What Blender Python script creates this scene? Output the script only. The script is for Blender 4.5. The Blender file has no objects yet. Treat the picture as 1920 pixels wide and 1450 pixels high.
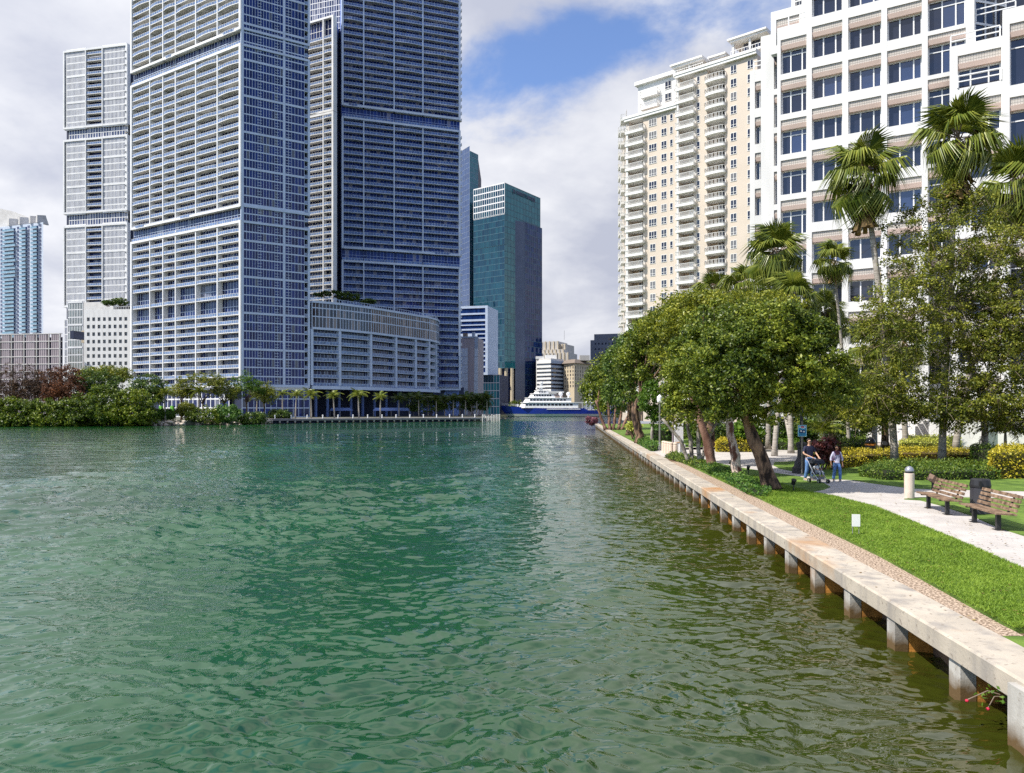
import bpy, math, random
import numpy as np
from math import sin, cos, pi, radians as R
from mathutils import Vector, Matrix

random.seed(11)
rng = np.random.default_rng(11)
SC = bpy.context.scene
COL = SC.collection

# ------------------------------------------------------------------ camera, sky, sun, exposure
F, CAMH, YH = 1400.0, 3.88, 768.0        # focal length in photo pixels, eye height over the water, horizon row
GZ = 0.80                                # level of the park lawn and sea wall top
cam_data = bpy.data.cameras.new('camera')
cam = bpy.data.objects.new('camera', cam_data)
COL.objects.link(cam)
cam.location = (0, 0, CAMH)
cam.rotation_euler = (R(90), 0, 0)
cam_data.sensor_width = 36
cam_data.lens = F / 1920 * 36
cam_data.shift_y = (YH - 725) / 1920
cam_data.clip_start = 0.1
cam_data.clip_end = 6000
SC.camera = cam

SUN_AZ = math.atan2(-0.934, -0.358)        # x, y of the direction towards the sun
SUN_EL = R(51)
sun_dir = Vector((sin(SUN_AZ) * cos(SUN_EL), cos(SUN_AZ) * cos(SUN_EL), sin(SUN_EL)))
sd = bpy.data.lights.new('sun', 'SUN')
sd.energy = 4.8
sd.angle = R(0.5)
sd.color = (1.0, 0.95, 0.86)
sun = bpy.data.objects.new('sun', sd)
COL.objects.link(sun)
sun.rotation_euler = (-sun_dir).to_track_quat('-Z', 'Y').to_euler()
sun.location = (-60, -40, 80)

world = bpy.data.worlds.new('World')
SC.world = world
world.use_nodes = True
wn, wl = world.node_tree.nodes, world.node_tree.links
wn.clear()


def wnode(t, **kw):
    n = wn.new(t)
    for k, v in kw.items():
        setattr(n, k, v)
    return n


def wmath(op, a, b=None, c=None, clamp=False):
    n = wn.new('ShaderNodeMath')
    n.operation = op
    n.use_clamp = clamp
    for i, x in enumerate((a, b, c)):
        if x is None:
            continue
        if isinstance(x, (int, float)):
            n.inputs[i].default_value = x
        else:
            wl.new(x, n.inputs[i])
    return n.outputs[0]


def wramp(x, lo, hi):
    n = wn.new('ShaderNodeMapRange')
    n.interpolation_type = 'SMOOTHSTEP'
    wl.new(x, n.inputs[0])
    n.inputs[1].default_value = lo
    n.inputs[2].default_value = hi
    return n.outputs[0]


sky = wnode('ShaderNodeTexSky', sky_type='NISHITA', sun_disc=False)
sky.sun_elevation = SUN_EL
sky.sun_rotation = SUN_AZ
sky.air_density = 1.0
sky.dust_density = 0.6
sky.ozone_density = 1.6
tc = wnode('ShaderNodeTexCoord')
sep = wnode('ShaderNodeSeparateXYZ')
wl.new(tc.outputs['Generated'], sep.inputs[0])
dx, dy, dz = sep.outputs
zz = wmath('ADD', wmath('MAXIMUM', dz, 0.0), 0.32)
comb = wnode('ShaderNodeCombineXYZ')
wl.new(wmath('DIVIDE', dx, zz), comb.inputs[0])
wl.new(wmath('DIVIDE', dy, zz), comb.inputs[1])


def wnoise(scale, detail, rough=0.55, off=(0, 0, 0), dist=0.0):
    m = wnode('ShaderNodeMapping')
    m.inputs['Location'].default_value = off
    wl.new(comb.outputs[0], m.inputs[0])
    n = wnode('ShaderNodeTexNoise')
    n.inputs['Scale'].default_value = scale
    n.inputs['Detail'].default_value = detail
    n.inputs['Roughness'].default_value = rough
    n.inputs['Distortion'].default_value = dist
    wl.new(m.outputs[0], n.inputs['Vector'])
    return n.outputs['Fac']


n_edge = wnoise(3.4, 8, 0.58, (3.1, 1.7, 0), 0.2)
n_big = wnoise(0.9, 5, 0.5, (8.3, 2.2, 0), 0.2)
n_fluff = wnoise(1.9, 6, 0.52, (1.4, 5.9, 0), 0.3)
# the opening of blue sky between the clouds ahead (in directions x/y, z/y)
gy = wmath('MAXIMUM', dy, 0.02)
gx = wmath('SUBTRACT', wmath('DIVIDE', dx, gy), 0.14)
gz = wmath('SUBTRACT', wmath('DIVIDE', dz, gy), 0.492)
ca, sa = cos(R(21)), sin(R(21))
e1 = wmath('ADD', wmath('MULTIPLY', gx, ca), wmath('MULTIPLY', gz, sa))
e2 = wmath('SUBTRACT', wmath('MULTIPLY', gz, ca), wmath('MULTIPLY', gx, sa))
rr = wmath('SQRT', wmath('ADD', wmath('POWER', wmath('DIVIDE', e1, 0.235), 2.0), wmath('POWER', wmath('DIVIDE', e2, 0.062), 2.0)))
rr = wmath('ADD', rr, wmath('MULTIPLY', wmath('SUBTRACT', n_edge, 0.5), 4.2))
hole_ahead = wmath('SUBTRACT', 1.0, wramp(rr, 0.25, 1.35))
hole_ahead = wmath('MULTIPLY', hole_ahead, wramp(dy, 0.0, 0.2))
holes = wmath('MULTIPLY', wramp(n_big, 0.41, 0.54), wmath('SUBTRACT', 1.0, wramp(dy, 0.1, 0.55)))
blue = wmath('MAXIMUM', hole_ahead, holes)
cover = wmath('SUBTRACT', 1.0, wmath('MULTIPLY', blue, 0.97))
shade = wmath('ADD', wmath('MULTIPLY', n_fluff, 0.62), wmath('MULTIPLY', n_edge, 0.38))
cr = wnode('ShaderNodeValToRGB')
cr.color_ramp.elements[0].position = 0.40
cr.color_ramp.elements[0].color = (5.0, 5.3, 6.4, 1)
cr.color_ramp.elements[1].position = 0.62
cr.color_ramp.elements[1].color = (8.6, 8.7, 9.1, 1)
wl.new(shade, cr.inputs[0])
skyc = wnode('ShaderNodeMix', data_type='RGBA', blend_type='MULTIPLY')
skyc.inputs[0].default_value = 1.0
wl.new(sky.outputs[0], skyc.inputs[6])
skyc.inputs[7].default_value = (1.35, 1.50, 1.85, 1)
mixc = wnode('ShaderNodeMix', data_type='RGBA')
wl.new(cover, mixc.inputs[0])
wl.new(skyc.outputs[2], mixc.inputs[6])
# clouds are brighter round the sun's side of the sky
vm = wnode('ShaderNodeVectorMath', operation='DOT_PRODUCT')
wl.new(tc.outputs['Generated'], vm.inputs[0])
vm.inputs[1].default_value = sun_dir
lift = wnode('ShaderNodeMapRange')
lift.inputs[1].default_value = -0.35
lift.inputs[2].default_value = 0.9
lift.inputs[3].default_value = 0.90
lift.inputs[4].default_value = 1.12
wl.new(vm.outputs['Value'], lift.inputs[0])
lit = wnode('ShaderNodeVectorMath', operation='SCALE')
wl.new(cr.outputs[0], lit.inputs[0])
wl.new(lift.outputs[0], lit.inputs['Scale'])
wl.new(lit.outputs[0], mixc.inputs[7])
bg = wnode('ShaderNodeBackground')
bg.inputs[1].default_value = 0.084
wl.new(mixc.outputs[2], bg.inputs[0])
wo = wnode('ShaderNodeOutputWorld')
wl.new(bg.outputs[0], wo.inputs[0])

vs = SC.view_settings
vs.view_transform = 'Standard'
vs.look = 'None'
vs.exposure = 0.45
vs.gamma = 1.0
vs.use_curve_mapping = False
SC.render.engine = 'CYCLES'
cy = SC.cycles
cy.max_bounces = 6
cy.diffuse_bounces = 3
cy.glossy_bounces = 3
cy.transmission_bounces = 4
cy.transparent_max_bounces = 8
cy.caustics_reflective = False
cy.caustics_refractive = False
cy.sample_clamp_indirect = 6.0
cy.use_denoising = False

# ------------------------------------------------------------------ helpers


def XP(px, d):
    return (px - 960) / F * d


def ZP(py, d):
    return CAMH + (YH - py) / F * d


def G(px, py, z=GZ):
    d = F * (CAMH - z) / (py - YH)
    return XP(px, d), d


def wallx(d):
    return 5.12 + 0.08 * d


class MB:
    def __init__(s):
        s.v, s.f, s.m = [], [], []

    def quad(s, a, b, c, d, m=0):
        n = len(s.v)
        s.v += [a, b, c, d]
        s.f.append((n, n + 1, n + 2, n + 3))
        s.m.append(m)

    def poly(s, pts, m=0):
        n = len(s.v)
        s.v += list(pts)
        s.f.append(tuple(range(n, n + len(pts))))
        s.m.append(m)

    def hexa(s, p, m=0):
        n = len(s.v)
        s.v += list(p)
        for q in ((0, 3, 2, 1), (4, 5, 6, 7), (0, 1, 5, 4), (1, 2, 6, 5), (2, 3, 7, 6), (3, 0, 4, 7)):
            s.f.append(tuple(n + i for i in q))
            s.m.append(m)

    def box(s, x0, x1, y0, y1, z0, z1, m=0):
        s.hexa([(x0, y0, z0), (x1, y0, z0), (x1, y1, z0), (x0, y1, z0), (x0, y0, z1), (x1, y0, z1), (x1, y1, z1), (x0, y1, z1)], m)

    def prism(s, pts, z0, z1, m=0):
        area = sum(pts[i][0] * pts[(i + 1) % len(pts)][1] - pts[(i + 1) % len(pts)][0] * pts[i][1] for i in range(len(pts)))
        if area < 0:
            pts = pts[::-1]
        n, k = len(s.v), len(pts)
        s.v += [(p[0], p[1], z0) for p in pts] + [(p[0], p[1], z1) for p in pts]
        s.f.append(tuple(n + i for i in range(k - 1, -1, -1)))
        s.f.append(tuple(n + k + i for i in range(k)))
        s.m += [m, m]
        for i in range(k):
            j = (i + 1) % k
            s.f.append((n + i, n + j, n + k + j, n + k + i))
            s.m.append(m)

    def tube(s, pts, rad, n=8, m=0, cap=True):
        pts = [Vector(p) for p in pts]
        if isinstance(rad, (int, float)):
            rad = [rad] * len(pts)
        base = len(s.v)
        t0 = (pts[1] - pts[0]).normalized()
        up = Vector((0, 0, 1)) if abs(t0.z) < 0.9 else Vector((1, 0, 0))
        a = t0.cross(up).normalized()
        for i, p in enumerate(pts):
            t = (pts[min(i + 1, len(pts) - 1)] - pts[max(i - 1, 0)]).normalized()
            a = (a - t * a.dot(t)).normalized()
            b = t.cross(a)
            for k in range(n):
                th = 2 * pi * k / n
                s.v.append(tuple(p + (a * cos(th) + b * sin(th)) * rad[i]))
        for i in range(len(pts) - 1):
            for k in range(n):
                s.f.append((base + i * n + k, base + i * n + (k + 1) % n, base + (i + 1) * n + (k + 1) % n, base + (i + 1) * n + k))
                s.m.append(m)
        if cap:
            s.f.append(tuple(base + k for k in range(n - 1, -1, -1)))
            e = base + (len(pts) - 1) * n
            s.f.append(tuple(e + k for k in range(n)))
            s.m += [m, m]

    def lathe(s, prof, n=16, c=(0, 0, 0), m=0):
        s_ = len(s.v)
        for r, z in prof:
            for k in range(n):
                th = 2 * pi * k / n
                s.v.append((c[0] + r * cos(th), c[1] + r * sin(th), c[2] + z))
        for i in range(len(prof) - 1):
            for k in range(n):
                s.f.append((s_ + i * n + k, s_ + i * n + (k + 1) % n, s_ + (i + 1) * n + (k + 1) % n, s_ + (i + 1) * n + k))
                s.m.append(m)
        s.f.append(tuple(s_ + k for k in range(n - 1, -1, -1)))
        e = s_ + (len(prof) - 1) * n
        s.f.append(tuple(e + k for k in range(n)))
        s.m += [m, m]

    def ball(s, c, r, nu=10, nv=6, m=0):
        if isinstance(r, (int, float)):
            r = (r, r, r)
        b = len(s.v)
        for i in range(nv + 1):
            ph = pi * (0.02 + 0.96 * i / nv) - pi / 2
            for k in range(nu):
                th = 2 * pi * k / nu
                s.v.append((c[0] + r[0] * cos(ph) * cos(th), c[1] + r[1] * cos(ph) * sin(th), c[2] + r[2] * sin(ph)))
        for i in range(nv):
            for k in range(nu):
                s.f.append((b + i * nu + k, b + i * nu + (k + 1) % nu, b + (i + 1) * nu + (k + 1) % nu, b + (i + 1) * nu + k))
                s.m.append(m)
        s.f.append(tuple(b + k for k in range(nu - 1, -1, -1)))
        s.f.append(tuple(b + nv * nu + k for k in range(nu)))
        s.m += [m, m]

    def build(s, name, mats, parent=None, loc=(0, 0, 0), rot=0.0, smooth=False):
        me = bpy.data.meshes.new(name)
        me.from_pydata(s.v, [], s.f)
        if not isinstance(mats, (list, tuple)):
            mats = [mats]
        for x in mats:
            me.materials.append(x)
        if len(mats) > 1:
            me.polygons.foreach_set('material_index', s.m)
        if smooth:
            me.polygons.foreach_set('use_smooth', [True] * len(s.f))
        me.update()
        o = bpy.data.objects.new(name, me)
        COL.objects.link(o)
        o.location = loc
        o.rotation_euler = (0, 0, rot)
        if parent is not None:
            o.parent = parent
        return o


def tag(o, label=None, cat=None, group=None, kind=None):
    if label:
        o['label'] = label
    if cat:
        o['category'] = cat
    if group:
        o['group'] = group
    if kind:
        o['kind'] = kind
    return o


def empty(name, loc, rz=0.0):
    o = bpy.data.objects.new(name, None)
    o.empty_display_size = 0.3
    COL.objects.link(o)
    o.location = loc
    o.rotation_euler = (0, 0, rz)
    return o


def stuff(o):
    o['kind'] = 'stuff'
    return o


def dup(o, parent=None, loc=None, rz=None, scale=None):
    c = o.copy()
    COL.objects.link(c)
    c.parent = parent
    if loc is not None:
        c.location = loc
    if rz is not None:
        c.rotation_euler = (0, 0, rz)
    if scale is not None:
        c.scale = scale
    return c


KIDS = {}


def copy_tree(o, parent=None):
    c = o.copy()
    COL.objects.link(c)
    c.parent = parent
    for ch in [x for x in bpy.data.objects if x.parent == o]:
        copy_tree(ch, c)
    return c


# ------------------------------------------------------------------ materials
def new_mat(name):
    m = bpy.data.materials.new(name)
    m.use_nodes = True
    nt = m.node_tree
    nt.nodes.clear()
    out = nt.nodes.new('ShaderNodeOutputMaterial')
    bs = nt.nodes.new('ShaderNodeBsdfPrincipled')
    nt.links.new(bs.outputs[0], out.inputs[0])
    return m, nt, bs, out


def mat(name, col, rough=0.6, var=0.12, scale=0.6, bump=0.0, bscale=20.0, metal=0.0, ior=1.45, detail=5, col2=None, island=False, streak=None, lo=0.35, hi=0.65, coat=0.0):
    m, nt, bs, out = new_mat(name)
    N, L = nt.nodes, nt.links
    geo = N.new('ShaderNodeNewGeometry')
    c1 = tuple(x * (1 - var) for x in col)
    c2 = tuple(min(1, x * (1 + var)) for x in col) if col2 is None else col2
    mix = N.new('ShaderNodeMix')
    mix.data_type = 'RGBA'
    mix.inputs[6].default_value = (*c1, 1)
    mix.inputs[7].default_value = (*c2, 1)
    if island:
        L.new(geo.outputs['Random Per Island'], mix.inputs[0])
    else:
        mp = N.new('ShaderNodeMapping')
        L.new(geo.outputs['Position'], mp.inputs[0])
        if streak:
            mp.inputs['Scale'].default_value = streak
        nz = N.new('ShaderNodeTexNoise')
        nz.inputs['Scale'].default_value = scale
        nz.inputs['Detail'].default_value = detail
        L.new(mp.outputs[0], nz.inputs['Vector'])
        mr = N.new('ShaderNodeMapRange')
        mr.inputs[1].default_value = lo
        mr.inputs[2].default_value = hi
        L.new(nz.outputs['Fac'], mr.inputs[0])
        L.new(mr.outputs[0], mix.inputs[0])
    L.new(mix.outputs[2], bs.inputs['Base Color'])
    bs.inputs['Roughness'].default_value = rough
    bs.inputs['Metallic'].default_value = metal
    bs.inputs['IOR'].default_value = ior
    bs.inputs['Coat Weight'].default_value = coat
    if bump:
        nb = N.new('ShaderNodeTexNoise')
        nb.inputs['Scale'].default_value = bscale
        nb.inputs['Detail'].default_value = 4
        L.new(geo.outputs['Position'], nb.inputs['Vector'])
        bp = N.new('ShaderNodeBump')
        bp.inputs['Strength'].default_value = bump
        bp.inputs['Distance'].default_value = 0.02
        L.new(nb.outputs['Fac'], bp.inputs['Height'])
        L.new(bp.outputs[0], bs.inputs['Normal'])
    return m


def leaf_mat(name, cols, rough=0.5, trans=0.3, tcol=None, scale=0.25):
    """cols: dark, mid, bright; each leaf takes its own place on that range, and whole sprays lean one way."""
    m, nt, bs, out = new_mat(name)
    N, L = nt.nodes, nt.links
    geo = N.new('ShaderNodeNewGeometry')
    nz = N.new('ShaderNodeTexNoise')
    nz.inputs['Scale'].default_value = scale
    nz.inputs['Detail'].default_value = 3
    L.new(geo.outputs['Position'], nz.inputs['Vector'])
    a = N.new('ShaderNodeMath')
    a.operation = 'MULTIPLY_ADD'
    L.new(geo.outputs['Random Per Island'], a.inputs[0])
    a.inputs[1].default_value = 0.7
    s2 = N.new('ShaderNodeMath')
    s2.operation = 'MULTIPLY_ADD'
    L.new(nz.outputs['Fac'], s2.inputs[0])
    s2.inputs[1].default_value = 1.2
    s2.inputs[2].default_value = -0.45
    L.new(s2.outputs[0], a.inputs[2])
    rp = N.new('ShaderNodeValToRGB')
    e = rp.color_ramp.elements
    e[0].position, e[0].color = 0.1, (*cols[0], 1)
    e[1].position, e[1].color = 0.95, (*cols[2], 1)
    k = e.new(0.5)
    k.color = (*cols[1], 1)
    L.new(a.outputs[0], rp.inputs[0])
    L.new(rp.outputs[0], bs.inputs['Base Color'])
    bs.inputs['Roughness'].default_value = rough
    bs.inputs['IOR'].default_value = 1.4
    tr = N.new('ShaderNodeBsdfTranslucent')
    if tcol:
        tr.inputs[0].default_value = (*tcol, 1)
    else:
        L.new(rp.outputs[0], tr.inputs[0])
    ms = N.new('ShaderNodeMixShader')
    ms.inputs[0].default_value = trans
    L.new(bs.outputs[0], ms.inputs[1])
    L.new(tr.outputs[0], ms.inputs[2])
    L.new(ms.outputs[0], out.inputs[0])
    return m


def glass_mat(name, dark, light, rough=0.06, ior=1.5, wob=0.012, wscale=0.35, pane_light=0.0, pl_col=(0.35, 0.38, 0.45)):
    """Facade glass seen from outside: dark room behind, each pane its own tone (some with pale blinds), wavy reflection."""
    m, nt, bs, out = new_mat(name)
    N, L = nt.nodes, nt.links
    geo = N.new('ShaderNodeNewGeometry')
    mix = N.new('ShaderNodeMix')
    mix.data_type = 'RGBA'
    mix.inputs[6].default_value = (*dark, 1)
    mix.inputs[7].default_value = (*light, 1)
    L.new(geo.outputs['Random Per Island'], mix.inputs[0])
    src = mix.outputs[2]
    if pane_light > 0:
        gt = N.new('ShaderNodeMath')
        gt.operation = 'GREATER_THAN'
        L.new(geo.outputs['Random Per Island'], gt.inputs[0])
        gt.inputs[1].default_value = 1 - pane_light
        mx = N.new('ShaderNodeMix')
        mx.data_type = 'RGBA'
        L.new(gt.outputs[0], mx.inputs[0])
        L.new(src, mx.inputs[6])
        mx.inputs[7].default_value = (*pl_col, 1)
        src = mx.outputs[2]
    L.new(src, bs.inputs['Base Color'])
    bs.inputs['Roughness'].default_value = rough
    bs.inputs['IOR'].default_value = ior
    if wob:
        nb = N.new('ShaderNodeTexNoise')
        nb.inputs['Scale'].default_value = wscale
        nb.inputs['Detail'].default_value = 2
        L.new(geo.outputs['Position'], nb.inputs['Vector'])
        bp = N.new('ShaderNodeBump')
        bp.inputs['Strength'].default_value = 1.0
        bp.inputs['Distance'].default_value = wob * 4
        L.new(nb.outputs['Fac'], bp.inputs['Height'])
        L.new(bp.outputs[0], bs.inputs['Normal'])
    return m


M = {}
M['tower_white'] = mat('tower_white', (0.72, 0.72, 0.72), 0.55, 0.06, 0.3)
M['tower_white_shade'] = mat('tower_white_shade', (0.48, 0.56, 0.70), 0.55, 0.06, 0.3)  # shaded copy of tower_white, the bluish shade put into the colour
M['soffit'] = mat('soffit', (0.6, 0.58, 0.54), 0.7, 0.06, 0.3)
M['rail_glass'] = mat('rail_glass', (0.13, 0.20, 0.36), 0.12, 0.3, 0.9)
M['tower_glass'] = glass_mat('tower_glass', (0.004, 0.009, 0.048), (0.016, 0.034, 0.15), ior=1.38, pane_light=0.10, pl_col=(0.15, 0.16, 0.22))
M['tower_glass_shade'] = glass_mat('tower_glass_shade', (0.005, 0.014, 0.10), (0.018, 0.048, 0.27), ior=1.33, pane_light=0.10, pl_col=(0.2, 0.2, 0.3))  # copy of tower_glass with the blue of the shaded tower put in
M['mullion_shade'] = mat('mullion_shade', (0.24, 0.32, 0.56), 0.55, 0.06, 0.3)  # mullions of the shaded tower, blue shade painted in
M['rail_glass_shade'] = mat('rail_glass_shade', (0.08, 0.14, 0.34), 0.12, 0.3, 0.9)  # copy of rail_glass, darkened and blued for the shaded tower
M['curtain_glass'] = glass_mat('curtain_glass', (0.004, 0.012, 0.075), (0.014, 0.036, 0.19), ior=1.38, pane_light=0.06, pl_col=(0.1, 0.11, 0.15))
M['pale_glass'] = glass_mat('pale_glass', (0.04, 0.05, 0.10), (0.11, 0.13, 0.23), pane_light=0.2, pl_col=(0.26, 0.26, 0.32))
M['dark_core'] = mat('dark_core', (0.02, 0.028, 0.065), 0.7, 0.2, 0.2)
M['shade_blue'] = mat('shade_blue', (0.15, 0.22, 0.46), 0.7, 0.1, 0.2)  # shade painted blue on the second tower's recess; columns and awnings share it
M['teal_glass'] = glass_mat('teal_glass', (0.010, 0.13, 0.145), (0.030, 0.20, 0.21), ior=1.5, wob=0.02, wscale=0.12)
M['teal_dark'] = glass_mat('teal_dark', (0.002, 0.026, 0.055), (0.008, 0.065, 0.095), ior=1.5, wob=0.03, wscale=0.12)
M['navy_glass'] = glass_mat('navy_glass', (0.004, 0.014, 0.075), (0.012, 0.04, 0.15), ior=1.42, wob=0.03, wscale=0.12)
M['blue_glass'] = glass_mat('blue_glass', (0.02, 0.05, 0.14), (0.035, 0.075, 0.19), ior=1.6, wob=0.01)
M['office_white'] = mat('office_white', (0.70, 0.69, 0.68), 0.6, 0.07, 0.9, streak=(1, 1, 0.18))
M['office_glass'] = glass_mat('office_glass', (0.010, 0.012, 0.022), (0.022, 0.026, 0.045), rough=0.03, ior=1.7, wob=0.008)
M['office_tile'] = mat('office_tile', (0.50, 0.46, 0.42), 0.6, 0.06, 0.5)
M['office_pink'] = mat('office_pink', (0.70, 0.53, 0.455), 0.6, 0.06, 0.5)
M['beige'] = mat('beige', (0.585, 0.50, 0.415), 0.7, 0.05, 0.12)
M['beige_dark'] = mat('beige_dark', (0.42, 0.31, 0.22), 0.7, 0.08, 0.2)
M['cond_white'] = mat('cond_white', (0.74, 0.73, 0.71), 0.6, 0.04, 0.3)
M['cond_glass'] = glass_mat('cond_glass', (0.012, 0.016, 0.03), (0.06, 0.07, 0.10), ior=1.5, pane_light=0.15, pl_col=(0.3, 0.3, 0.3))
M['concrete_pale'] = mat('concrete_pale', (0.62, 0.60, 0.58), 0.8, 0.08, 0.4)
M['garage'] = mat('garage', (0.36, 0.31, 0.33), 0.8, 0.12, 1.5, streak=(1, 1, 0.08))
M['far_blue'] = mat('far_blue', (0.30, 0.36, 0.46), 0.6, 0.06, 0.2)
M['far_beige'] = mat('far_beige', (0.50, 0.42, 0.30), 0.8, 0.08, 0.15)
M['far_grey'] = mat('far_grey', (0.44, 0.42, 0.40), 0.8, 0.08, 0.2)
M['slate'] = mat('slate', (0.12, 0.14, 0.20), 0.6, 0.08, 0.2)
M['brown_roof'] = mat('brown_roof', (0.20, 0.16, 0.13), 0.8, 0.1, 0.3)
M['dark_metal'] = mat('dark_metal', (0.02, 0.02, 0.022), 0.45, 0.2, 3.0)
M['grey_metal'] = mat('grey_metal', (0.25, 0.24, 0.25), 0.45, 0.1, 3.0)
M['white_paint'] = mat('white_paint', (0.8, 0.8, 0.8), 0.45, 0.04, 2.0)
M['path'] = mat('path', (0.48, 0.445, 0.415), 0.85, 0.10, 1.2, bump=0.35, bscale=60, detail=8)
M['plaza'] = mat('plaza', (0.44, 0.38, 0.345), 0.85, 0.12, 0.8, bump=0.2, bscale=30)
M['soil'] = mat('soil', (0.16, 0.10, 0.06), 0.95, 0.3, 2.5, bump=0.5, bscale=25)
M['lawn'] = mat('lawn', (0.08, 0.16, 0.015), 0.9, 0.3, 1.8, bump=0.9, bscale=45, detail=9, col2=(0.15, 0.24, 0.03))
M['land'] = mat('land', (0.12, 0.12, 0.09), 0.9, 0.25, 0.3)
# ------------------------------------------------------------------ water
def make_water():
    hm = F * CAMH
    rows = list(np.linspace(1500, 776, 860))
    radii = [hm / (y - YH) for y in rows]
    radii = [2.5, 4.5] + radii
    r = radii[-1]
    while r < 460:
        r *= 1.03
        radii.append(r)
    radii = np.array(radii)
    ang = np.radians(np.linspace(-56, 38, 620))
    RR, AA = np.meshgrid(radii, ang, indexing='ij')
    X, Y = RR * np.sin(AA), RR * np.cos(AA)
    step = np.gradient(radii)[:, None] * np.ones_like(AA)
    H = np.zeros_like(X)
    g = np.random.default_rng(5)
    # wind patches: rough and calm water
    patch = np.zeros_like(X)
    for k in range(9):
        lam = g.uniform(6, 40)
        th = g.uniform(0, pi)
        patch += np.sin((X * cos(th) + Y * sin(th)) * 2 * pi / lam + g.uniform(0, 6.28))
    patch = 1.0 + 0.42 * np.clip(patch / 1.5, -1.6, 1.8)
    wx = sum(0.13 * np.sin((X * cos(t) + Y * sin(t)) * 2 * pi / l + p) for t, l, p in ((0.3, 3.1, 1.0), (1.9, 4.7, 2.0), (2.6, 7.3, 0.5)))
    wy = sum(0.11 * np.sin((X * cos(t) + Y * sin(t)) * 2 * pi / l + p) for t, l, p in ((0.9, 2.7, 0.3), (2.2, 5.1, 1.7), (1.3, 8.9, 2.5)))
    lams = np.exp(np.concatenate([g.uniform(np.log(0.15), np.log(2.2), 130), g.uniform(np.log(2.2), np.log(7.0), 14)]))
    for lam in lams:
        th = pi / 2 + g.normal(0.12, 0.55)
        slope = 0.038 * (1.35 if lam < 0.7 else (0.75 if lam < 1.4 else 0.45))
        a = slope * lam / (2 * pi)
        ph = ((X + wx) * cos(th) + (Y + wy) * sin(th)) * 2 * pi / lam + g.uniform(0, 6.28)
        fade = np.clip((lam / (2.6 * step)) - 0.6, 0, 1)
        H += a * fade * (np.sin(ph) + 0.18 * np.cos(2 * ph)) * patch
    n0, n1 = X.shape
    V = np.stack([X, Y, H], -1).reshape(-1, 3)
    idx = np.arange(n0 * n1).reshape(n0, n1)
    Q = np.stack([idx[:-1, :-1], idx[:-1, 1:], idx[1:, 1:], idx[1:, :-1]], -1).reshape(-1, 4)[:, ::-1]
    nv = len(V)
    far = np.array([[-2500, -120, -0.2], [2500, -120, -0.2], [2500, 1400, -0.2], [-2500, 1400, -0.2]], float)
    V = np.concatenate([V, far])
    Q = np.concatenate([Q, [[nv, nv + 1, nv + 2, nv + 3]]])
    me = bpy.data.meshes.new('water')
    me.vertices.add(len(V))
    me.vertices.foreach_set('co', V.ravel())
    me.loops.add(Q.size)
    me.loops.foreach_set('vertex_index', Q.ravel().astype(np.int32))
    me.polygons.add(len(Q))
    me.polygons.foreach_set('loop_start', np.arange(0, Q.size, 4, dtype=np.int32))
    me.polygons.foreach_set('loop_total', np.full(len(Q), 4, dtype=np.int32))
    me.polygons.foreach_set('use_smooth', np.ones(len(Q), bool))
    me.update(calc_edges=True)
    o = bpy.data.objects.new('water', me)
    COL.objects.link(o)
    tag(o, kind='structure')
    m, nt, bs, out = new_mat('water')
    N, L = nt.nodes, nt.links
    geo = N.new('ShaderNodeNewGeometry')

    def noise(scale, detail, sx=1.0, sy=1.0, dist=0.0):
        mp = N.new('ShaderNodeMapping')
        mp.inputs['Scale'].default_value = (sx, sy, 1)
        mp.inputs['Rotation'].default_value = (0, 0, 0.12)
        L.new(geo.outputs['Position'], mp.inputs[0])
        nz = N.new('ShaderNodeTexNoise')
        nz.inputs['Scale'].default_value = scale
        nz.inputs['Detail'].default_value = detail
        nz.inputs['Distortion'].default_value = dist
        L.new(mp.outputs[0], nz.inputs['Vector'])
        return nz.outputs['Fac']
    tint = N.new('ShaderNodeValToRGB')
    e = tint.color_ramp.elements
    e[0].position, e[0].color = 0.35, (0.004, 0.047, 0.010, 1)
    e[1].position, e[1].color = 0.70, (0.009, 0.090, 0.020, 1)
    L.new(noise(0.05, 4), tint.inputs[0])
    # olive reflection of the trees, painted into the water along the sea wall
    sp = N.new('ShaderNodeSeparateXYZ')
    L.new(geo.outputs['Position'], sp.inputs[0])
    dw = N.new('ShaderNodeMath')
    dw.operation = 'MULTIPLY_ADD'
    L.new(sp.outputs[1], dw.inputs[0])
    dw.inputs[1].default_value = -0.08
    L.new(sp.outputs[0], dw.inputs[2])
    mr = N.new('ShaderNodeMapRange')
    mr.interpolation_type = 'SMOOTHSTEP'
    L.new(dw.outputs[0], mr.inputs[0])
    mr.inputs[1].default_value = -3.5
    mr.inputs[2].default_value = 5.0
    sh = N.new('ShaderNodeMix')
    sh.data_type = 'RGBA'
    L.new(mr.outputs[0], sh.inputs[0])
    L.new(tint.outputs[0], sh.inputs[6])
    sh.inputs[7].default_value = (0.030, 0.036, 0.004, 1)
    L.new(sh.outputs[2], bs.inputs['Base Color'])
    bs.inputs['Roughness'].default_value = 0.015
    bs.inputs['IOR'].default_value = 1.9
    b1 = N.new('ShaderNodeBump')
    b1.inputs['Strength'].default_value = 1.0
    b1.inputs['Distance'].default_value = 0.07
    L.new(noise(2.5, 2, 0.7, 1.25, 0.6), b1.inputs['Height'])
    b2 = N.new('ShaderNodeBump')
    b2.inputs['Strength'].default_value = 1.0
    b2.inputs['Distance'].default_value = 0.30
    L.new(noise(0.33, 3, 0.6, 1.4, 0.4), b2.inputs['Height'])
    # the long swell is real geometry nearby; farther out its slope comes from the second relief
    cd = N.new('ShaderNodeMapRange')
    cd.interpolation_type = 'SMOOTHSTEP'
    L.new(sp.outputs[1], cd.inputs[0])
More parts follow.
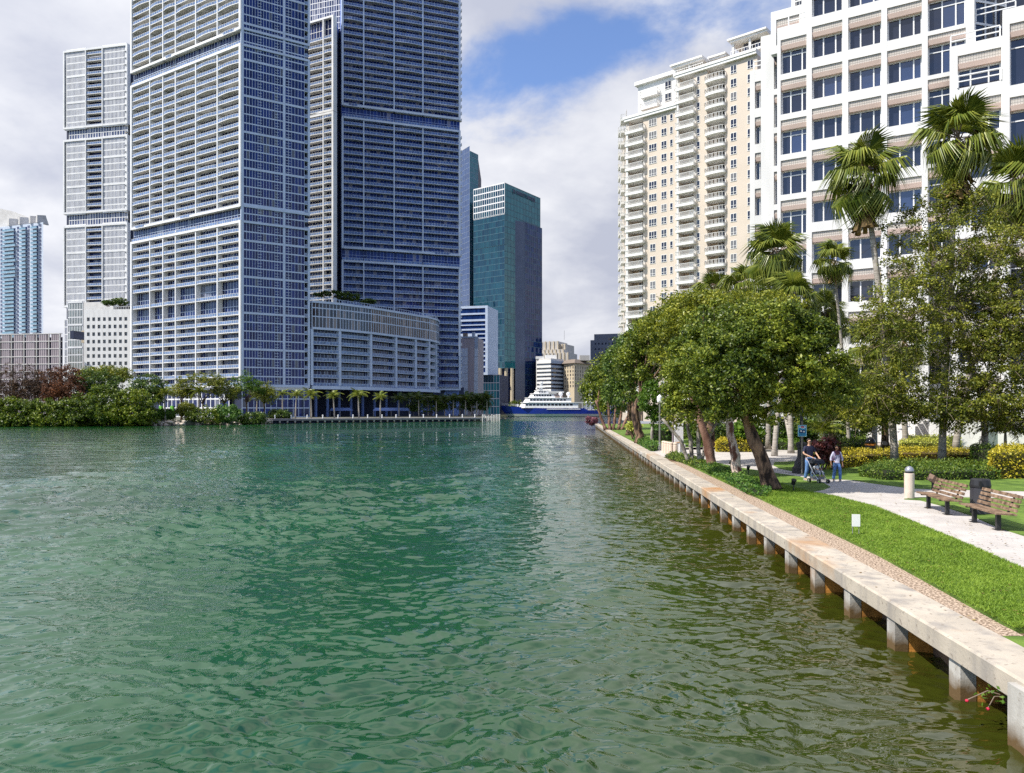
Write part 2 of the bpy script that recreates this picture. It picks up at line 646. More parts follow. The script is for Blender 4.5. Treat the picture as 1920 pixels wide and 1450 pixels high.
    cd.inputs[1].default_value = 25
    cd.inputs[2].default_value = 90
    L.new(cd.outputs[0], b2.inputs['Strength'])
    c2 = N.new('ShaderNodeMapRange')
    L.new(sp.outputs[1], c2.inputs[0])
    c2.inputs[1].default_value = 8
    c2.inputs[2].default_value = 38
    c2.inputs[3].default_value = 0.22
    L.new(c2.outputs[0], b1.inputs['Strength'])
    L.new(b2.outputs[0], b1.inputs['Normal'])
    L.new(b1.outputs[0], bs.inputs['Normal'])
    me.materials.append(m)
    return o


make_water()

# ------------------------------------------------------------------ ground sheets


def sheet(name, pts, z0, z1, m, kind='structure', parent=None):
    mb = MB()
    mb.prism(pts, z0, z1)
    o = mb.build(name, m, parent)
    if parent is None:
        tag(o, kind=kind)
    return o


W0, W1 = -6.0, 166.0
right_land = [(wallx(W0) + 0.62, W0), (wallx(W1) + 0.62, W1), (60, 172), (600, 180), (600, W0)]
sheet('park_ground', right_land, -1.5, GZ - 0.10, M['soil'])
left_shore = [(-2400, 160), (-116, 170), (-84, 177), (-68.6, 203), (-63.7, 216), (-9.4, 241), (-4.5, 262), (-8, 300), (-12, 330), (-12, 1500), (-2400, 1500)]
sheet('west_bank_ground', left_shore, -1.5, 1.1, M['land'])
sheet('far_bank_ground', [(-11.9, 440), (2400, 440), (2400, 1500), (-11.9, 1500)], -1.5, 1.1, M['land'])

gxy = [G(x, y) for x, y in ((1565, 1000), (1655, 1037), (1757, 1096), (1866, 1155))]


def lawn_edge(d):            # the lawn starts where the gravel strip ends
    w = np.interp(d, [9, 11.1, 13.2, 16, 20, 29, 60, 165], [0.40, 0.44, 0.57, 0.72, 0.74, 0.72, 0.6, 0.5])
    return wallx(d) + 0.75 + w


ds = [10.4, 11, 12, 13, 14, 15, 16, 18, 20, 22, 25, 28, 32, 36, 40, 43, 45]
inner = [(wallx(d) + 0.755, d) for d in ds]
sheet('gravel_strip', inner + [(lawn_edge(d) - 0.01, d) for d in ds[::-1]] + [(14, 10.4)], 0.6, GZ - 0.07,
      mat('gravel', (0.34, 0.22, 0.14), 0.95, 0.6, 26, bump=1.0, bscale=55, detail=3, col2=(0.62, 0.48, 0.36), lo=0.4, hi=0.6))

path_px = [(2200, 1190), (1920, 1065), (1800, 1013), (1700, 972), (1640, 948), (1560, 928), (1519, 921.5), (1545, 917), (1557, 912), (1545, 905), (1500, 893),
           (1440, 884), (1400, 878), (1340, 867), (1300, 859), (1262, 853), (1232, 858), (1200, 846), (1222, 839), (1250, 840), (1290, 837), (1345, 839), (1425, 838), (1500, 843), (1495, 864), (1452, 866),
           (1450, 872), (1462, 878), (1481, 882), (1510, 890), (1550, 897), (1595, 899), (1640, 906), (1696, 913), (1714, 915), (1920, 920), (2200, 927),
           (2200, 940), (1920, 934), (1808, 932), (1712, 932), (1695, 935), (1726, 937), (1761, 946), (1820, 965), (1878, 990), (1920, 1003), (2200, 1110)]
path_xy = [G(x, y) for x, y in path_px]
sheet('footpath', path_xy, 0.6, GZ - 0.035, M['path'])
# lawns: along the water, and inland
e_path = [G(x, y) for x, y in path_px[1:16]]
sheet('lawn', [(lawn_edge(d), d) for d in (10.6, 11, 12, 13, 14, 15, 16, 18, 20, 22, 25, 28, 32, 36, 40, 44)] + [(11.2, 49.5)] + e_path[::-1] + [(12.6, 10.6)], 0.62, GZ - 0.015, M['lawn'])
sheet('lawn', [(wallx(4) + 0.76, 4), (wallx(10.2) + 0.76, 10.2), (14, 10.2), (14, 4)], 0.62, GZ - 0.015, M['lawn'])
isl = [G(x, y) for x, y in ((1495, 864), (1452, 866), (1450, 872), (1462, 878), (1481, 882), (1510, 890), (1550, 897), (1595, 899), (1640, 906), (1696, 913), (1714, 915), (1920, 920), (2200, 927), (2200, 840), (1500, 840))]
sheet('lawn', isl, 0.62, GZ - 0.012, M['lawn'])
be = [G(x, y) for x, y in ((2200, 940), (1920, 934), (1808, 932), (1712, 932), (1695, 935), (1726, 937), (1761, 946), (1820, 965), (1878, 990), (1920, 1003), (2200, 1110))]
sheet('lawn', be, 0.62, GZ - 0.012, M['lawn'])
far_lawn = [(wallx(d) + 0.9, d) for d in (58, 70, 90, 120, 160)] + [(60, 160), (60, 78), (20, 66)]
sheet('lawn', far_lawn, 0.62, GZ - 0.02, M['lawn'])
sheet('plaza', [G(1222, 838.5), G(1500, 838.5), (60, 62), (60, 77), (20, 65), (wallx(58) + 0.9, 57.5)], 0.6, GZ - 0.03, M['plaza'])


def blades():
    """Short turf blades over the lawn that lies near enough to show them."""
    g = np.random.default_rng(3)
    n = 90000
    d = 10.6 + 24 * g.random(n) ** 1.4
    pe_d = np.array([p[1] for p in e_path[:6]])
    pe_x = np.array([p[0] for p in e_path[:6]])
    o = np.argsort(pe_d)
    right = np.interp(d, pe_d[o], pe_x[o])
    left = np.array([lawn_edge(t) for t in d]) - 0.02
    x = left + (right - left + 0.03) * g.random(n)
    h = 0.022 + 0.03 * g.random(n)
    th = g.random(n) * 2 * pi
    w = 0.006 + 0.004 * g.random(n) + d * 0.00015
    lean = 0.035 * g.standard_normal((n, 2))
    z = GZ - 0.017
    A = np.stack([x - w * np.cos(th), d - w * np.sin(th), np.full(n, z)], -1)
    B = np.stack([x + w * np.cos(th), d + w * np.sin(th), np.full(n, z)], -1)
    T = np.stack([x + lean[:, 0], d + lean[:, 1], z + h], -1)
    V = np.stack([A, B, T], 1).reshape(-1, 3)
    return fast_mesh('grass', V, np.arange(3 * n).reshape(n, 3), leaf_mat('turf_blade', ((0.11, 0.19, 0.015), (0.20, 0.32, 0.028), (0.31, 0.42, 0.055)), 0.6, 0.35, scale=0.9))


def fast_mesh(name, V, Q, m, parent=None, smooth=False):
    k = Q.shape[1]
    me = bpy.data.meshes.new(name)
    me.vertices.add(len(V))
    me.vertices.foreach_set('co', np.ascontiguousarray(V, dtype=np.float32).ravel())
    me.loops.add(Q.size)
    me.loops.foreach_set('vertex_index', np.ascontiguousarray(Q, dtype=np.int32).ravel())
    me.polygons.add(len(Q))
    me.polygons.foreach_set('loop_start', np.arange(0, Q.size, k, dtype=np.int32))
    me.polygons.foreach_set('loop_total', np.full(len(Q), k, dtype=np.int32))
    me.update(calc_edges=True)
    me.materials.append(m)
    o = bpy.data.objects.new(name, me)
    COL.objects.link(o)
    o.parent = parent
    return o


tag(blades(), 'short mown turf between the gravel strip and the pale footpath', 'grass', kind='stuff')

# ------------------------------------------------------------------ sea wall


def conc_mat(name, base, stain, zlow=None):
    m, nt, bs, out = new_mat(name)
    N, L = nt.nodes, nt.links
    geo = N.new('ShaderNodeNewGeometry')

    def nz(scale, detail, sc=(1, 1, 1)):
        mp = N.new('ShaderNodeMapping')
        mp.inputs['Scale'].default_value = sc
        L.new(geo.outputs['Position'], mp.inputs[0])
        n = N.new('ShaderNodeTexNoise')
        n.inputs['Scale'].default_value = scale
        n.inputs['Detail'].default_value = detail
        L.new(mp.outputs[0], n.inputs['Vector'])
        return n.outputs['Fac']

    def rng_(x, a, b):
        r = N.new('ShaderNodeMapRange')
        r.inputs[1].default_value = a
        r.inputs[2].default_value = b
        L.new(x, r.inputs[0])
        return r.outputs[0]

    def mix(f, a, b):
        x = N.new('ShaderNodeMix')
        x.data_type = 'RGBA'
        L.new(f, x.inputs[0])
        for i, v in ((6, a), (7, b)):
            if isinstance(v, tuple):
                x.inputs[i].default_value = (*v, 1)
            else:
                L.new(v, x.inputs[i])
        return x.outputs[2]
    c = mix(rng_(nz(1.1, 8), 0.35, 0.7), base, tuple(x * 0.74 for x in base))
    c = mix(rng_(nz(3.0, 5, (1, 1, 0.15)), 0.48, 0.72), c, (0.27, 0.245, 0.22))          # grey runs down the face
    c = mix(rng_(nz(0.45, 6), 0.565, 0.70), c, stain)                                    # rust seeping through
    c = mix(rng_(nz(11, 5), 0.61, 0.70), c, (0.25, 0.21, 0.17))
    if zlow is not None:                                                                # tide mark
        sp = N.new('ShaderNodeSeparateXYZ')
        L.new(geo.outputs['Position'], sp.inputs[0])
        ad = N.new('ShaderNodeMath')
        ad.operation = 'MULTIPLY_ADD'
        L.new(nz(5, 3), ad.inputs[0])
        ad.inputs[1].default_value = 0.25
        L.new(sp.outputs[2], ad.inputs[2])
        r = N.new('ShaderNodeMapRange')
        L.new(ad.outputs[0], r.inputs[0])
        r.inputs[1].default_value = zlow + 0.26
        r.inputs[2].default_value = zlow + 0.04
        c = mix(r.outputs[0], c, (0.11, 0.065, 0.022))
    L.new(c, bs.inputs['Base Color'])
    bs.inputs['Roughness'].default_value = 0.85
    bp = N.new('ShaderNodeBump')
    bp.inputs['Strength'].default_value = 0.5
    bp.inputs['Distance'].default_value = 0.01
    L.new(nz(22, 6), bp.inputs['Height'])
    L.new(bp.outputs[0], bs.inputs['Normal'])
    return m


M['cap'] = conc_mat('cap_concrete', (0.50, 0.44, 0.36), (0.40, 0.22, 0.10))
M['pile'] = conc_mat('pile_concrete', (0.50, 0.48, 0.44), (0.34, 0.17, 0.06), zlow=0.20)
M['rust'] = mat('rusty_panel', (0.11, 0.045, 0.014), 0.85, 0.5, 2.2, bump=0.6, bscale=14, col2=(0.58, 0.25, 0.045), lo=0.30, hi=0.56)
sw = empty('sea_wall', (wallx(0), 0, 0))
tag(sw, 'pale concrete sea wall on short piles along the park edge', 'sea wall')
sw_rot = math.atan2(0.08, 1) * -1      # local y runs along the wall
LW = math.hypot(1, 0.08)
# cap in cast lengths, with a small step and an open joint between neighbours
s = 0.0
cap_cuts = [-6, 1.2, 7.9, 14.2, 19.1, 23.7, 29.5, 35.8, 42.0, 45.2, 47.6, 50.4, 53.2, 59, 66, 74, 83, 93, 104, 116, 128, 140, 153, 165]
for i in range(len(cap_cuts) - 1):
    a, b = cap_cuts[i] * LW, cap_cuts[i + 1] * LW
    mb = MB()
    x0 = random.uniform(-0.006, 0.006)
    zt = GZ + random.uniform(-0.008, 0.008) + (0.05 if 42 < cap_cuts[i] < 53 else 0)
    x1 = 0.75
    c = 0.03
    prof = [(x0, 0.52), (x1, 0.52), (x1, zt - c), (x1 - c, zt), (x0 + c, zt), (x0, zt - c)]
    a += 0.006
    b -= 0.006
    n = len(mb.v)
    k = len(prof)
    ny = max(1, int((b - a) / 1.0))
    for j in range(ny + 1):
        y = a + (b - a) * j / ny
        mb.v += [(p[0] + random.gauss(0, 0.003), y, p[1] + random.gauss(0, 0.0015)) for p in prof]
    for j in range(ny):
        for q in range(k):
            q2 = (q + 1) % k
            mb.f.append((n + j * k + q, n + (j + 1) * k + q, n + (j + 1) * k + q2, n + j * k + q2))
            mb.m.append(0)
    mb.f.append(tuple(n + q for q in range(k)))
    mb.f.append(tuple(n + ny * k + q for q in range(k - 1, -1, -1)))
    mb.m += [0, 0]
    mb.build('cap_slab', M['cap'], sw, rot=sw_rot)
# piles: pale front face, splayed side running back to the sheet panel
mb = MB()
mb.prism([(0.0, -0.15), (0.0, 0.15), (0.20, 0.155), (0.20, -0.155)], -0.6, 0.519)
mb.hexa([(0.20, -0.145, -0.6), (0.72, -0.145, -0.6), (0.72, 0.145, -0.6), (0.20, 0.145, -0.6), (0.20, -0.145, 0.50), (0.60, -0.145, 0.12), (0.60, 0.145, 0.12), (0.20, 0.145, 0.50)], 1)
pile0 = None
y = 2.2
k = 0
while y < 163:
    loc = Vector((0.045 + random.uniform(-0.015, 0.015), y, 0))
    loc.rotate(Matrix.Rotation(sw_rot, 3, 'Z'))
    if pile0 is None:
        pile0 = mb.build('pile', [M['pile'], M['rust']], sw, loc=loc, rot=sw_rot)
    else:
        dup(pile0, sw, loc)
    y += 1.98 + random.uniform(-0.06, 0.06)
mb = MB()
a = 0.0
while a < 165:
    mb.box(0.62 + random.uniform(0, 0.02), 0.70, a + 0.01, a + 0.97, -0.8, 0.515)
    a += 0.98
stuff(mb.build('sheet_panel', M['rust'], sw, rot=sw_rot))
# an end block turned towards the water, nearest the camera
mb = MB()
mb.box(-0.10, 0.5, 8.25, 8.62, -0.6, 0.74)
mb.build('end_block', M['pile'], sw, rot=sw_rot)
# ------------------------------------------------------------------ facades
class Face:
    """A vertical facade: local x along it to the right as seen from outside, local y into the building, z up."""

    def __init__(s, p0, p1, root):
        s.p0, s.p1 = Vector((p0[0], p0[1])), Vector((p1[0], p1[1]))
        dv = s.p1 - s.p0
        s.L = dv.length
        s.u = dv.normalized()
        s.ang = math.atan2(dv.y, dv.x)
        s.root = root

    @staticmethod
    def px(a, da, b, db, root):
        return Face((XP(a, da), da), (XP(b, db), db), root)

    def U(s, px):
        t = (px - 960) / F
        den = s.u.x - t * s.u.y
        return (t * s.p0.y - s.p0.x) / den

    def D(s, px):
        return s.p0.y + s.u.y * s.U(px)

    def Zat(s, px, py):
        return ZP(py, s.D(px))

    def loc(s, u=0, y=0, z=0):
        r = s.root.location
        q = s.p0 + s.u * u + Vector((-s.u.y, s.u.x)) * y
        return (q.x - r.x, q.y - r.y, z - r.z)

    def xy(s, u, y=0):
        q = s.p0 + s.u * u + Vector((-s.u.y, s.u.x)) * y
        return (q.x, q.y)

    def put(s, mb, name, mats, u=0, y=0, z=0):
        return mb.build(name, mats, s.root, loc=s.loc(u, y, z), rot=s.ang)

    def again(s, o, u=0, y=0, z=0, parent=None):
        return dup(o, parent or s.root, s.loc(u, y, z), s.ang)


def building(name, x, y, label, cat='building', z=1.1):
    r = empty(name, (x, y, z))
    tag(r, label, cat)
    return r


def body(root, pts, z0, z1, m, name='wall'):
    mb = MB()
    r = root.location
    mb.prism([(p[0] - r.x, p[1] - r.y) for p in pts], z0 - r.z, z1 - r.z)
    return mb.build(name, m, root)


def panes(mb, u0, u1, z0, z1, n, y, tilt=0.012):
    w = (u1 - u0) / n
    for j in range(n):
        t = [y + random.uniform(-tilt, tilt) for _ in range(3)]
        t.append(t[0] + t[2] - t[1])
        a, b = u0 + j * w, u0 + (j + 1) * w
        mb.quad((a, t[0], z0), (b, t[1], z0), (b, t[2], z1), (a, t[3], z1))


def curtain(face, u0, u1, zs, n, mg, mm, y=0.0, mw=0.09, mh=0.30, proud=0.08, heavy=0, tilt=0.012, vbars=None):
    """Glass panes between white bars: the panes and the bars each too small to pick apart singly."""
    g, b = MB(), MB()
    for i in range(len(zs) - 1):
        panes(g, u0, u1, zs[i], zs[i + 1], n, y, tilt)
    w = (u1 - u0) / n
    for j in range(n + 1):
        ww = mw
        if vbars and j % vbars == 0:
            ww = mw * 2.2
        b.box(u0 + j * w - ww / 2, u0 + j * w + ww / 2, y - proud, y + 0.05, zs[0], zs[-1])
    for i, z in enumerate(zs):
        hh = mh * (1.8 if heavy and i % heavy == 0 else 1)
        b.box(u0, u1, y - proud - 0.01 - (0.12 if heavy and i % heavy == 0 else 0), y + 0.05, z - hh / 2, z + hh / 2)
    stuff(face.put(g, 'window_panes', mg))
    stuff(face.put(b, 'mullions', mm))


def balcony_mb(w, depth=1.9, bulge=0.0, slab=0.26, front=0.0, glass=True, post=1.25, rh=1.05, pickets=0):
    """One balcony: floor slab, rail posts, top rail, glass fill (material 0 white, 1 glass, 2 soffit)."""
    mb = MB()
    n = 6 if bulge else 1
    fr = [(w * i / n, front - bulge * sin(pi * i / n)) for i in range(n + 1)]
    pts = fr + [(w, depth), (0, depth)]
    mb.prism(pts, -slab, 0, 0)
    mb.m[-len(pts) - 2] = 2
    for i in range(n):
        a, b = fr[i], fr[i + 1]
        ya, yb = a[1] + 0.06, b[1] + 0.06
        if glass:
            mb.quad((a[0], ya, 0.10), (b[0], yb, 0.10), (b[0], yb, rh - 0.08), (a[0], ya, rh - 0.08), 1)
        mb.hexa([(a[0], ya - 0.04, rh - 0.09), (b[0], yb - 0.04, rh - 0.09), (b[0], yb + 0.04, rh - 0.09), (a[0], ya + 0.04, rh - 0.09),
                 (a[0], ya - 0.04, rh), (b[0], yb - 0.04, rh), (b[0], yb + 0.04, rh), (a[0], ya + 0.04, rh)], 0)
    k = max(2, int(round(w / post)))
    for j in range(k + 1):
        x = min(max(w * j / k, 0.05), w - 0.05)
        y = front - bulge * sin(pi * x / w) + 0.06
        mb.box(x - 0.05, x + 0.05, y - 0.05, y + 0.03, 0, rh - 0.09, 0)
    return mb


def balcony_face(face, us, floors, segs, mw, mg, mrail, msof, depth=2.0, fin=0.5, npane=1.45, bulges=(0, 0, 0.55), rail_light=False, skip=(), edge=0.9, frame_y=-0.35, mm=None):
    """A grid of balconies between white fins, in picture-frame boxes SEGS, separated by recessed double floors."""
    g, b = MB(), MB()
    for u0, u1 in zip(us[:-1], us[1:]):
        n = max(2, int((u1 - u0) / npane))
        for z, h, kind in floors:
            yb = depth if kind != 'k' else 1.2
            panes(g, u0, u1, z + 0.08, z + h - 0.26, n, yb)
            w = (u1 - u0) / n
            for j in range(n + 1):
                ww = 0.11 if j % 2 else 0.16
                b.box(u0 + j * w - ww / 2, u0 + j * w + ww / 2, yb - 0.10, yb + 0.05, z + 0.05, z + h - 0.24)
            if kind in 'dk':
                b.box(u0, u1, yb - 0.11, yb + 0.04, z + h * 0.5 - 0.1, z + h * 0.5 + 0.1)
    stuff(face.put(g, 'window_panes', mg))
    stuff(face.put(b, 'mullions', mm or mw))
    proto = {}
    for i, (u0, u1) in enumerate(zip(us[:-1], us[1:])):
        for q, (z, h, kind) in enumerate(floors):
            if (i, q) in skip:
                continue
            bl = bulges[(q + i) % len(bulges)] if kind != 'k' else 0
            key = (i, bl)
            w = u1 - u0 - fin
            if key in proto:
                face.again(proto[key], u0 + fin / 2, 0, z)
            else:
                proto[key] = face.put(balcony_mb(w, depth - 0.02, bl), 'balcony', [mw, mrail, msof], u0 + fin / 2, 0, z)
    for (z0, z1) in segs:
        f = MB()
        for i, u in enumerate(us):
            hw = fin / 2 if 0 < i < len(us) - 1 else edge / 2
            c = u if 0 < i < len(us) - 1 else (u + edge / 2 - 0.1 if i == 0 else u - edge / 2 + 0.1)
            f.box(c - hw, c + hw, (-0.12 if 0 < i < len(us) - 1 else frame_y), depth + 0.3, z0, z1)
        for z in (z0, z1 - 0.85):
            f.box(us[0] + 0.81, us[-1] - 0.81, frame_y + 0.02, depth, z, z + 0.84)
        face.put(f, 'frame', mw)


FLH = 3.1


def stack(z, n, h=FLH, kind='b'):
    return [(z + i * h, h, kind) for i in range(n)]


# ================================================================== tower nearest the water on the west bank
A, B, C2 = (XP(452, 255), 255.0), (XP(246, 289), 289.0), (XP(581, 267.4), 267.4)
t1 = building('apartment_tower', A[0], A[1], 'broad apartment tower with sunlit balconies and a dark glass end, tallest at the waterfront')
f1 = Face(B, A, t1)
us = [f1.U(p) for p in (246, 281, 305.5, 329, 367, 407.5)] + [f1.L]
fl = stack(12.2, 8, 3.05) + stack(36.6, 2, 6.1, 'd') + stack(48.9, 6, 3.2) + stack(68.7, 1, 4.6, 'k') + stack(73.4, 18, 3.09) + stack(129.1, 1, 4.7, 'k') + stack(133.9, 11, 3.1)
balcony_face(f1, us, fl, [(11.6, 68.6), (73.2, 129.0), (133.8, 168)], M['tower_white'], M['tower_glass'], M['rail_glass'], M['soffit'], mm=M['tower_white_shade'])
f1r = Face(A, C2, t1)
zs = [12.2 + 3.1 * i for i in range(51)]
ucol = f1r.U(533)
uend = f1r.U(571)
curtain(f1r, 0.9, ucol - 0.4, zs, 14, M['curtain_glass'], M['tower_white_shade'], y=0.25, heavy=4, mw=0.12, mh=0.42)
curtain(f1r, ucol + 0.4, uend, zs, 6, M['curtain_glass'], M['tower_white_shade'], y=0.25, heavy=4, mw=0.12, mh=0.42)
fr = MB()
for a, b in ((0.0, 0.9), (ucol - 0.4, ucol + 0.4)):
    fr.box(a, b, 0.0, 1.0, 11.6, 168)
for z0, z1 in ((11.6, 68.6), (73.2, 129.0), (133.8, 168)):
    fr.box(f1r.L - 0.7, f1r.L, -0.2, 2.5, z0, z1)
    for z in (z0, z1 - 0.8):
        fr.box(0.95, f1r.L - 0.72, -0.25, 0.6, z, z + 0.8)
f1r.put(fr, 'frame', M['tower_white_shade'])
# small transom lights between the columns of panes
mb = MB()
for u in (f1r.U(487), f1r.U(519), f1r.U(541)):
    for z in zs[:-1]:
        for k in (0.9, 1.9):
            mb.box(u - 0.75, u + 0.75, 0.12, 0.3, z + k - 0.07, z + k + 0.07)
stuff(f1r.put(mb, 'transom_bars', M['tower_white_shade']))
bal = f1r.put(balcony_mb(f1r.L - 0.72 - uend, 1.9), 'balcony', [M['tower_white_shade'], M['rail_glass'], M['soffit']], uend, 0, zs[0])
for z in zs[1:-1]:
    f1r.again(bal, uend, 0, z)


def inset(pts, k):
    cx = sum(p[0] for p in pts) / len(pts)
    cy_ = sum(p[1] for p in pts) / len(pts)
    return [(cx + (p[0] - cx) * k, cy_ + (p[1] - cy_) * k) for p in pts]


D1 = (B[0] + C2[0] - A[0], B[1] + C2[1] - A[1])
foot = [A, C2, D1, B]
core1 = [f1.xy(0.3, 2.3), f1.xy(f1.L - 0.5, 2.3), f1r.xy(0.5, 0.45), f1r.xy(uend, 0.45), f1r.xy(uend, 2.0), f1r.xy(f1r.L, 2.0), D1, B]
core1 = [f1.xy(0.3, 2.3), f1.xy(f1.L - 2.2, 2.3), f1r.xy(uend - 0.1, 0.5), f1r.xy(uend + 0.1, 2.0), f1r.xy(f1r.L, 2.0), (-118, 290.5)]
body(t1, core1, 1.1, 177, M['dark_core'])
body(t1, inset(foot, 0.99), 10.9, 12.1, M['tower_white'], 'base_slab')
# glazed lobby under the tower
curtain(f1, f1.U(295), f1.U(425), [1.2, 4.4, 7.6, 10.8], 16, M['tower_glass'], M['tower_white'], y=1.0, mw=0.35, mh=0.5)
curtain(f1r, 0.5, f1r.L, [1.2, 4.4, 7.6, 10.8], 12, M['curtain_glass'], M['tower_white_shade'], y=0.6, mw=0.2, mh=0.35)
mb = MB()
for u in (f1.U(297), f1.U(318)):
    mb.box(u, u + 1.4, 0.2, 0.9, 1.2, 5.2)
f1.put(mb, 'green_screen', mat('lime_panel', (0.13, 0.38, 0.03), 0.6, 0.05))

mb = MB()
for u0, u1 in zip(us[:-1], us[1:]):
    for z, h_, kd in fl:
        for q in range(random.choice((0, 1, 2, 2, 3))):
            x = random.uniform(u0 + 0.6, u1 - 1.4)
            w = random.uniform(0.4, 1.4)
            mb.box(x, x + w, 0.5, 1.3, z, z + random.uniform(0.4, 1.3), random.randrange(3))
stuff(f1.put(mb, 'balcony_furniture', [M['white_paint'], M['dark_metal'], M['beige_dark']]))

# ================================================================== second tower, in shade, behind the curved block
A2, B2 = (XP(641, 320), 320.0), (XP(863, 337), 337.0)
t2 = building('apartment_tower', A2[0], A2[1], 'shaded blue apartment tower behind the curved low block')
f2 = Face(A2, B2, t2)
us = [0, f2.U(682), f2.U(739), f2.U(793), f2.L]
fl = stack(14.0, 17, 3.16) + stack(68.2, 1, 4.8, 'k') + stack(73.2, 18, 3.14) + stack(129.8, 1, 4.5, 'k') + stack(134.5, 19, 3.1)
balcony_face(f2, us, fl, [(12.5, 68.1), (73.0, 129.7), (134.4, 194)], M['tower_white_shade'], M['tower_glass_shade'], M['rail_glass_shade'], M['soffit'], bulges=(0.0, 0.5, 0.0, 0.0), edge=0.8, npane=1.35, mm=M['mullion_shade'])
# sunlit wing at its left, and the plain shaded wall between
A3, B3 = (XP(625, 318), 318.0), (XP(548, 328), 328.0)
f3 = Face(B3, A3, t2)
us3 = [f3.U(560), f3.U(606), f3.L]
fl3 = stack(42, 29, 3.1) + stack(131.9, 2, 3.1, 'd') + stack(138.1, 8, 3.1) + stack(162.9, 1, 8.6, 'k')
balcony_face(f3, us3, fl3, [(40, 131), (131.2, 172)], M['tower_white'], M['tower_glass'], M['rail_glass'], M['soffit'], bulges=(0.0, 0.0, 0.4), frame_y=-0.2)
N1 = (XP(637, 333), 333.0)
mb = MB()
r = t2.location
mb.quad((A3[0] - r.x, A3[1] - r.y, 12 - r.z), (N1[0] - r.x, N1[1] - r.y, 12 - r.z), (N1[0] - r.x, N1[1] - r.y, 171 - r.z), (A3[0] - r.x, A3[1] - r.y, 171 - r.z))
mb.quad((N1[0] - r.x, N1[1] - r.y, 12 - r.z), (A2[0] - r.x, A2[1] - r.y, 12 - r.z), (A2[0] - r.x, A2[1] - r.y, 193 - r.z), (N1[0] - r.x, N1[1] - r.y, 193 - r.z))
mb.build('side_wall', M['shade_blue'], t2)
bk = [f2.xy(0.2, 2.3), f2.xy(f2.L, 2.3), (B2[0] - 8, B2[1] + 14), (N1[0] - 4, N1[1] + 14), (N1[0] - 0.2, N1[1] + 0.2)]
body(t2, bk, 1.1, 194, M['shade_blue'])
body(t2, [f3.xy(1, 2.4), f3.xy(f3.L - 0.4, 2.4), (N1[0] - 0.2, N1[1] + 0.2), (N1[0] - 4.1, N1[1] + 13.9), (N1[0] - 12, N1[1] + 12)], 1.1, 171.5, M['shade_blue'], 'wing_core')
mb = MB()
mb.box(0, f2.L, -0.2, 2.2, 194.1, 195)
f2.put(mb, 'roof_slab', M['tower_white_shade'])
f3b = Face((XP(560, 336), 336.0), (XP(640, 329), 329.0), t2)
curtain(f3b, 0, f3b.L, [172 + 2.6 * i for i in range(9)], 18, M['pale_glass'], M['tower_white'], mw=0.2, mh=0.3)
body(t2, [f3b.xy(0, 0.2), f3b.xy(f3b.L, 0.2), f3b.xy(f3b.L, 9), f3b.xy(0, 9)], 170, 192, M['dark_core'], 'penthouse')
# right-hand end, seen edge-on: white nosing of each floor
mb = MB()
for z, h, k in fl:
    if k == 'b':
        mb.box(f2.L - 0.2, f2.L + 0.9, 0.3, 2.0, z - 0.28, z)
        mb.box(f2.L + 0.75, f2.L + 0.85, 0.4, 2.0, z, z + 1.0)
stuff(f2.put(mb, 'end_balconies', M['tower_white']))

# ================================================================== third tower far left
A4, B4 = (XP(116, 354), 354.0), (XP(240, 346), 346.0)
t3 = building('apartment_tower', A4[0], A4[1], 'slim pale apartment tower behind the white block with square windows')
f4 = Face(A4, B4, t3)
u = [f4.U(x) for x in (119, 161, 192, 237)]
zb = [(46, 100.5), (104.8, 130.5 + 6.5), (141, 176)]
Zt = f4.Zat(116, 97)
zseg = [(f4.Zat(116, 577), f4.Zat(116, 425)), (f4.Zat(116, 403), f4.Zat(116, 264)), (f4.Zat(116, 244), Zt)]
for z0, z1 in zseg:
    n = int(round((z1 - z0) / FLH))
    zz_ = [z0 + (z1 - z0) * i / n for i in range(n + 1)]
    curtain(f4, u[0] + 1.6, u[1], zz_, 16, M['pale_glass'], M['tower_white'], y=0.2, mw=0.34, mh=0.55, heavy=4)
    curtain(f4, u[2], u[3], zz_, 18, M['pale_glass'], M['tower_white'], y=0.2, mw=0.34, mh=0.55, heavy=4)
    w = u[2] - u[1]
    g = MB()
    for z in zz_[:-1]:
        panes(g, u[1], u[2], z, z + 2.8, 6, 2.0)
    stuff(f4.put(g, 'window_panes', M['tower_glass']))
    b0 = f4.put(balcony_mb(w - 0.4, 1.9), 'balcony', [M['tower_white'], M['rail_glass'], M['soffit']], u[1] + 0.2, 0, zz_[0] + 0.3)
    for z in zz_[1:-1]:
        f4.again(b0, u[1] + 0.2, 0, z + 0.3)
    mb = MB()
    for a, c in ((u[0], u[0] + 0.7), (u[1] - 0.3, u[1] + 0.2), (u[2] - 0.2, u[2] + 0.3), (u[3] - 0.2, u[3] + 0.7)):
        mb.box(a, c, -0.3, 2.0, z0, z1)
    for z in (z0, z1 - 0.9):
        mb.box(u[0] + 0.71, u[1] - 0.31, -0.28, 1.0, z, z + 0.9)
        mb.box(u[1] + 0.21, u[2] - 0.21, -0.28, 1.9, z, z + 0.9)
        mb.box(u[2] + 0.31, u[3] - 0.21, -0.28, 1.0, z, z + 0.9)
    f4.put(mb, 'frame', M['tower_white'])
for (za, zb_) in ((zseg[0][1], zseg[1][0]), (zseg[1][1], zseg[2][0])):
    curtain(f4, u[0] + 2.5, u[3], [za, (za + zb_) / 2, zb_], 22, M['pale_glass'], M['tower_white'], y=0.9, mw=0.3, mh=0.3)
lower = f4.Zat(116, 600)
curtain(f4, u[0] + 0.5, f4.U(132), [1.2 + (lower - 1.2) * i / 13 for i in range(14)], 4, M['pale_glass'], M['tower_white'], y=0.2, mw=0.35, mh=0.45)
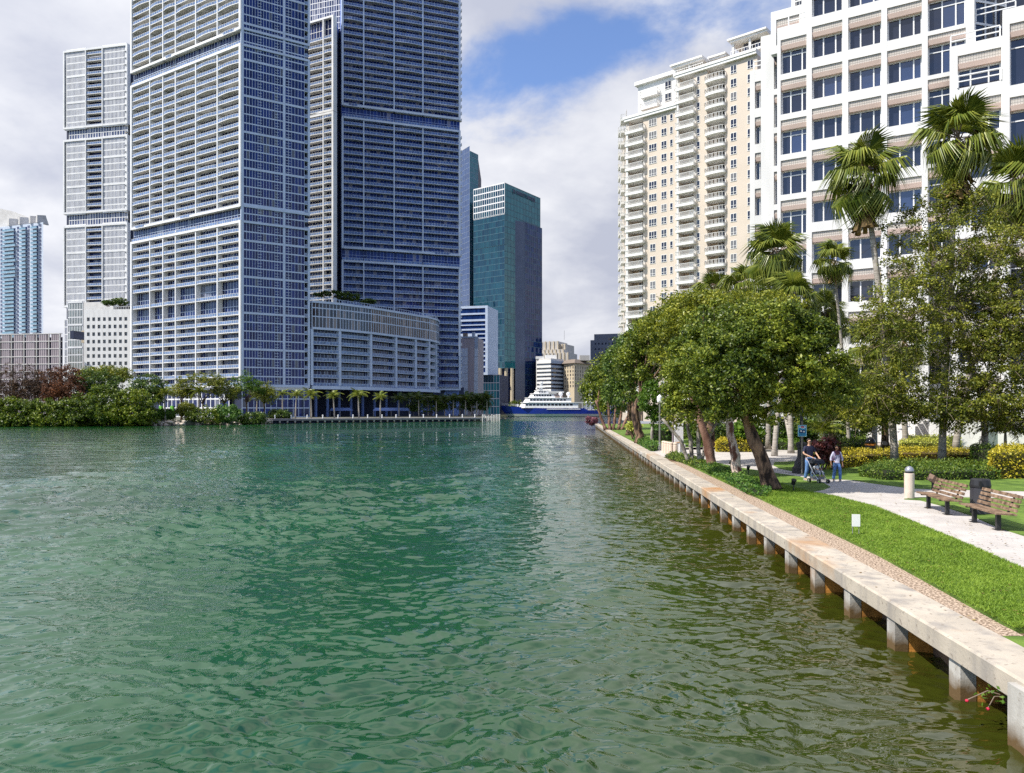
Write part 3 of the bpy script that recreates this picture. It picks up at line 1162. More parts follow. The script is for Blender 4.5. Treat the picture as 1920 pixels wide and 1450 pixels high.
curtain(f4, f4.U(131), f4.U(158), [1.2 + (f4.Zat(131, 568) - 1.2) * i / 15 for i in range(16)], 9, glass_mat('green_glass', (0.03, 0.05, 0.05), (0.1, 0.15, 0.14)), M['tower_white'], y=-1.0, mw=0.3, mh=0.45, heavy=3)
body(t3, [f4.xy(0.6, 2.2), f4.xy(f4.L + 0.6, 2.2), f4.xy(f4.L + 4, 22), f4.xy(0.6, 22)], 1.1, Zt - 3.5, M['dark_core'])
body(t3, [f4.xy(f4.U(130), -0.9), f4.xy(f4.U(215), -0.9), f4.xy(f4.U(215), 2), f4.xy(f4.U(130), 2)], 1.1, f4.Zat(131, 569), M['concrete_pale'], 'podium')
f4s = Face(B4, (XP(244, 352), 352.0), t3)
b0 = f4s.put(balcony_mb(f4s.L, 1.5), 'balcony', [M['tower_white'], M['rail_glass'], M['soffit']], 0, 0, 46)
z = 49.1
while z < Zt - 3:
    f4s.again(b0, 0, 0, z)
    z += 3.1

# ================================================================== white block with square windows
A5, B5 = (XP(158, 305), 305.0), (XP(250, 303), 303.0)
wb = building('office_block', A5[0], A5[1], 'small white office block with a grid of square dark windows')
f5 = Face(A5, B5, wb)
top5 = f5.Zat(160, 581)
zrow = [f5.Zat(165, y) for y in (599, 613, 627, 641, 655, 668, 682, 696)]
uc = [f5.U(165.5 + 10.05 * i) for i in range(8)]
hw = 0.62
mb = MB()
edges_u = [0] + [x for c in uc for x in (c - hw, c + hw)] + [f5.L]
edges_z = [1.1] + [x for c in sorted(zrow) for x in (c - 0.75, c + 0.75)] + [top5]
for i in range(0, len(edges_u) - 1, 2):
    mb.box(edges_u[i], edges_u[i + 1], 0, 0.5, 1.1, top5)
for i in range(1, len(edges_u) - 1, 2):
    for j in range(0, len(edges_z) - 1, 2):
        mb.box(edges_u[i], edges_u[i + 1], 0, 0.5, edges_z[j], edges_z[j + 1])
f5.put(mb, 'wall', M['office_white'])
w0 = None
for c in uc:
    for z in zrow:
        if w0 is None:
            mb = MB()
            mb.quad((-hw, 0, -0.75), (hw, 0, -0.75), (hw, 0, 0.75), (-hw, 0, 0.75))
            mb.box(-0.04, 0.04, -0.05, 0.02, -0.75, 0.75, 1)
            w0 = f5.put(mb, 'window', [M['office_glass'], M['grey_metal']], c, 0.4, z)
        else:
            f5.again(w0, c, 0.4, z)
body(wb, [f5.xy(0.1, 0.51), f5.xy(f5.L - 0.1, 0.51), f5.xy(f5.L - 0.1, 16), f5.xy(0.1, 16)], 1.1, top5 - 0.2, M['office_white'], 'rear_block')
mb = MB()
for i in range(30):
    mb.box(f5.L * i / 29 - 0.04, f5.L * i / 29 + 0.04, 0.2, 0.28, top5, top5 + 1.0)
mb.box(0, f5.L, 0.19, 0.29, top5 + 1.0, top5 + 1.1)
f5.put(mb, 'roof_rail', M['white_paint'])

# ================================================================== parking garage and the tower behind it, far left
gA, gB = (XP(-120, 310), 310.0), (XP(113, 300), 300.0)
ga = building('parking_garage', XP(0, 305), 305, 'pinkish ribbed parking garage with dark vertical slots')
fg = Face(gA, gB, ga)
gt = fg.Zat(0, 627)
cuts = [fg.U(x) for x in (-110, -95, -58, -50, -30, -22, 19, 24, 43, 48, 66, 71, 90, 95, 112)]
cuts = [0] + [fg.U(x) for x in (-93, -86, -70, -63, -47, -40, -24, -17, -3, 3, 18, 26, 42, 49, 65, 73, 88, 96, 111)] + [fg.L]
mb = MB()
for i in range(0, len(cuts) - 1, 2):
    if cuts[i + 1] - cuts[i] > 0.1:
        mb.box(cuts[i], cuts[i + 1], 0, 1, 1.1, gt)
        n = int((cuts[i + 1] - cuts[i]) / 0.9)
        for k in range(n):
            x = cuts[i] + (k + 0.5) * (cuts[i + 1] - cuts[i]) / n
            mb.box(x - 0.2, x + 0.2, -0.12, 0.0, 1.1, gt - 0.3)
stuff(fg.put(mb, 'ribbed_panels', M['garage']))
mb = MB()
z = gt
while z > 2:
    mb.box(0, fg.L, -0.2, 1.2, z - 0.3, z)
    z -= 3.05
for i in range(1, len(cuts) - 1, 2):
    c = (cuts[i] + cuts[i + 1]) / 2
    mb.box(c - 0.12, c + 0.12, -0.26, 0.2, 1.1, gt)
fg.put(mb, 'ledges', M['concrete_pale'])
body(ga, [fg.xy(0, 1.25), fg.xy(fg.L, 1.25), (XP(112, 326), 326), fg.xy(0, 25)], 1.1, gt - 1.5, M['dark_core'])
mb = MB()
mb.box(fg.U(84), fg.U(109), 20, 40, gt - 2, gt + 3.2)
mb.box(fg.U(103), fg.U(110), 8, 14, gt - 1.5, gt + 1.8, 1)
fg.put(mb, 'stair_tower', [M['far_beige'], M['dark_core']])

hA, hB = (XP(-60, 430), 430.0), (XP(81, 410), 410.0)
ht = building('apartment_tower', hA[0], hA[1], 'pale blue apartment tower with a curved roof fin, at the far left')
fh = Face(hA, hB, ht)
ht_top = fh.Zat(80, 417)
pale = mat('pale_stucco', (0.50, 0.56, 0.66), 0.7, 0.05)
body(ht, [fh.xy(0, 0), fh.xy(fh.L, 0), (XP(80, 432), 432), fh.xy(0, 22)], 1.1, ht_top, pale)
nfl = 29
z0h = fh.Zat(40, 632)
step = (fh.Zat(40, 425) - z0h) / nfl
wn_, bn_ = None, None
for i in range(nfl):
    z = z0h + i * step
    for a, b in ((1, 4), (32, 37), (52, 57), (74, 79)):
        if wn_ is None:
            mb = MB()
            mb.quad((0, 0, 0), (1.5, 0, 0), (1.5, 0, 1.5), (0, 0, 1.5))
            mb.box(0.7, 0.8, -0.05, 0, 0, 1.5, 1)
            mb.box(-0.06, 1.56, -0.06, -0.01, -0.12, 0, 1)
            wn_ = fh.put(mb, 'window', [M['tower_glass'], M['white_paint']], fh.U(a), -0.02, z + 0.7)
        else:
            fh.again(wn_, fh.U(a), -0.02, z + 0.7)
stuffb = MB()
for i in range(nfl):
    z = z0h + i * step
    for a, b in ((9, 29), (41, 51), (62, 72)):
        ua, ub = fh.U(a), fh.U(b)
        ext = 5 if (i in (16, 17, 18, 20, 24) and a == 9) else 0
        stuffb.quad((ua, -0.03, z + 0.1), (ub, -0.03, z + 0.1), (ub, -0.03, z + step - 0.5), (ua, -0.03, z + step - 0.5), 1)
        stuffb.box(ua - 0.3 - ext * 0.2, ub + 0.3 + ext * 0.2, -1.3, -0.05, z - 0.2, z, 0)
        stuffb.box(ua - 0.3 - ext * 0.2, ub + 0.3 + ext * 0.2, -1.3, -1.2, z, z + 1.0, 2)
stuff(fh.put(stuffb, 'balconies', [pale, M['tower_glass'], mat('aqua_rail', (0.20, 0.33, 0.42), 0.2, 0.2)]))
mb = MB()
for x in (20, 40, 60, 73):
    uu = fh.U(x)
    mb.hexa([(uu - 1.2, -1, ht_top), (uu, -1, ht_top), (uu, 6, ht_top), (uu - 1.2, 6, ht_top), (uu - 0.8, -1, ht_top + 4), (uu, -1, ht_top + 4), (uu, 4, ht_top + 5), (uu - 0.8, 4, ht_top + 5)])
pts = []
for i in range(13):
    th = i / 12
    pts.append((fh.U(-60) + (fh.U(44) - fh.U(-60)) * th, 4))
for i in range(12):
    a, b = i / 12, (i + 1) / 12
    xa, xb = fh.L * 0.02 + fh.L * 0.72 * a, fh.L * 0.02 + fh.L * 0.72 * b
    ya, yb = 2 + 8 * abs(a - 0.5), 2 + 8 * abs(b - 0.5)
    za, zb2 = ht_top + 13 - 9 * a ** 2.5, ht_top + 13 - 9 * b ** 2.5
    mb.hexa([(xa, ya, ht_top), (xb, yb, ht_top), (xb, yb + 1, ht_top), (xa, ya + 1, ht_top), (xa, ya, za), (xb, yb, zb2), (xb, yb + 1, zb2), (xa, ya + 1, za)])
fh.put(mb, 'roof_fins', M['concrete_pale'])

# ================================================================== curved low block
M['block_glass'] = glass_mat('block_glass', (0.012, 0.012, 0.02), (0.06, 0.05, 0.06), ior=1.5, pane_light=0.15, pl_col=(0.2, 0.16, 0.15))
pxs = [585, 637.7, 695.9, 743, 779.8, 805.4, 818.6, 823.5]
dds = [267.9, 274.5, 285.5, 297.6, 308, 315.6, 323, 329]
cb = building('curved_block', XP(585, 267.9), 267.9, 'low curved apartment block with glass top storeys, raised over the dark arcade')
ztop = ZP(566, 267.9)
zmid = ZP(615, 267.9)
zbase = ZP(725, 267.9)
core = []
for i in range(7):
    fc = Face.px(pxs[i], dds[i], pxs[i + 1], dds[i + 1], cb)
    n = 7
    h = (zmid - zbase) / n
    nb = max(2, int(fc.L / 1.3))
    zt_ = [zmid, zmid + (ztop - zmid) * 0.45, zmid + (ztop - zmid) * 0.78, ztop]
    curtain(fc, 0, fc.L, zt_, nb, M['block_glass'], M['tower_white_shade'], y=0.05, mw=0.22, mh=0.4)
    g, b = MB(), MB()
    for k in range(n):
        z = zbase + k * h
        panes(g, 0, fc.L, z + 0.1, z + h - 0.3, nb, 1.8)
        for j in range(nb + 1):
            b.box(fc.L * j / nb - 0.08, fc.L * j / nb + 0.08, 1.7, 1.85, z, z + h - 0.25)
    stuff(fc.put(g, 'window_panes', M['tower_glass']))
    stuff(fc.put(b, 'mullions', M['tower_white_shade']))
    b0 = None
    for k in range(n):
        if b0 is None:
            b0 = fc.put(balcony_mb(fc.L - 0.9 if fc.L > 3 else fc.L * 0.7, 1.75), 'balcony', [M['tower_white_shade'], M['rail_glass'], M['soffit']], 0.45, 0, zbase + 0.35)
        else:
            fc.again(b0, 0.45, 0, zbase + 0.35 + k * h)
    fb = MB()
    fb.box(-0.45, 0.45, -0.15, 1.9, zbase + 0.5, zmid - 0.4)
    fb.box(0, fc.L, -0.35, 1.9, zmid - 0.45, zmid + 0.35)
    fb.box(0, fc.L, -0.35, 1.9, ztop - 0.3, ztop + 0.5)
    fb.box(0, fc.L, -0.5, 1.9, zbase - 0.9, zbase + 0.3)
    fb.box(-0.12, 0.12, -0.14, 0.2, zmid + 0.36, ztop - 0.31)
    fc.put(fb, 'frame', M['tower_white_shade'])
    rb = MB()
    for j in range(nb + 1):
        rb.box(fc.L * j / nb - 0.05, fc.L * j / nb + 0.05, 0.6, 0.7, ztop + 0.5, ztop + 1.7)
    rb.box(0, fc.L, 0.59, 0.71, ztop + 1.6, ztop + 1.72)
    stuff(fc.put(rb, 'roof_rail', M['tower_white_shade']))
    core += [fc.xy(0, 2.05)]
    last = fc
core += [last.xy(last.L, 2.05), (XP(800, 350), 350), (XP(590, 290), 290)]
body(cb, core, zbase - 1.0, ztop + 0.3, M['dark_core'])
body(cb, [(XP(560, 290), 290), (XP(640, 300), 300), (XP(870, 345), 345), (XP(870, 360), 360), (XP(560, 310), 310)], 1.1, zbase + 2, M['dark_core'], 'arcade_wall')
col0 = None
for i in range(12):
    px = 592 + i * 22
    d = 276 + i * 5.0
    mb = MB()
    mb.lathe([(0.55, 0), (0.55, zbase - 2.1)], 10)
    x, y = XP(px, d), d
    r = cb.location
    if col0 is None:
        col0 = mb.build('column', M['shade_blue'], cb, (x - r.x, y - r.y, 0))
    else:
        dup(col0, cb, (x - r.x, y - r.y, 0))

# ================================================================== teal glass towers
tA, tB, tC = (XP(888, 477), 477.0), (XP(946, 462), 462.0), (XP(1013, 496), 496.0)
tt = building('glass_tower', tB[0], tB[1], 'teal glass office tower with dark letters along its top edge')
fl_ = Face(tA, tB, tt)
fr_ = Face(tB, tC, tt)
ttop = ZP(343, 462)
body(tt, [fl_.xy(0.2, 0.3), fl_.xy(fl_.L - 0.3, 0.3), fr_.xy(0.3, 0.3), fr_.xy(fr_.L, 0.3), (tC[0] - 14, tC[1] + 30), (tA[0], tA[1] + 30)], ZP(690, 462), ttop - 0.5, M['dark_core'])
zb_t = ZP(690, 462)
nf = 30
zs = [zb_t + (ttop - zb_t) * i / nf for i in range(nf + 1)]
M['teal_bar'] = mat('teal_bar', (0.05, 0.12, 0.16), 0.4, 0.05)
curtain(fl_, 0, fl_.L, zs[:21], 14, M['teal_dark'], M['teal_bar'], mw=0.1, mh=0.35, tilt=0.03)
curtain(fl_, 0, fl_.L, zs[20:26], 14, M['teal_dark'], M['teal_bar'], mw=0.1, mh=0.35, tilt=0.03)
curtain(fl_, 0, fl_.L, zs[25:], 14, M['teal_dark'], M['tower_white'], mw=0.28, mh=0.7, tilt=0.03)
curtain(fr_, 0, fr_.L, zs, 12, M['teal_glass'], M['teal_bar'], mw=0.06, mh=0.30, tilt=0.03)
# projecting darker slab on the right face
us_, ue_ = fr_.U(977), fr_.U(1009)
zsl = ZP(420, 480)
slab_f = Face(fr_.xy(us_, -3.0), fr_.xy(ue_, -3.0), tt)
nz_ = 34
curtain(slab_f, 0, slab_f.L, [1.2 + (zsl - 1.2) * i / nz_ for i in range(nz_ + 1)], 8, M['navy_glass'], M['teal_bar'], mw=0.08, mh=0.3, tilt=0.05)
body(tt, [fr_.xy(us_, -2.9), fr_.xy(ue_, -2.9), fr_.xy(ue_, 10), fr_.xy(us_, 10)], 1.1, zsl, M['blue_glass'], 'slab_wing')
side = Face(fr_.xy(fr_.U(966), 0), fr_.xy(us_, -3.0), tt)
mb = MB()
mb.quad((0, 0, 1.2), (side.L, 0, 1.2), (side.L, 0, zsl), (0, 0, zsl))
side.put(mb, 'side_wall', M['slate'])
body(tt, [fl_.xy(-2, 3), fl_.xy(fl_.L, 5), fr_.xy(2, 5), fr_.xy(fr_.L - 6, 5), (tC[0] - 10, tC[1] + 20), (tA[0], tA[1] + 20)], 1.1, zb_t, M['navy_glass'], 'lower_glass')
col0 = None
for x in (938, 949, 960):
    mb = MB()
    mb.lathe([(1.1, 0), (1.1, zb_t - 1.2)], 10)
    d = 464
    if col0 is None:
        col0 = mb.build('column', M['far_beige'], tt, (XP(x, d) - tt.location.x, d - tt.location.y, 0))
    else:
        dup(col0, tt, (XP(x, d) - tt.location.x, d - tt.location.y, 0))
mb = MB()
mb.box(fl_.U(905), fl_.L, -1, 3, ZP(713, 464), ZP(709, 464))
fl_.put(mb, 'canopy', M['far_blue'])
# letters
fc_ = bpy.data.curves.new('sign_letters', 'FONT')
fc_.body = 'JW MARRIOTT MARQUIS'
fc_.size = 3.6
fc_.extrude = 0.15
fc_.space_character = 1.0
so = bpy.data.objects.new('sign_letters', fc_)
COL.objects.link(so)
so.parent = tt
fc_.materials.append(M['slate'])
wl_ = fr_.U(1003) - fr_.U(961)
so.location = fr_.loc(fr_.U(961), -0.25, ttop - 4.2)
so.rotation_euler = (R(90), 0, fr_.ang)
bpy.context.view_layer.update()
sm_ = bpy.data.meshes.new_from_object(so.evaluated_get(bpy.context.evaluated_depsgraph_get()))
so2 = bpy.data.objects.new('sign_letters', sm_)
COL.objects.link(so2)
so2.parent, so2.location, so2.rotation_euler = tt, so.location, so.rotation_euler
so2.scale = (wl_ / max(so.dimensions.x, 1), 1, 1)
bpy.data.objects.remove(so)
so2.name = 'sign_letters'

# slender blue tower between
sA, sB, sC = (XP(850, 520), 520.0), (XP(880.5, 500), 500.0), (XP(896.5, 508), 508.0)
bt = building('glass_tower', sB[0], sB[1], 'slender blue and pale teal glass tower seen in the gap beside the shaded tower')
fa, fb_ = Face(sA, sB, bt), Face(sB, sC, bt)
zt1, zt2 = ZP(274, 500), ZP(283, 500)
body(bt, [fa.xy(0, .3), fa.xy(fa.L - .2, .3), fb_.xy(0.2, .3), fb_.xy(fb_.L, .3), (sC[0], 560), (sA[0], 560)], 1.1, zt2 - 1, M['dark_core'])
curtain(fa, 0, fa.L, [10 + (zt1 - 10) * i / 48 for i in range(49)], 7, M['blue_glass'], M['far_blue'], mw=0.1, mh=0.12)
curtain(fb_, 0, fb_.L, [10 + (zt2 - 10) * i / 48 for i in range(49)], 5, M['teal_glass'], M['far_blue'], mw=0.1, mh=0.2)

# white banded office
oA, oB = (XP(850, 405), 405.0), (XP(914.5, 400), 400.0)
ob = building('office_block', oB[0], oB[1], 'white office block with long dark window bands, left of the teal tower')
fo = Face(oA, oB, ob)
ot, obt = fo.Zat(914, 573), fo.Zat(914, 703)
rows = [fo.Zat(910, y) for y in (582, 594, 605, 613, 622, 630, 638, 647, 655, 663, 672, 682, 694)]
mb, g = MB(), MB()
prev = ot
uL, uR = 0, fo.U(910)
for i, zc in enumerate(rows):
    hh = 1.25 if i in (0, 1, 11, 12) else 0.85
    mb.box(uL, uR, 0, 0.6, zc + hh, prev)
    prev = zc - hh
    if i < 5:
        panes(g, uL, uR, zc - hh, zc + hh, 16, 0.4)
    else:
        panes(g, fo.U(895), uR, zc - hh, zc + hh, 8, 0.4)
        mb.box(uL, fo.U(895), 0, 0.6, zc - hh, zc + hh)
mb.box(uL, uR, 0, 0.6, obt, prev)
mb.box(uR, fo.L, -0.1, 0.7, obt, ot)
fo.put(mb, 'wall', M['tower_white_shade'])
stuff(fo.put(g, 'window_panes', M['navy_glass']))
body(ob, [fo.xy(0, 0.7), fo.xy(fo.L, 0.7), fo.xy(fo.L, 20), fo.xy(0, 20)], obt, ot - 0.2, M['tower_white_shade'], 'rear_block')
body(ob, [fo.xy(0, 2), fo.xy(fo.L + 6, 2), fo.xy(fo.L + 6, 20), fo.xy(0, 20)], 1.1, obt, M['dark_core'], 'lower_core')
fol = Face(fo.xy(0, 1.9), fo.xy(fo.L + 6, 1.9), ob)
curtain(fol, 0, fol.L, [1.2 + (obt - 1.2) * i / 5 for i in range(6)], 16, M['teal_dark'], M['slate'], mw=0.2, mh=0.35)

# pale slanted block with grey panel
pA, pB = (XP(850, 368), 368.0), (XP(896, 366), 366.0)
pb = building('pale_block', pB[0], pB[1], 'pale blue panelled block with a dark grey insert beside the shaded tower')
fp = Face(pA, pB, pb)
zt_ = fp.Zat(870, 634)
mb = MB()
ul, ur = fp.U(877), fp.U(890)
n = 8
zlo = 1.1
for i in range(n):
    z0, z1 = zlo + (zt_ - 5 - zlo) * i / n, zlo + (zt_ - 5 - zlo) * (i + 1) / n - 0.12
    mb.box(0, ul, -0.15, 0, z0, z1)
    mb.box(ur - 0.2 * (n - i) * 0.3, fp.L, -0.15, 0, z0, z1)
fp.put(mb, 'cladding', mat('pale_blue_panel', (0.50, 0.55, 0.63), 0.5, 0.04))
body(pb, [fp.xy(0, 0.01), fp.xy(fp.L, 0.01), fp.xy(fp.L, 14), fp.xy(0, 14)], 1.1, zt_, M['garage'], 'insert')
mb = MB()
mb.box(0, fp.L - 0.5, -0.3, 2, zt_, zt_ + 0.7)
mb.box(fp.U(867), fp.U(874), 1, 4, zt_ + 0.7, zt_ + 2.6, 1)
mb.box(fp.U(884), fp.U(888), 1, 4, zt_ + 0.7, zt_ + 3.0)
mb.box(ur, fp.L, -0.2, 1, zt_ - 5.2, zt_ + 0.2)
fp.put(mb, 'roof_parapet', [M['far_blue'], M['brown_roof']])

# ================================================================== far bank blocks behind the yacht


def punched(face, cols, rows, w, h, mw, mg, z0, z1, depth=0.3, mname='wall'):
    """A plain wall with windows let into it."""
    mb = MB()
    eu = [0] + [x for c in cols for x in (c - w / 2, c + w / 2)] + [face.L]
    ez = [z0] + [x for c in sorted(rows) for x in (c - h / 2, c + h / 2)] + [z1]
    for i in range(0, len(eu) - 1, 2):
        mb.box(eu[i], eu[i + 1], 0, depth, z0, z1)
    for i in range(1, len(eu) - 1, 2):
        for j in range(0, len(ez) - 1, 2):
            mb.box(eu[i], eu[i + 1], 0, depth, ez[j], ez[j + 1])
    face.put(mb, mname, mw)
    g = MB()
    for c in cols:
        for r_ in rows:
            panes(g, c - w / 2, c + w / 2, r_ - h / 2, r_ + h / 2, 1, depth - 0.06)
    stuff(face.put(g, 'window_panes', mg))


d0 = 475.1
qA, qB, qC = (XP(1006, 464.1), 464.1), (XP(1033, 457.5), 457.5), (XP(1057, 468.5), 468.5)
q1 = building('office_block', qB[0], qB[1], 'white and blue office block with ribbon windows behind the yacht')
for fc, px_, m_ in ((Face(qA, qB, q1), 1030, M['cond_white']), (Face(qB, qC, q1), 1034, M['far_blue'])):
    tp = ZP(676, 457.5)
    mb, g = MB(), MB()
    prev = tp
    for y in (683, 691, 698.5, 706, 713.5, 721, 728):
        zc = ZP(y, 457.5)
        mb.box(0, fc.L, 0, 0.5, zc + 0.6, prev)
        panes(g, 0, fc.L, zc - 0.6, zc + 0.6, 9, 0.35)
        prev = zc - 0.6
    mb.box(0, fc.L, 0, 0.5, 1.1, prev)
    fc.put(mb, 'wall', m_)
    stuff(fc.put(g, 'window_panes', M['office_glass']))
body(q1, [(qA[0], qA[1] + 0.6), (qB[0], qB[1] + 0.7), (qC[0], qC[1] + 0.6), (qC[0], 497.2), (qA[0], 497.2)], 1.1, ZP(672, 457.5), M['concrete_pale'], 'rear_block')
mb = MB()
mb.box(-3, 4, 8, 14, ZP(672, 457.5) - 1.1, ZP(664, 457.5) - 1.1)
mb.box(-9, -4, 6, 10, ZP(672, 457.5) - 1.1, ZP(667, 457.5) - 1.1)
mb.build('roof_plant', M['cond_white'], q1)

kA, kB, kC = (XP(1057.5, 466.0), 466.0), (XP(1077, 457.0), 457.0), (XP(1108, 473.0), 473.0)
q2 = building('stone_building', kB[0], kB[1], 'sand coloured old building with a brown eaves roof behind the yacht')
for fc in (Face(kA, kB, q2), Face(kB, kC, q2)):
    tp = ZP(681, 457.0)
    nc = int(fc.L / 2.6)
    punched(fc, [fc.L * (i + 0.5) / nc for i in range(nc)], [ZP(y, 457.0) for y in (689, 696, 703, 710, 717, 724)], 1.0, 1.5, M['far_beige'], M['cond_glass'], 1.1, tp)
body(q2, [(kA[0], kA[1] + 0.5), (kB[0], kB[1] + 0.6), (kC[0], kC[1] + 0.5), (kC[0], 490.0), (kA[0], 490.0)], 1.1, ZP(680, 457.0), M['far_beige'], 'rear_block')
mb = MB()
rx, ry = q2.location.x, q2.location.y
pl = [(kA[0] - 1.5, kA[1] - 1), (kB[0], kB[1] - 2), (kC[0] + 1.5, kC[1] - 1), (kC[0] + 1, 490.0), (kA[0], 490.0)]
pl = [(p[0] - rx, p[1] - ry) for p in pl]
z0_ = ZP(681, 457.0) - 1.1
ins = inset(pl, 0.72)
n = len(mb.v)
mb.v += [(p[0], p[1], z0_) for p in pl] + [(p[0], p[1], z0_ + 2.6) for p in ins]
for i in range(5):
    j = (i + 1) % 5
    mb.f.append((i, j, 5 + j, 5 + i))
    mb.m.append(0)
mb.f.append((5, 6, 7, 8, 9))
mb.f.append((4, 3, 2, 1, 0))
mb.m += [0, 0]
mb.build('roof', M['brown_roof'], q2)
mb = MB()
mb.box(4, 10, 6, 12, z0_ + 2, z0_ + 5.2)
mb.build('roof_plant', M['far_grey'], q2)

sA_, sB_ = (XP(1015, 640), 640.0), (XP(1056, 632), 632.0)
q3 = building('stone_building', sA_[0], sA_[1], 'stepped grey beige tower rising behind the white and blue office')
f6 = Face(sA_, sB_, q3)
for (a, b, y, dd) in ((1015, 1046, 640, 0), (1042, 1057, 645, 3), (1010, 1059, 656, -4), (1008, 1070, 663, -7)):
    tp = ZP(y, 636)
    fq = Face(f6.xy(f6.U(a), dd), f6.xy(f6.U(b), dd), q3)
    nc = max(3, int(fq.L / 3.2))
    body(q3, [fq.xy(0, 0.4), fq.xy(fq.L, 0.4), fq.xy(fq.L, 24), fq.xy(0, 24)], 1.1, tp - 0.2, M['far_grey'], 'tier')
    mb = MB()
    for i in range(nc + 1):
        mb.box(fq.L * i / nc - 0.35, fq.L * i / nc + 0.35, -0.3, 0.4, 1.1, tp)
    fq.put(mb, 'piers', M['far_beige'])
mb = MB()
mb.tube([(20, 5, ZP(636, 636) - 1), (20, 5, ZP(618, 636) - 1)], 0.15, 6)
mb.build('mast', M['grey_metal'], q3)

cA, cB = (XP(1054, 472.9), 472.9), (XP(1102, 475.1), 475.1)
q4 = building('concrete_block', cA[0], cA[1], 'low cream block with upright ribs behind the yacht masts')
f7 = Face(cA, cB, q4)
tp = ZP(724, 472.9)
body(q4, [f7.xy(0, 0), f7.xy(f7.L, 0), f7.xy(f7.L, 14), f7.xy(0, 14)], 1.1, tp, M['far_beige'])
mb = MB()
for i in range(22):
    mb.box(f7.L * i / 21 - 0.25, f7.L * i / 21 + 0.25, -0.35, 0, 1.1, tp + 0.4)
f7.put(mb, 'piers', mat('cream', (0.66, 0.57, 0.40), 0.8, 0.05))
q5 = building('concrete_block', XP(1012, 447.5), 447.5, 'low pink and white hall just behind the yacht superstructure')
f8 = Face((XP(1010, 447.5), 447.5), (XP(1056, 447.5), 447.5), q5)
body(q5, [f8.xy(0, 0), f8.xy(f8.L, 0), f8.xy(f8.L, 8), f8.xy(0, 8)], 1.1, ZP(737, 447.5), mat('pinkish', (0.62, 0.47, 0.40), 0.8, 0.05))
mb = MB()
mb.box(-0.4, f8.L + 0.4, -0.6, 8.2, ZP(737, 447.5), ZP(734, 447.5))
for i in range(9):
    mb.box(f8.L * (i + 0.3) / 9, f8.L * (i + 0.6) / 9, -0.08, 0, ZP(757, 447.5), ZP(746, 447.5), 1)
f8.put(mb, 'roof_parapet', [M['cond_white'], M['office_glass']])

bA, bB = (XP(1107, 520), 520.0), (XP(1180, 512), 512.0)
q6 = building('office_block', bA[0], bA[1], 'blue grey office block with small square windows, left of the cream tower')
f9 = Face(bA, bB, q6)
tp = f9.Zat(1115, 627)
uu = f9.U(1114)
punched(f9, [f9.U(1116.5 + 6.5 * i) for i in range(9)], [f9.Zat(1116, y) for y in (645, 655, 665, 675, 685, 695)], 1.1, 1.3, M['slate'], M['office_glass'], 1.1, f9.Zat(1115, 638))
body(q6, [f9.xy(0, 0.4), f9.xy(f9.L, 0.4), f9.xy(f9.L, 25), f9.xy(0, 25)], 1.1, f9.Zat(1115, 638) - 0.1, M['slate'], 'rear_block')
body(q6, [f9.xy(uu, 0.05), f9.xy(f9.L, 0.05), f9.xy(f9.L, 20), f9.xy(uu, 20)], f9.Zat(1115, 638), tp, M['slate'], 'upper_block')
mb = MB()
panes(mb, f9.U(1140), f9.U(1178), f9.Zat(1150, 637.5), f9.Zat(1150, 634), 10, -0.02)
f9.put(mb, 'window_band', M['office_glass'])

# ================================================================== cream condominium tower on the right
fA, fB = (XP(1176, 185), 185.0), (XP(1420, 164), 164.0)
ct = building('apartment_tower', fA[0], fA[1], 'cream apartment tower with white balconies above the park trees')
fcn = Face(fA, fB, ct)
zL = fcn.Zat(1176, 230)
zR = fcn.Zat(1420, 102)
um = fcn.U(1271)
h = 3.02
nL, nR = 22, 25
baseL = zL - 0.6


def window_proto(w, hh, cols):
    fr = MB()
    t = 0.10
    fr.box(-w / 2 - t, w / 2 + t, -0.09, 0.04, -hh / 2 - t, -hh / 2)
    fr.box(-w / 2 - t, w / 2 + t, -0.05, 0.04, hh / 2, hh / 2 + t)
    for x in [-w / 2 - t / 2] + [-w / 2 + w * i / cols for i in range(1, cols)] + [w / 2 + t / 2]:
        fr.box(x - t / 2, x + t / 2, -0.05, 0.04, -hh / 2, hh / 2)
    fr.box(-w / 2, w / 2, -0.04, 0.03, -hh * 0.18 - 0.04, -hh * 0.18 + 0.04)
    pn = MB()
    for i in range(cols):
        a, b = -w / 2 + w * i / cols, -w / 2 + w * (i + 1) / cols
        pn.quad((a, -0.012, -hh / 2), (b, -0.012, -hh / 2), (b, -0.014, hh / 2), (a, -0.014, hh / 2))
    return fr, pn


WPROTO = {}
PANE_MATS = [M['cond_glass'], glass_mat('cond_glass_blind', (0.10, 0.10, 0.11), (0.22, 0.21, 0.2)), glass_mat('cond_glass_deep', (0.008, 0.012, 0.03), (0.02, 0.025, 0.05))]


def put_window(face, uu, z, w, hh, cols, y=0.0):
    k = (face.root.name, w, hh, cols, random.choice((0, 0, 1, 2, 2)))
    if k not in WPROTO:
        fr, pn = window_proto(w, hh, cols)
        o = face.put(fr, 'window', M['cond_white'], uu, y, z)
        p = pn.build('pane', PANE_MATS[k[4]], o)
        WPROTO[k] = (o, p)
    else:
        o0, p0 = WPROTO[k]
        o = face.again(o0, uu, y, z)
        dup(p0, o)


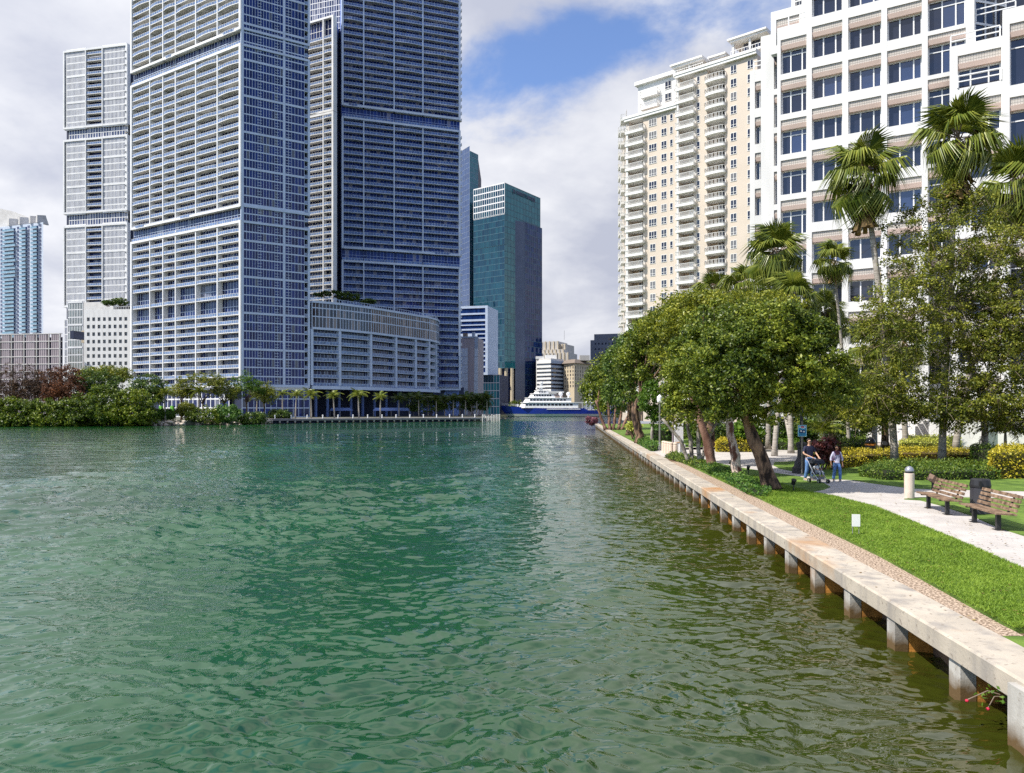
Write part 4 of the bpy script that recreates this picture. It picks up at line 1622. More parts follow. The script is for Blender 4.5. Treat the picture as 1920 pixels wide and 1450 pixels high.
# wall pieces: solid between the recessed balcony stacks
stacksL = [(fcn.U(1177.5), fcn.U(1208))]
stacksR = [(fcn.U(1272), fcn.U(1303)), (fcn.U(1324), fcn.U(1361))]
mb = MB()
mb.box(0, stacksL[0][0], 0, 3, 1, zL)
mb.box(stacksL[0][1], um - 0.01, 0, 3, 1, zL)
mb.box(stacksR[0][1], stacksR[1][0], 0, 3, 1, zR)
mb.box(um, stacksR[0][0], 0, 3, 1, zR)
mb.box(stacksR[1][1], fcn.L, 0, 3, 1, zR)
fcn.put(mb, 'wall', M['beige'])
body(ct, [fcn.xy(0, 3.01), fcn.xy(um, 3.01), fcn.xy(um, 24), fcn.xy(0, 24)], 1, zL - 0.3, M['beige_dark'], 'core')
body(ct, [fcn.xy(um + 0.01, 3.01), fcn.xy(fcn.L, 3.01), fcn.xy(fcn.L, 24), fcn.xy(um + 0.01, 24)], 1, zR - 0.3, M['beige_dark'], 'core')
mb = MB()
mb.box(-0.5, um - 0.02, -0.7, 3, zL, zL + 0.55)
mb.box(-0.8, um - 0.02, -0.85, 3, zL + 0.56, zL + 1.15)
mb.box(um - 0.5, fcn.L, -0.7, 3, zR, zR + 0.55)
mb.box(um - 0.8, fcn.L, -0.85, 3, zR + 0.56, zR + 1.15)
fcn.put(mb, 'cornice', M['cond_white'])


def rail_balcony(w, bow, depth=2.0, out=1.2):
    mb = MB()
    n = 8
    if bow:
        fr = [(0.0, 0.0)] + [(w * (0.5 - 0.5 * cos(pi * i / n)), -out * (0.55 + 0.45 * sin(pi * i / n))) for i in range(n + 1)] + [(w, 0.0)]
    else:
        fr = [(-0.2, 0.0), (-0.2, -out), (w + 0.2, -out), (w + 0.2, 0.0)]
    mb.prism(fr + [(w - 0.05, depth), (0.05, depth)], -0.62, 0, 0)
    for i in range(len(fr) - 1):
        a, b = Vector((*fr[i], 0)), Vector((*fr[i + 1], 0))
        L_ = (b - a).length
        if L_ < 0.02:
            continue
        t = (b - a) / L_
        nrm = Vector((-t.y, t.x, 0)) * 0.05
        for z0, z1 in ((0.12, 0.18), (1.0, 1.08)):
            mb.hexa([tuple(a - nrm + Vector((0, 0, z0))), tuple(b - nrm + Vector((0, 0, z0))), tuple(b + nrm + Vector((0, 0, z0))), tuple(a + nrm + Vector((0, 0, z0))),
                     tuple(a - nrm + Vector((0, 0, z1))), tuple(b - nrm + Vector((0, 0, z1))), tuple(b + nrm + Vector((0, 0, z1))), tuple(a + nrm + Vector((0, 0, z1)))])
        k = max(1, int(L_ / 0.22))
        for j in range(k + 1):
            p = a + t * (L_ * j / k)
            mb.box(p.x - 0.03, p.x + 0.03, p.y - 0.03, p.y + 0.03, 0, 1.0)
    # recess wall and glass door behind
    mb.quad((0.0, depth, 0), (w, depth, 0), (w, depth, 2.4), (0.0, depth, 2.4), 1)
    mb.quad((w * 0.45, depth - 0.05, 0), (w * 0.95, depth - 0.05, 0), (w * 0.95, depth - 0.05, 2.2), (w * 0.45, depth - 0.05, 2.2), 2)
    for x in (0.45, 0.62, 0.78, 0.95):
        mb.box(w * x - 0.06, w * x + 0.06, depth - 0.12, depth - 0.06, 0, 2.2, 0)
    return mb


for (ua, ub), n, zt0, bow in ((stacksL[0], nL, zL, False), (stacksR[0], nR, zR, False), (stacksR[1], nR, zR, True)):
    b0 = None
    for i in range(n):
        z = zt0 - h * (i + 1) + 0.25
        if b0 is None:
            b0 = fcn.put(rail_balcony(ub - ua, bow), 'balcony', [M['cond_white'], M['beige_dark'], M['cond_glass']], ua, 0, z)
        else:
            fcn.again(b0, ua, 0, z)
    pm = MB()
    if not bow:
        pm.box(ua + 0.1, ua + 0.5, -1.0, -0.6, 3, zt0 - 3)
    mbp = MB()
    mbp.box(ua, ua + 0.3, 0, 2.6, 1, zt0 - 0.01)
    mbp.box(ub - 0.3, ub, 0, 2.6, 1, zt0 - 0.01)
    fcn.put(mbp, 'fin_wall', M['beige'])
    if not bow:
        fcn.put(pm, 'pier', M['cond_white'])
for i in range(nL):
    z = zL - h * i - 1.75
    put_window(fcn, fcn.U(1224), z, 1.95 if i < 10 else 1.3, 1.6, 3 if i < 10 else 2, -0.01)
    put_window(fcn, fcn.U(1245), z, 1.25, 1.6, 2, -0.01)
    put_window(fcn, fcn.U(1259), z, 0.6, 1.5, 1, -0.01)
for i in range(nR):
    z = zR - h * i - 1.75
    put_window(fcn, fcn.U(1309.5), z, 0.6, 1.6, 1, -0.01)
    put_window(fcn, fcn.U(1375.5), z, 1.25, 1.7, 2, -0.01)
    put_window(fcn, fcn.U(1407), z, 1.2, 1.7, 2, -0.01)
# left return, in profile, with its own balconies
fs = Face((XP(1166, 203), 203.0), fA, ct)
mb = MB()
mb.quad((0, 0, 1), (fs.L, 0, 1), (fs.L, 0, zL), (0, 0, zL))
fs.put(mb, 'side_wall', M['beige'])
b0 = None
for i in range(nL + 2):
    z = zL + 6 - h * (i + 1)
    if b0 is None:
        b0 = fs.put(rail_balcony(3.4, False, 0.3, 1.1), 'balcony', [M['cond_white'], M['beige_dark'], M['cond_glass']], 1.2, -0.02, z)
    else:
        fs.again(b0, 1.2, -0.02, z)
    fs.again(b0, 9.5, -0.02, z)
# white set-back top storeys
fu = Face(fcn.xy(fcn.U(1172), 8), fcn.xy(um, 8), ct)
zu = ZP(171, 195)
body(ct, [fu.xy(-1, 0.1), fu.xy(fu.L, 0.1), fu.xy(fu.L, 18), fu.xy(-1, 18)], zL - 1, zu, M['cond_white'], 'upper_storeys')
mb = MB()
mb.box(-1.6, fu.L + 0.5, -0.8, 18, zu, zu + 0.9)
fu.put(mb, 'cornice', M['cond_white'])
bx = fu.put(rail_balcony(4.4, False, 0.2, 1.3), 'balcony', [M['cond_white'], M['beige_dark'], M['cond_glass']], 0.6, 0.05, zu - 3.3)
fu.again(bx, 0.6, 0.05, zu - 6.3)
for i in (0, 1):
    put_window(fu, 7.6, zu - 2 - 3 * i, 1.6, 1.8, 2, 0.02)
    put_window(fu, 11.5, zu - 2 - 3 * i, 1.6, 1.8, 2, 0.02)
for (a, b, y0, yt, off) in ((1248, 1306, 0, 128, 4), (1353, 1424, 0, 80, 5), (1309, 1340, 0, 113, 7)):
    fq = Face(fcn.xy(fcn.U(a), off), fcn.xy(fcn.U(b), off), ct)
    tz = ZP(yt, fq.p0.y)
    bz = (zR if a > 1270 else zL) - 0.2
    body(ct, [fq.xy(2.2, 1.2), fq.xy(fq.L, 1.2), fq.xy(fq.L, 12), fq.xy(2.2, 12)], bz, tz - 0.5, M['beige'], 'penthouse')
    mb = MB()
    mb.box(0, fq.L, -0.8, 12, tz - 0.45, tz)
    mb.box(-0.4, fq.L, -1.2, 12, tz + 0.01, tz + 0.4)
    for x in (0.4, fq.L * 0.5):
        mb.box(x, x + 0.45, -0.2, 0.3, bz, tz - 0.46)
    z = bz + 1.0
    while z < tz - 2:
        mb.box(0.2, fq.L, -0.6, 1.1, z - 0.5, z)
        mb.box(0.2, fq.L, -0.6, -0.5, z + 0.8, z + 0.9)
        for j in range(14):
            mb.box(0.2 + (fq.L - 0.3) * j / 13, 0.26 + (fq.L - 0.3) * j / 13, -0.58, -0.52, z, z + 0.8)
        z += 3.0
    fq.put(mb, 'terrace', M['cond_white'])
    g = MB()
    panes(g, 2.6, min(fq.L - 0.5, 6.5), bz + 1.1, tz - 0.8, 3, 1.15)
    stuff(fq.put(g, 'window_panes', M['office_glass']))
# ================================================================== white office building on the right
pa, pb_ = (XP(1525, 72.7), 72.7), (XP(1728, 67.9), 67.9)
wo_ = building('office_building', pa[0], pa[1], 'stepped white office building with pink lintels and deep dark windows', z=GZ - 0.1)
fm = Face(pa, pb_, wo_)
OWP = {}
OGLASS = [M['office_glass'], glass_mat('office_glass_blue', (0.02, 0.03, 0.07), (0.03, 0.045, 0.10), rough=0.03, ior=1.9, wob=0.01), M['office_glass']]


def office_window(face, ua, ub, z0, z1, y, cols, transom):
    w, hh = ub - ua, z1 - z0
    key = (round(w, 2), round(hh, 2), cols, transom, random.randrange(3))
    if key in OWP:
        o0, ps = OWP[key]
        o = face.again(o0, ua, y, z0)
        for p in ps:
            dup(p, o)
        return
    fr = MB()
    t = 0.055
    cut = [0] + list(cols) + [1]
    for i, c in enumerate(cut):
        x = min(max(w * c, t), w - t)
        fr.box(x - t, x + t, -0.08, 0.02, 0, hh)
    fr.box(2 * t, w - 2 * t, -0.07, 0.02, 0, 2 * t)
    fr.box(2 * t, w - 2 * t, -0.07, 0.02, hh - 2 * t, hh)
    if transom:
        fr.box(2 * t, w - 2 * t, -0.06, 0.02, hh * transom - 0.05, hh * transom + 0.05)
    o = face.put(fr, 'window', M['white_paint'], ua, y, z0)
    ps = []
    for i in range(len(cut) - 1):
        g = MB()
        e = [random.uniform(-0.006, 0.006) for _ in range(2)]
        a, b = w * cut[i], w * cut[i + 1]
        g.quad((a, 0.01 + e[0], 0), (b, 0.01 + e[1], 0), (b, 0.01 + e[1], hh), (a, 0.01 + e[0], hh))
        ps.append(g.build('pane', OGLASS[key[4]] if i else M['office_glass'], o))
    OWP[key] = (o, ps)


def office_wall(face, y, u0, u1, z0, z1, openings, thick=0.7, depth=0.6, core=True, cdepth=8):
    """openings: (ua, ub, [(sill, head, tile_top)], columns, transom)"""
    mb = MB()
    prev = u0
    for (ua, ub, lv, cols, tr) in openings:
        mb.box(prev, ua, y, y + thick, z0, z1)
        zp = z0
        for (s_, hd, tt_) in lv:
            mb.box(ua, ub, y + 0.004, y + thick, zp, s_)
            zp = tt_
        mb.box(ua, ub, y + 0.004, y + thick, zp, z1)
        for (s_, hd, tt_) in lv:
            office_window(face, ua, ub, s_, hd, y + depth, cols, tr)
            k = ('sp', round(ub - ua, 2), round(hd - tt_, 2))
            pk = 0.40
            if k in OWP:
                face.again(OWP[k][0], ua, y, hd)
                face.again(OWP[k][1], ua, y, hd)
            else:
                b1, b2 = MB(), MB()
                w = ub - ua
                b1.hexa([(0, 0.16, 0), (w, 0.16, 0), (w, 0.66, 0), (0, 0.66, 0), (0, 0.03, pk), (w, 0.03, pk), (w, 0.66, pk), (0, 0.66, pk)])
                ht_ = tt_ - hd
                nx, nzz = max(2, int(w / 0.19)), max(2, int((ht_ - pk) / 0.19))
                b2.box(0, w, 0.145, 0.66, pk + 0.001, ht_)
                for i in range(nx):
                    for j in range(nzz):
                        xa, za = w * i / nx, pk + (ht_ - pk) * j / nzz
                        xb, zb_ = w * (i + 1) / nx - 0.025, pk + (ht_ - pk) * (j + 1) / nzz - 0.025
                        b2.quad((xa, 0.12, za), (xb, 0.12, za), (xb, 0.12, zb_), (xa, 0.12, zb_))
                OWP[k] = (face.put(b1, 'lintel', M['office_pink'], ua, y, hd), stuff(face.put(b2, 'tile_panel', M['office_tile'], ua, y, hd)))
        prev = ub
    mb.box(prev, u1, y, y + thick, z0, z1)
    face.put(mb, 'wall', M['office_white'])
    if core:
        body(face.root, [face.xy(u0 + 0.05, y + thick + 0.02), face.xy(u1 - 0.05, y + thick + 0.02), face.xy(u1 - 0.05, y + cdepth), face.xy(u0 + 0.05, y + cdepth)], z0 - 0.0, z1 - 0.15, M['dark_core'], 'core')


U = fm.U
main = []
sills = [6.1 + 4 * k for k in range(11)]
c3 = (0.36, 0.76)
for (a, b) in ((1522.1, 1579.3), (1590.4, 1652.2), (1663.3, 1728.4)):
    main.append((U(a), U(b), [(s_, s_ + 2.08, s_ + 2.08 + 0.98) for s_ in sills], c3, None))
main.append((U(1739.5), U(1810.8), [(s_, s_ + 2.8, s_ + 3.62) for s_ in sills], (0.38, 0.74), 0.78))
office_wall(fm, 0, U(1513), U(1827), GZ, 47.5, main)
b0s = [5.2 + 4 * k for k in range(9)]
office_wall(fm, 0.03, U(1457), U(1513) - 0.01, GZ, 41.9, [(U(1463.5), U(1512), [(s_, s_ + 2.45, s_ + 3.42) for s_ in b0s], (0.36, 0.80), 0.78)])
# left wing
wl_a = Face((XP(1406, 84.0), 84.0), (XP(1406, 84.0) + fm.u.x * 4.2, 84.0 + fm.u.y * 4.2), wo_)
office_wall(wl_a, 0, 0, 3.3, GZ, wl_a.Zat(1409, 133), [(0.55, 1.95, [(s_, s_ + 2.1, s_ + 3.0) for s_ in [5.6 + 4 * k for k in range(9)]], (0.3,), None)], cdepth=6)
# slot wall between the wing and the first bay
sl = Face(fm.xy(U(1457) - 2.3, 3.2), fm.xy(U(1457) + 0.1, 3.2), wo_)
office_wall(sl, 0, 0, sl.L, GZ, 43.0, [(sl.L * 0.55, sl.L * 0.85, [(s_, s_ + 2.6, s_ + 3.4) for s_ in b0s], (), None)], cdepth=5)
# set-back storeys over the first bay
office_wall(fm, 1.3, U(1440), U(1513) - 0.02, 40, 44.3, [(U(1450), U(1494), [(40.8, 42.3, 43.4)], (0.45,), None)], cdepth=6)
office_wall(fm, 2.6, U(1474), U(1513) - 0.02, 43.5, 50, [(U(1481), U(1494), [(44.6, 46.2, 47.2), (48.4, 49, 49.8)], (0.5,), None)], cdepth=6)


def railing(face, y, u0, u1, z, name='railing', rails=(0.45, 0.95), post=1.6):
    mb = MB()
    n = max(1, int((u1 - u0) / post))
    for i in range(n + 1):
        x = u0 + (u1 - u0) * i / n
        mb.box(x - 0.05, x + 0.05, y, y + 0.1, z, z + rails[-1])
    for r_ in rails:
        mb.box(u0, u1, y - 0.01, y + 0.09, z + r_, z + r_ + 0.09)
    face.put(mb, name, M['white_paint'])


railing(fm, 0.15, U(1478), U(1512), 41.9)
railing(wl_a, 0.15, 0.4, 3.2, wl_a.Zat(1409, 133))
railing(fm, 1.4, U(1484), U(1512), 44.3)
# projecting blocks on the right
rb1 = [(U(1796), U(1876), [(31.9 - 4.0 * k, 31.9 - 4.0 * k + 1.75, 31.9 - 4.0 * k + 2.85) for k in range(7, -1, -1)], (0.30, 0.72), 0.7)]
office_wall(fm, -1.4, U(1781), U(1884), GZ, 35.7, rb1, core=False)
body(wo_, [fm.xy(U(1782), -0.68), fm.xy(U(1884), -0.68), fm.xy(U(1884), 8), fm.xy(U(1828), 8), fm.xy(U(1828), -0.05), fm.xy(U(1782), -0.05)], GZ, 35.5, M['dark_core'], 'core')
railing(fm, -1.25, U(1783), U(1874), 35.7)
railing(fm, -1.5, U(1796), U(1876), 31.95)
rb2 = [(U(1891), U(1990), [(31.1 - 6.2 * k, 31.1 - 6.2 * k + 4.1, 31.1 - 6.2 * k + 5.2) for k in range(4, -1, -1)], (0.5,), 0.8)]
office_wall(fm, -2.0, U(1878), U(2010), GZ, 37.6, rb2, core=True)
# glass corner above the terrace
gc = Face(fm.xy(U(1827) + 0.02, 0.7), fm.xy(U(1827) + 2.4, 3.2), wo_)
curtain(gc, 0, gc.L, [35.6, 38.2, 40.2, 46], 3, M['office_glass'], M['white_paint'], mw=0.12, mh=0.2)
gd = Face(fm.xy(U(1827) + 2.4, 3.2), fm.xy(U(1827) + 22, 3.2), wo_)
curtain(gd, 0, gd.L, [35.6, 38.4, 39.2, 46], 8, M['office_glass'], M['white_paint'], mw=0.12, mh=0.2)
body(wo_, [fm.xy(U(1827), 0.9), fm.xy(U(1827) + 2.4, 3.4), fm.xy(U(1827) + 22, 3.4), fm.xy(U(1827) + 22, 9), fm.xy(U(1827), 9)], 35.4, 47.3, M['dark_core'], 'core')
railing(fm, 0.6, U(1830), U(1905), 38.3, rails=(0.5, 1.0))
# tall white piers and low walls at the foot of the building
mb = MB()
mb.box(U(1719), U(1743), -2.8, -0.05, GZ - 0.1, 19.0)
mb.box(U(1745), U(1792), -4.2, -3.6, GZ - 0.1, 3.9)
mb.box(U(1800), U(1835), -9.5, -8.8, GZ - 0.1, 5.2)
mb.box(U(1840), U(1990), -8.0, -7.5, GZ - 0.1, 3.6)
fm.put(mb, 'terrace_wall', M['office_white'])
mb = MB()
st0 = U(1672)
for i in range(9):
    mb.box(st0 + 0.42 * i, st0 + 0.42 * (i + 1), -4.5, -3.0, 1.6 + 0.24 * i, 1.75 + 0.24 * i)
for k in range(2):
    a, b = Vector((st0, -4.55, 2.4 + 0.45 * k)), Vector((st0 + 4.0, -4.55, 4.7 + 0.45 * k))
    mb.tube([a, b], 0.06, 6)
fm.put(mb, 'stair', M['white_paint'])
# ------------------------------------------------------------------ vegetation
LM = {}
LM['fig'] = leaf_mat('leaf_fig', ((0.028, 0.058, 0.006), (0.125, 0.175, 0.016), (0.35, 0.38, 0.04)), 0.42, 0.28, scale=0.45)
LM['fig_yellow'] = leaf_mat('leaf_fig_yellow', ((0.038, 0.07, 0.007), (0.165, 0.195, 0.015), (0.41, 0.40, 0.03)), 0.45, 0.30, scale=0.4)
LM['fig_dark'] = leaf_mat('leaf_fig_dark', ((0.016, 0.042, 0.008), (0.06, 0.115, 0.015), (0.20, 0.27, 0.035)), 0.38, 0.2, scale=0.4)
LM['bright'] = leaf_mat('leaf_bright', ((0.03, 0.08, 0.006), (0.075, 0.16, 0.010), (0.15, 0.24, 0.02)), 0.45, 0.3)
LM['olive'] = leaf_mat('leaf_olive', ((0.035, 0.06, 0.008), (0.17, 0.20, 0.022), (0.44, 0.43, 0.06)), 0.5, 0.36, scale=0.6)
LM['mangrove'] = leaf_mat('leaf_mangrove', ((0.022, 0.05, 0.005), (0.10, 0.155, 0.010), (0.30, 0.34, 0.022)), 0.45, 0.25, scale=0.12)
LM['brown'] = leaf_mat('leaf_brown', ((0.05, 0.022, 0.014), (0.14, 0.06, 0.03), (0.26, 0.09, 0.03)), 0.7, 0.2)
LM['brown_bare'] = leaf_mat('leaf_brown_bare', ((0.03, 0.02, 0.015), (0.085, 0.05, 0.032), (0.16, 0.09, 0.04)), 0.8, 0.15)
LM['yellow_hedge'] = leaf_mat('leaf_yellow_hedge', ((0.16, 0.17, 0.01), (0.50, 0.42, 0.025), (0.72, 0.58, 0.06)), 0.5, 0.25, scale=1.2)
LM['lime_hedge'] = leaf_mat('leaf_lime_hedge', ((0.20, 0.25, 0.02), (0.46, 0.48, 0.07), (0.62, 0.62, 0.14)), 0.5, 0.25, scale=1.2)
LM['green_hedge'] = leaf_mat('leaf_green_hedge', ((0.03, 0.075, 0.009), (0.11, 0.18, 0.02), (0.26, 0.32, 0.04)), 0.5, 0.25, scale=1.2)
LM['cover'] = leaf_mat('leaf_cover', ((0.025, 0.085, 0.014), (0.085, 0.19, 0.026), (0.19, 0.30, 0.04)), 0.5, 0.25, scale=0.8)
LM['red'] = leaf_mat('leaf_red', ((0.03, 0.012, 0.012), (0.09, 0.025, 0.025), (0.22, 0.06, 0.05)), 0.45, 0.2)
LM['pink'] = leaf_mat('leaf_pink', ((0.10, 0.04, 0.05), (0.22, 0.07, 0.10), (0.32, 0.13, 0.16)), 0.6, 0.25)
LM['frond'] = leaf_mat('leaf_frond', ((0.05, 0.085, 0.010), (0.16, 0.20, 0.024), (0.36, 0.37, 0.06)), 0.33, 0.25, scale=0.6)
LM['frond_dark'] = leaf_mat('leaf_frond_dark', ((0.018, 0.04, 0.010), (0.05, 0.085, 0.014), (0.15, 0.17, 0.02)), 0.35, 0.2)  # shade put into the colour for the quay's back row; low palm shares it
LM['thatch'] = leaf_mat('dry_frond', ((0.06, 0.04, 0.015), (0.20, 0.13, 0.05), (0.38, 0.25, 0.09)), 0.8, 0.2, scale=0.8)
M['bark_red'] = mat('bark_red', (0.16, 0.065, 0.038), 0.75, 0.4, 3.0, bump=0.9, bscale=12, streak=(1, 1, 0.35), col2=(0.30, 0.17, 0.12))
M['bark_dark'] = mat('bark_dark', (0.035, 0.02, 0.014), 0.9, 0.4, 5.0, bump=1.0, bscale=10, streak=(1, 1, 0.3), col2=(0.26, 0.16, 0.10), lo=0.42, hi=0.62)
M['bark_peel'] = mat('bark_peel', (0.17, 0.065, 0.04), 0.75, 0.3, 3.2, bump=0.9, bscale=12, streak=(1, 1, 0.5), col2=(0.58, 0.46, 0.38), lo=0.46, hi=0.56)
M['bark_grey'] = mat('bark_grey', (0.20, 0.17, 0.14), 0.85, 0.35, 4.0, bump=0.6, bscale=18, col2=(0.42, 0.38, 0.33))
M['palm_trunk'] = mat('palm_trunk', (0.30, 0.26, 0.22), 0.85, 0.2, 2.0, bump=0.7, bscale=10, streak=(0.5, 0.5, 7), col2=(0.44, 0.40, 0.35))
M['twig'] = mat('twig', (0.20, 0.15, 0.11), 0.9, 0.25, 3.0)


def leaf_cloud(P, size, g, up=0.55, aspect=0.5, out=None):
    n = len(P)
    N = g.standard_normal((n, 3))
    N /= np.linalg.norm(N, axis=1)[:, None] + 1e-9
    N[:, 2] += up
    if out is not None:
        N += out * 0.45
    N /= np.linalg.norm(N, axis=1)[:, None] + 1e-9
    T = np.cross(N, g.standard_normal((n, 3)))
    T /= np.linalg.norm(T, axis=1)[:, None] + 1e-9
    Bv = np.cross(N, T)
    s = (size * (0.65 + 0.7 * g.random(n)))[:, None]
    V = np.stack([P - T * s, P + Bv * s * aspect - N * s * 0.12, P + T * s, P - Bv * s * aspect - N * s * 0.12], 1).reshape(-1, 3)
    return V


def clump_points(ells, k, nleaf, cr, g, shell=0.5, low=-0.55):
    """k clump centres spread over ellipsoids ELLS, with nleaf leaves in each."""
    vol = np.array([e[3] * e[4] * e[5] for e in ells]) ** 0.67
    pick = g.choice(len(ells), k, p=vol / vol.sum())
    cs, outs = [], []
    for i in pick:
        cx, cy_, cz, rx, ry, rz = ells[i]
        while True:
            v = g.standard_normal(3)
            v /= np.linalg.norm(v)
            if v[2] > low or g.random() < 0.15:
                break
        rad = shell + (1 - shell) * g.random() ** 0.6 + (0.22 * g.random() if g.random() < 0.18 else 0)
        cs.append((cx + rx * v[0] * rad, cy_ + ry * v[1] * rad, cz + rz * v[2] * rad))
        outs.append(v)
    cs, outs = np.array(cs), np.array(outs)
    sc = cr * (0.55 + 0.8 * g.random(k))
    P = np.repeat(cs, nleaf, 0)
    o = g.standard_normal((k * nleaf, 3))
    o /= np.linalg.norm(o, axis=1)[:, None]
    o *= (g.random(k * nleaf) ** 0.45)[:, None]
    o[:, 2] *= 0.7
    P = P + o * np.repeat(sc, nleaf)[:, None]
    return cs, P, np.repeat(outs, nleaf, 0)


TREE_SEED = [100]


def tree(label, base, trunk, ells, k, nleaf, cr, lsize, lm, bark, group=None, limbs=10, shell=0.5, low=-0.5, twigs=0, trunks=None, cat='tree', name='shade_tree', up=0.55):
    TREE_SEED[0] += 1
    g = np.random.default_rng(TREE_SEED[0])
    root = empty(name, base)
    tag(root, label, cat, group)
    bx, by, bz = base
    cs, P, O = clump_points(ells, k, nleaf, cr, g, shell, low)
    rel = np.array(base)
    V = leaf_cloud(P - rel, lsize, g, up, out=O)
    fast_mesh('crown', V, np.arange(len(V)).reshape(-1, 4), lm, root)
    mb = MB()
    for tk in ([trunk] if trunks is None else trunks):
        pts = [Vector(p) for p, r_ in tk]
        rad = [r_ for p, r_ in tk]
        # finer, slightly wandering stem with a root flare
        fp, fr_ = [], []
        for i in range(len(pts) - 1):
            for q in range(4):
                t = q / 4
                p = pts[i].lerp(pts[i + 1], t) + Vector((g.normal(0, 0.12), g.normal(0, 0.12), 0)) * rad[i] * (0 if (i == 0 and q == 0) else 1)
                fp.append(p)
                fr_.append((rad[i] * (1 - t) + rad[i + 1] * t) * (1 + g.normal(0, 0.05)))
        fp.append(pts[-1])
        fr_.append(rad[-1])
        fr_[0] *= 1.35
        mb.tube(fp, fr_, 10)
        tip = pts[-1]
        order = g.permutation(len(cs))[:max(2, limbs // (1 if trunks is None else len(trunks)))]
        for i in order:
            c = Vector(cs[i] - rel)
            s_ = tip.lerp(pts[-2], g.random() * 0.5)
            mid = s_.lerp(c, 0.5) + Vector((g.normal(0, 0.3), g.normal(0, 0.3), 0.25 * (c - s_).length * g.random()))
            r0 = rad[-1] * 0.6
            mb.tube([s_, s_.lerp(mid, 0.5) + Vector((0, 0, 0.1)), mid, c], [r0, r0 * 0.75, r0 * 0.5, r0 * 0.15], 6, cap=False)
    mb.build('trunk', bark, root, smooth=True)
    if twigs:
        tb = MB()
        for i in range(twigs):
            c = Vector(cs[g.integers(len(cs))] - rel)
            dv = Vector(g.standard_normal(3)).normalized() * g.uniform(0.5, 1.3)
            dv.z -= 0.2
            tb.tube([c, c + dv * 0.5 + Vector((0, 0, 0.08)), c + dv], [0.012, 0.009, 0.004], 4, cap=False)
        stuff(tb.build('twigs', M['twig'], root))
    return root


def el(px, py, d, rx, ry, rd):
    return (XP(px, d), d, ZP(py, d), rx * d / F, rd, ry * d / F)


def gp(px, py, z=GZ - 0.05):
    x, y = G(px, py, GZ)
    return (x, y, z)


GR = 'shade trees along the sea wall'
b = gp(1447, 917)
tree('tree with a dark leaning trunk rising from the lawn edge, closest of the waterside row', b, [((0, 0, 0), 0.33), ((-0.30, 0.05, 1.0), 0.27), ((-0.75, 0.1, 2.2), 0.24), ((-1.05, 0.2, 3.2), 0.17)],
     [el(1420, 690, 28.5, 120, 95, 2.0), el(1500, 700, 28.5, 85, 85, 1.8), el(1370, 710, 28.5, 70, 70, 1.8), el(1450, 625, 29, 85, 55, 1.8), el(1395, 770, 28.5, 75, 35, 1.4), el(1545, 740, 28.5, 60, 50, 1.4)],
     470, 140, 0.40, 0.068, LM['fig'], M['bark_dark'], GR, limbs=16, shell=0.58)
b = gp(1383, 893)
tree('tree with a peeling red and white trunk, second of the waterside row', b, [((0, 0, 0), 0.24), ((-0.15, 0, 1.0), 0.21), ((-0.35, 0, 2.3), 0.17), ((-0.5, 0.1, 3.4), 0.13)],
     [el(1350, 690, 35, 90, 85, 1.9), el(1300, 700, 35, 55, 70, 1.8), el(1365, 620, 36, 85, 55, 1.9), el(1300, 755, 35, 50, 35, 1.5)],
     360, 140, 0.44, 0.072, LM['fig'], M['bark_peel'], GR, limbs=14, shell=0.58)
b = gp(1338, 877)
tree('tree with a smooth reddish trunk beside the grey many-stemmed tree', b, [((0, 0, 0), 0.27), ((-0.25, 0, 1.2), 0.24), ((-0.75, 0.1, 2.8), 0.19), ((-1.1, 0.2, 4.0), 0.14)],
     [el(1330, 610, 43, 95, 60, 2.8), el(1275, 660, 42, 60, 60, 2.4), el(1400, 600, 45, 90, 50, 2.6), el(1450, 590, 47, 60, 45, 2.4)],
     360, 140, 0.5, 0.078, LM['fig_yellow'], M['bark_red'], GR, limbs=14, shell=0.58)
b = gp(1304, 868)
st_ = []
for (x0, x1, zt_, yy, r_) in ((-0.35, -1.9, 2.6, 0.1, 0.10), (-0.1, -0.5, 2.7, 0.3, 0.11), (0.15, 0.1, 2.9, -0.2, 0.11), (0.4, 1.3, 2.4, 0.2, 0.09)):
    st_.append([((x0, yy, 0), r_ * 1.2), ((x0 + (x1 - x0) * 0.3, yy, zt_ * 0.5), r_), ((x1, yy, zt_), r_ * 0.75)])
tree('small grey tree with several crooked stems beside the white gate pier', b, None, [el(1290, 775, 43, 48, 38, 1.5), el(1330, 765, 43, 40, 35, 1.4)],
     120, 42, 0.36, 0.08, LM['olive'], M['bark_grey'], GR, limbs=8, trunks=st_)
b = gp(1200, 831)
tree('tree with a stout dark trunk behind the sea wall lamp posts', b, [((0, 0, 0), 0.45), ((-0.2, 0, 1.6), 0.36), ((-0.5, 0, 3.2), 0.3), ((0.2, 0, 4.6), 0.22)],
     [el(1230, 655, 70, 62, 60, 4.0), el(1195, 690, 70, 38, 60, 3.0), el(1265, 620, 70, 60, 45, 4), el(1285, 700, 66, 40, 60, 3)],
     360, 110, 0.7, 0.12, LM['fig'], M['bark_dark'], GR, limbs=12, shell=0.66)
b = gp(1222, 834)
tree('small bright green tree on a thin white stem', b, [((0, 0, 0), 0.15), ((0.05, 0, 1.5), 0.13), ((0.2, 0, 3.0), 0.08)],
     [el(1223, 752, 63, 24, 38, 1.3), el(1232, 780, 63, 18, 22, 1.0)], 130, 40, 0.4, 0.10, LM['bright'], M['bark_grey'], limbs=6)
b = gp(1180, 816)
tree('tall round dark green tree halfway along the sea wall', b, [((0, 0, 0), 0.4), ((0.1, 0, 2), 0.3), ((0, 0, 4.5), 0.22)],
     [el(1175, 690, 92, 42, 60, 4.0), el(1200, 650, 95, 40, 45, 4.0), el(1165, 740, 90, 30, 35, 3)], 330, 44, 0.9, 0.16, LM['fig_dark'], M['bark_dark'], GR, limbs=10)
